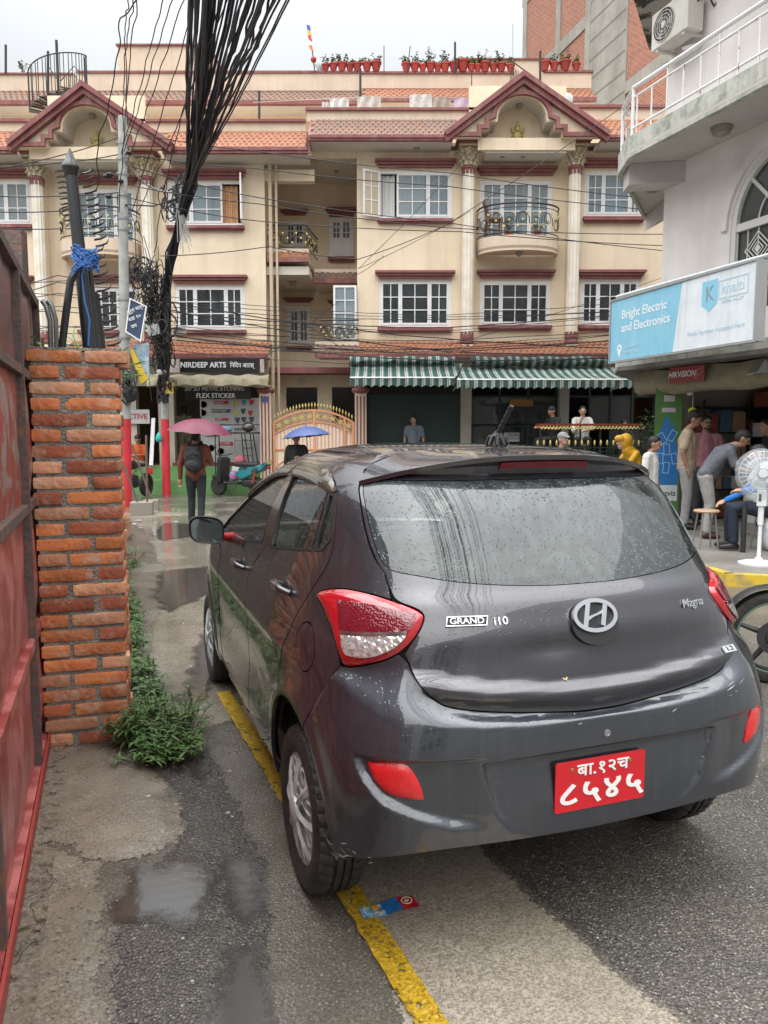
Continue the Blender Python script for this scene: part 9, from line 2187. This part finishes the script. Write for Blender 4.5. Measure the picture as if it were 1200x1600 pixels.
# ---- roof terrace: flower pots, laundry, flag, dishes, stair
m_pot = M('red clay pot', (.34,.045,.035), .6, rand=.25); YQ = 24.55
pot_me = MB().lathe([(.075,0),(.10,.10),(.125,.19),(.14,.195),(.14,.235),(.115,.235),(.10,.17)], 16).mesh('pot'); pot_me.materials.append(m_pot)
rp_ = random.Random(6)
def potted(label, x, y, z, s_, ph, group='potted plants on the parapet'):
 t = thing('potted_plant', label, 'plant pot', (x,y,z), rp_.uniform(0,6), group); o = bpy.data.objects.new('pot', pot_me); COL.objects.link(o); o.parent = t; o.scale = (s_,s_,s_); smooth(o, 40)
 lf, sm2 = MB(), MB()
 for k in range(rp_.randint(4,7)):
  a = rp_.uniform(0,6.28); tip = Vector((.16*math.cos(a)*rp_.uniform(.3,1.2), .16*math.sin(a), .22*s_+ph*rp_.uniform(.5,1))); sm2.tube([(0,0,.18*s_),tip*.6+Vector((0,0,.05)),tip], .006, 4)
  for j in range(7): q_ = Vector((0,0,.18*s_)).lerp(tip, .35+.65*j/7); an = rp_.uniform(0,6.28); leaf(lf, q_, (math.cos(an),math.sin(an),rp_.uniform(-.1,.8)), rp_.uniform(.06,.13), rp_.uniform(.018,.035))
 obj('leaves', lf, leaf_m[0] if rp_.random() < .6 else leaf_m[1], t, world=False); obj('stem', sm2, leaf_m[3], t, world=False)
row1 = [(511,.9,.35),(523,1,.2),(536,1.1,.3),(548,.95,.25),(559,1.05,.2),(574,1.1,.2),(588,1.2,.3)]
row2 = [(634,1.1,.2),(647,1.1,.35),(659,.9,.2),(671,1.1,.55),(682,.9,.1),(693,1.1,.35),(707,1.2,.1),(720,1.45,.1),(733,.95,.25),(743,.9,.35),(754,1.2,.4),(767,1,.1),(779,1.1,.4),(793,.95,.2)]
row3 = [(845,1.2,.1),(860,1.05,.35),(876,1.25,.3),(893,.95,.25)]
for gi, (row, zt, lab) in enumerate(((row1,fz(112.5,YQ),'left group by the flag'),(row2,fz(113.2,YQ),'long middle group'),(row3,fz(111.5,YQ),'right group by the brick tower'))):
 for i, (px, s_, ph) in enumerate(row):
  w_ = 'leftmost' if i == 0 else ('rightmost' if i == len(row)-1 else 'second third fourth fifth sixth seventh eighth ninth tenth eleventh twelfth thirteenth'.split()[i-1])
  sz = 'tall' if ph > .33 else ('bushy' if ph > .22 else 'low'); potted(f'clay pot with {sz} plant, {w_} in {lab}', fx(px,YQ), YQ, zt, s_, ph)
def cloth_piece(label, pxa, pxb, pya, pyb, Y, mat):
 T = MB(); n, m = 16, 6
 for i in range(n+1):
  for j in range(m+1): x = fx(pxa+(pxb-pxa)*i/n,Y); z = fz(pya+(pyb-pya)*j/m+(1.2*math.sin(i*1.4) if j == m else 0),Y); T.v.append((x, Y-.02+.03*math.sin(i*.9+j*.4), z))
 for i in range(n):
  for j in range(m): a = i*(m+1)+j; T.f.append((a,a+m+1,a+m+2,a+1))
 tag(obj('laundry', T, mat, sm=60), label, 'laundry', 'laundry on the roof line')
YLn = 21.6; wm = cloth('white laundry', (.62,.62,.60)); 
cloth_piece('small white cloth hanging leftmost on the roof clothes line', 505,516,160,170,YLn,wm); cloth_piece('white shirt hanging second from left on the roof line', 517,546,154,170,YLn,wm); cloth_piece('cream towel hanging alone behind the roof post', 559,595,151,170,YLn,cloth('cream laundry', (.55,.52,.46))); cloth_piece('white trousers hanging left of the beige trousers', 639,673,148,170,YLn,cloth('off white laundry', (.58,.57,.54))); cloth_piece('beige trousers hanging beside the white trousers', 674,702,152,170,YLn,cloth('beige laundry', (.38,.33,.28))); cloth_piece('lilac towel hanging rightmost near the pediment', 707,756,154,170,YLn,cloth('lilac laundry', (.50,.40,.50)))
tag(obj('clothes_line', MB().tube([(fx(400,YLn),YLn,fz(160,YLn)),(fx(560,YLn),YLn,fz(152,YLn)),(fx(760,YLn),YLn,fz(153,YLn))], .006, 4), m_soffit), 'thin clothes line with laundry behind the right roof parapet', 'clothes line')
for (px, pa, pb_, Y, nm, lab) in ((563,107,168,22.0,'post','dark iron post standing on the right roof parapet behind the cream towel'),(9,70,113,24.5,'post','short iron post at the far left of the roof terrace'),(75,80,160,23,'post','iron newel post of the roof spiral stair'),(600,72,113,24.4,'post','thin pole on the parapet between the two pot groups'),(636,72,113,24.4,'post','slanting thin rod beside the middle pot group'),(711,66,113,24.4,'post','dark pole rising among the middle pot group'),(801,37,113,24.6,'antenna_mast','tall thin antenna mast right of the middle pot group'),(737,110,168,22.0,'post','thin dark post near the right end of the clothes line'),(844,80,130,24,'post','dark iron post right of the antenna mast'),(405,142,192,22,'post','short iron post over the left house eave')):
 a = at(px,pb_,Y); b = at(px+(5 if px == 636 else 0),pa,Y); tag(obj(nm, MB().tube([a,b], .035 if nm == 'post' and px not in (600,636,737) else .015, 6), m_iron if px != 801 else M('galvanised mast', (.4,.42,.43), .4, metal=.5)), lab, 'post')
FL = thing('flag', 'small striped multicoloured prayer flag on a leaning pole above the roof', 'flag', tuple(at(489,112,24.4))); obj('flagpole', MB().tube([at(492,112,24.4), at(483,40,24.4)], .018, 6), m_iron, FL)
mb = MB(); cols = [(.06,.12,.5),(.6,.42,.05),(.62,.05,.06),(.6,.6,.58),(.65,.2,.05)]
for i, c in enumerate(cols): y0, y1 = 38+i*8, 38+(i+1)*8; m3 = MB().add([at(479+i*.6,y0,24.35),at(484+i*.7,y0+2,24.38),at(486+i*1.2,y1+2,24.38),at(480+i*1.3,y1,24.35)], [(0,1,2,3)]); obj('flag_stripe', m3, M('flag colour %s' % ('blue','yellow','red','white','orange')[i], c, .8), FL)
obj('hanging_pot', MB().ball(tuple(at(490,93,24.35)), .09, 10, 8), m_pot, FL, sm=60)
DS = thing('satellite_dish', 'grey satellite dish tilted on the parapet beside the flag', 'satellite dish', tuple(at(497,113,24.7))); o = obj('dish', MB().lathe([(.001,.06),(.12,.045),(.24,0),(.25,.004)], 20), M('dish grey', (.35,.36,.37), .5), DS, world=False); o.rotation_euler = (R_(60),0,R_(40)); o.location = (0,0,.22); obj('mount', MB().tube([(0,0,0),(0,0,.22)], .02, 6), m_iron, DS, world=False)
# spiral stair on the left roof and stair rail at right
SS = thing('spiral_stair', 'black iron spiral staircase with curved railing on the left roof', 'staircase', tuple(at(95,182,22.5))); c0 = at(77,182,22.8); n_ = 12; rl_ = MB(); zb0, zt0 = fz(178,22.8), fz(113,22.8)
for k in range(n_):
 t_ = k/(n_-1); a = R_(200+190*t_); z = zb0+(zt0-zb0)*t_*.72; d = Vector((math.cos(a),math.sin(a),0)); e = Vector((math.cos(a+.35),math.sin(a+.35),0)); r = .78; cc = Vector((c0.x+.25,22.9,z))
 m3 = MB(); m3.add([cc+d*.05,cc+d*r,cc+e*r,cc+e*.05,cc+d*.05-Vector((0,0,.03)),cc+d*r-Vector((0,0,.03)),cc+e*r-Vector((0,0,.03)),cc+e*.05-Vector((0,0,.03))], [(0,1,2,3),(7,6,5,4),(0,4,5,1),(1,5,6,2),(2,6,7,3)]); obj('tread', m3, m_iron, SS)
 obj('baluster', MB().tube([cc+d*r, cc+d*r+Vector((0,0,.95))], .012, 5), m_iron, SS); obj('baluster', MB().tube([cc+d*r*.98+e*.0+Vector((0,0,0))+(e-d)*r*.5, cc+(d+e)*r*.5+Vector((0,0,.98))], .012, 5), m_iron, SS)
obj('handrail', MB().tube([Vector((c0.x+.25,22.9,zb0+(zt0-zb0)*(k/23)*.72+.95))+Vector((math.cos(R_(200+190*k/23)),math.sin(R_(200+190*k/23)),0))*.78 for k in range(24)], .018, 6), m_iron, SS, sm=60); obj('stair_pole', MB().tube([Vector((c0.x+.25,22.9,zb0-.2)), Vector((c0.x+.25,22.9,zt0+.9))], .04, 8), m_iron, SS)
m3 = MB()
for k in range(10): a = at(104+k*3.3,150-abs(k-4)*-3+(-32 if False else 0),23.2); m3.tube([at(104+k*3.2,142+k*.5,23.4), at(104+k*3.2,112+ (k*2 if k > 4 else (4-k)*2),23.4)], .011, 4)
m3.tube([at(76,104,23.4),at(90,125,23.4)], .012, 4).tube([at(95,126,23.4),at(116,103,23.4),at(136,124,23.4)], .014, 5); obj('top_railing', m3, m_iron, SS)
ST = thing('stair_railing', 'black curved stair railing coming down behind the right pediment', 'railing', tuple(at(830,125,23.5))); m3 = MB().tube([at(799,106,23.5),at(803,98,23.5),at(840,125,23.5),at(866,146,23.5)], .018, 5)
for k in range(6): m3.tube([at(797+k*2.2,127,23.5),at(799+k*2.2,104+k*1.4,23.5)], .010, 4)
obj('railing', m3, m_iron, ST, sm=60)
t = thing('sack', 'white and blue plastic sack on the roof corner right of the pediment', 'sack', tuple(at(882,158,22.8))); obj('sack', soft_box(tuple(at(884,156,22.8)),(.2,.15,.17),.8), M('white blue sack', (.6,.62,.62), .6, col2=(.1,.3,.55), ns=8, nlo=.6, nhi=.65), t, sm=60)
potted('weedy pale sapling growing from the left parapet', fx(50,YB), YB, fz(117,YB), .01, .45, 'self-sown plants')
# plants and chair on the bowed balcony
for (px, s_, ph, lb) in ((795,.7,.45,'flowering pot plant at the left of the right balcony'),(838,.8,.30,'bright leafy pot plant at the right of the right balcony')): potted(lb, fx(px,20.7), 20.65, fz(372,20.6)+.0, s_, ph, 'pot plants on the bowed balcony')
CH = thing('chair', 'brown wooden chair standing on the right bowed balcony', 'chair', (fx(771,20.7),20.75,fz(368,20.6))); mw = M('brown wood', (.20,.10,.05), .6)
lobj('seat', MB().box(-.2,.2,-.2,.2,.40,.44), mw, CH); lobj('backrest', MB().obox((-.2,0,.68), (.02,0,.0), (0,.18,0), (-.06,0,.22)), mw, CH)
for sx in (-.18,.18):
 for sy in (-.18,.18): lobj('leg', MB().box(sx-.02,sx+.02,sy-.02,sy+.02,0,.40), mw, CH)
# dark plants by the terrace and pot by the pillar
T = thing('shrub', 'dark green leafy shrub at the right end of the restaurant terrace', 'plant', tuple(at(1013,700,17.6))); lf = MB(); rr2 = random.Random(4)
for k in range(420): p = at(1013+rr2.gauss(0,10), 672+rr2.gauss(0,12), 17.5+rr2.uniform(-.2,.3)); an = rr2.uniform(0,6.28); leaf(lf, p, (math.cos(an),math.sin(an),rr2.uniform(-.3,.5)), rr2.uniform(.06,.12), .02)
obj('leaves', lf, leaf_m[2], T); obj('stem', MB().tube([(at(1013,700,17.6).x,17.6,0),(at(1013,680,17.6).x,17.6,1.6)], .03, 6), leaf_m[3], T)
nb_ = thing('notice', 'small white notice with black writing on the green shopfront', 'sign', tuple(at(804,684,20.9))); obj('sheet', MB().box(fx(792,20.9),fx(817,20.9),20.93,20.95,fz(690,20.9),fz(676,20.9)), m_panel, nb_)
for i, tx in enumerate(('MOMO','Chowmein Thali')): text(tx, .12 if i == 0 else .07, at(804,680+i*5,20.92), TF, pr_m[1], nb_, 'lettering', .001)
# water drops and the distant terrain edge
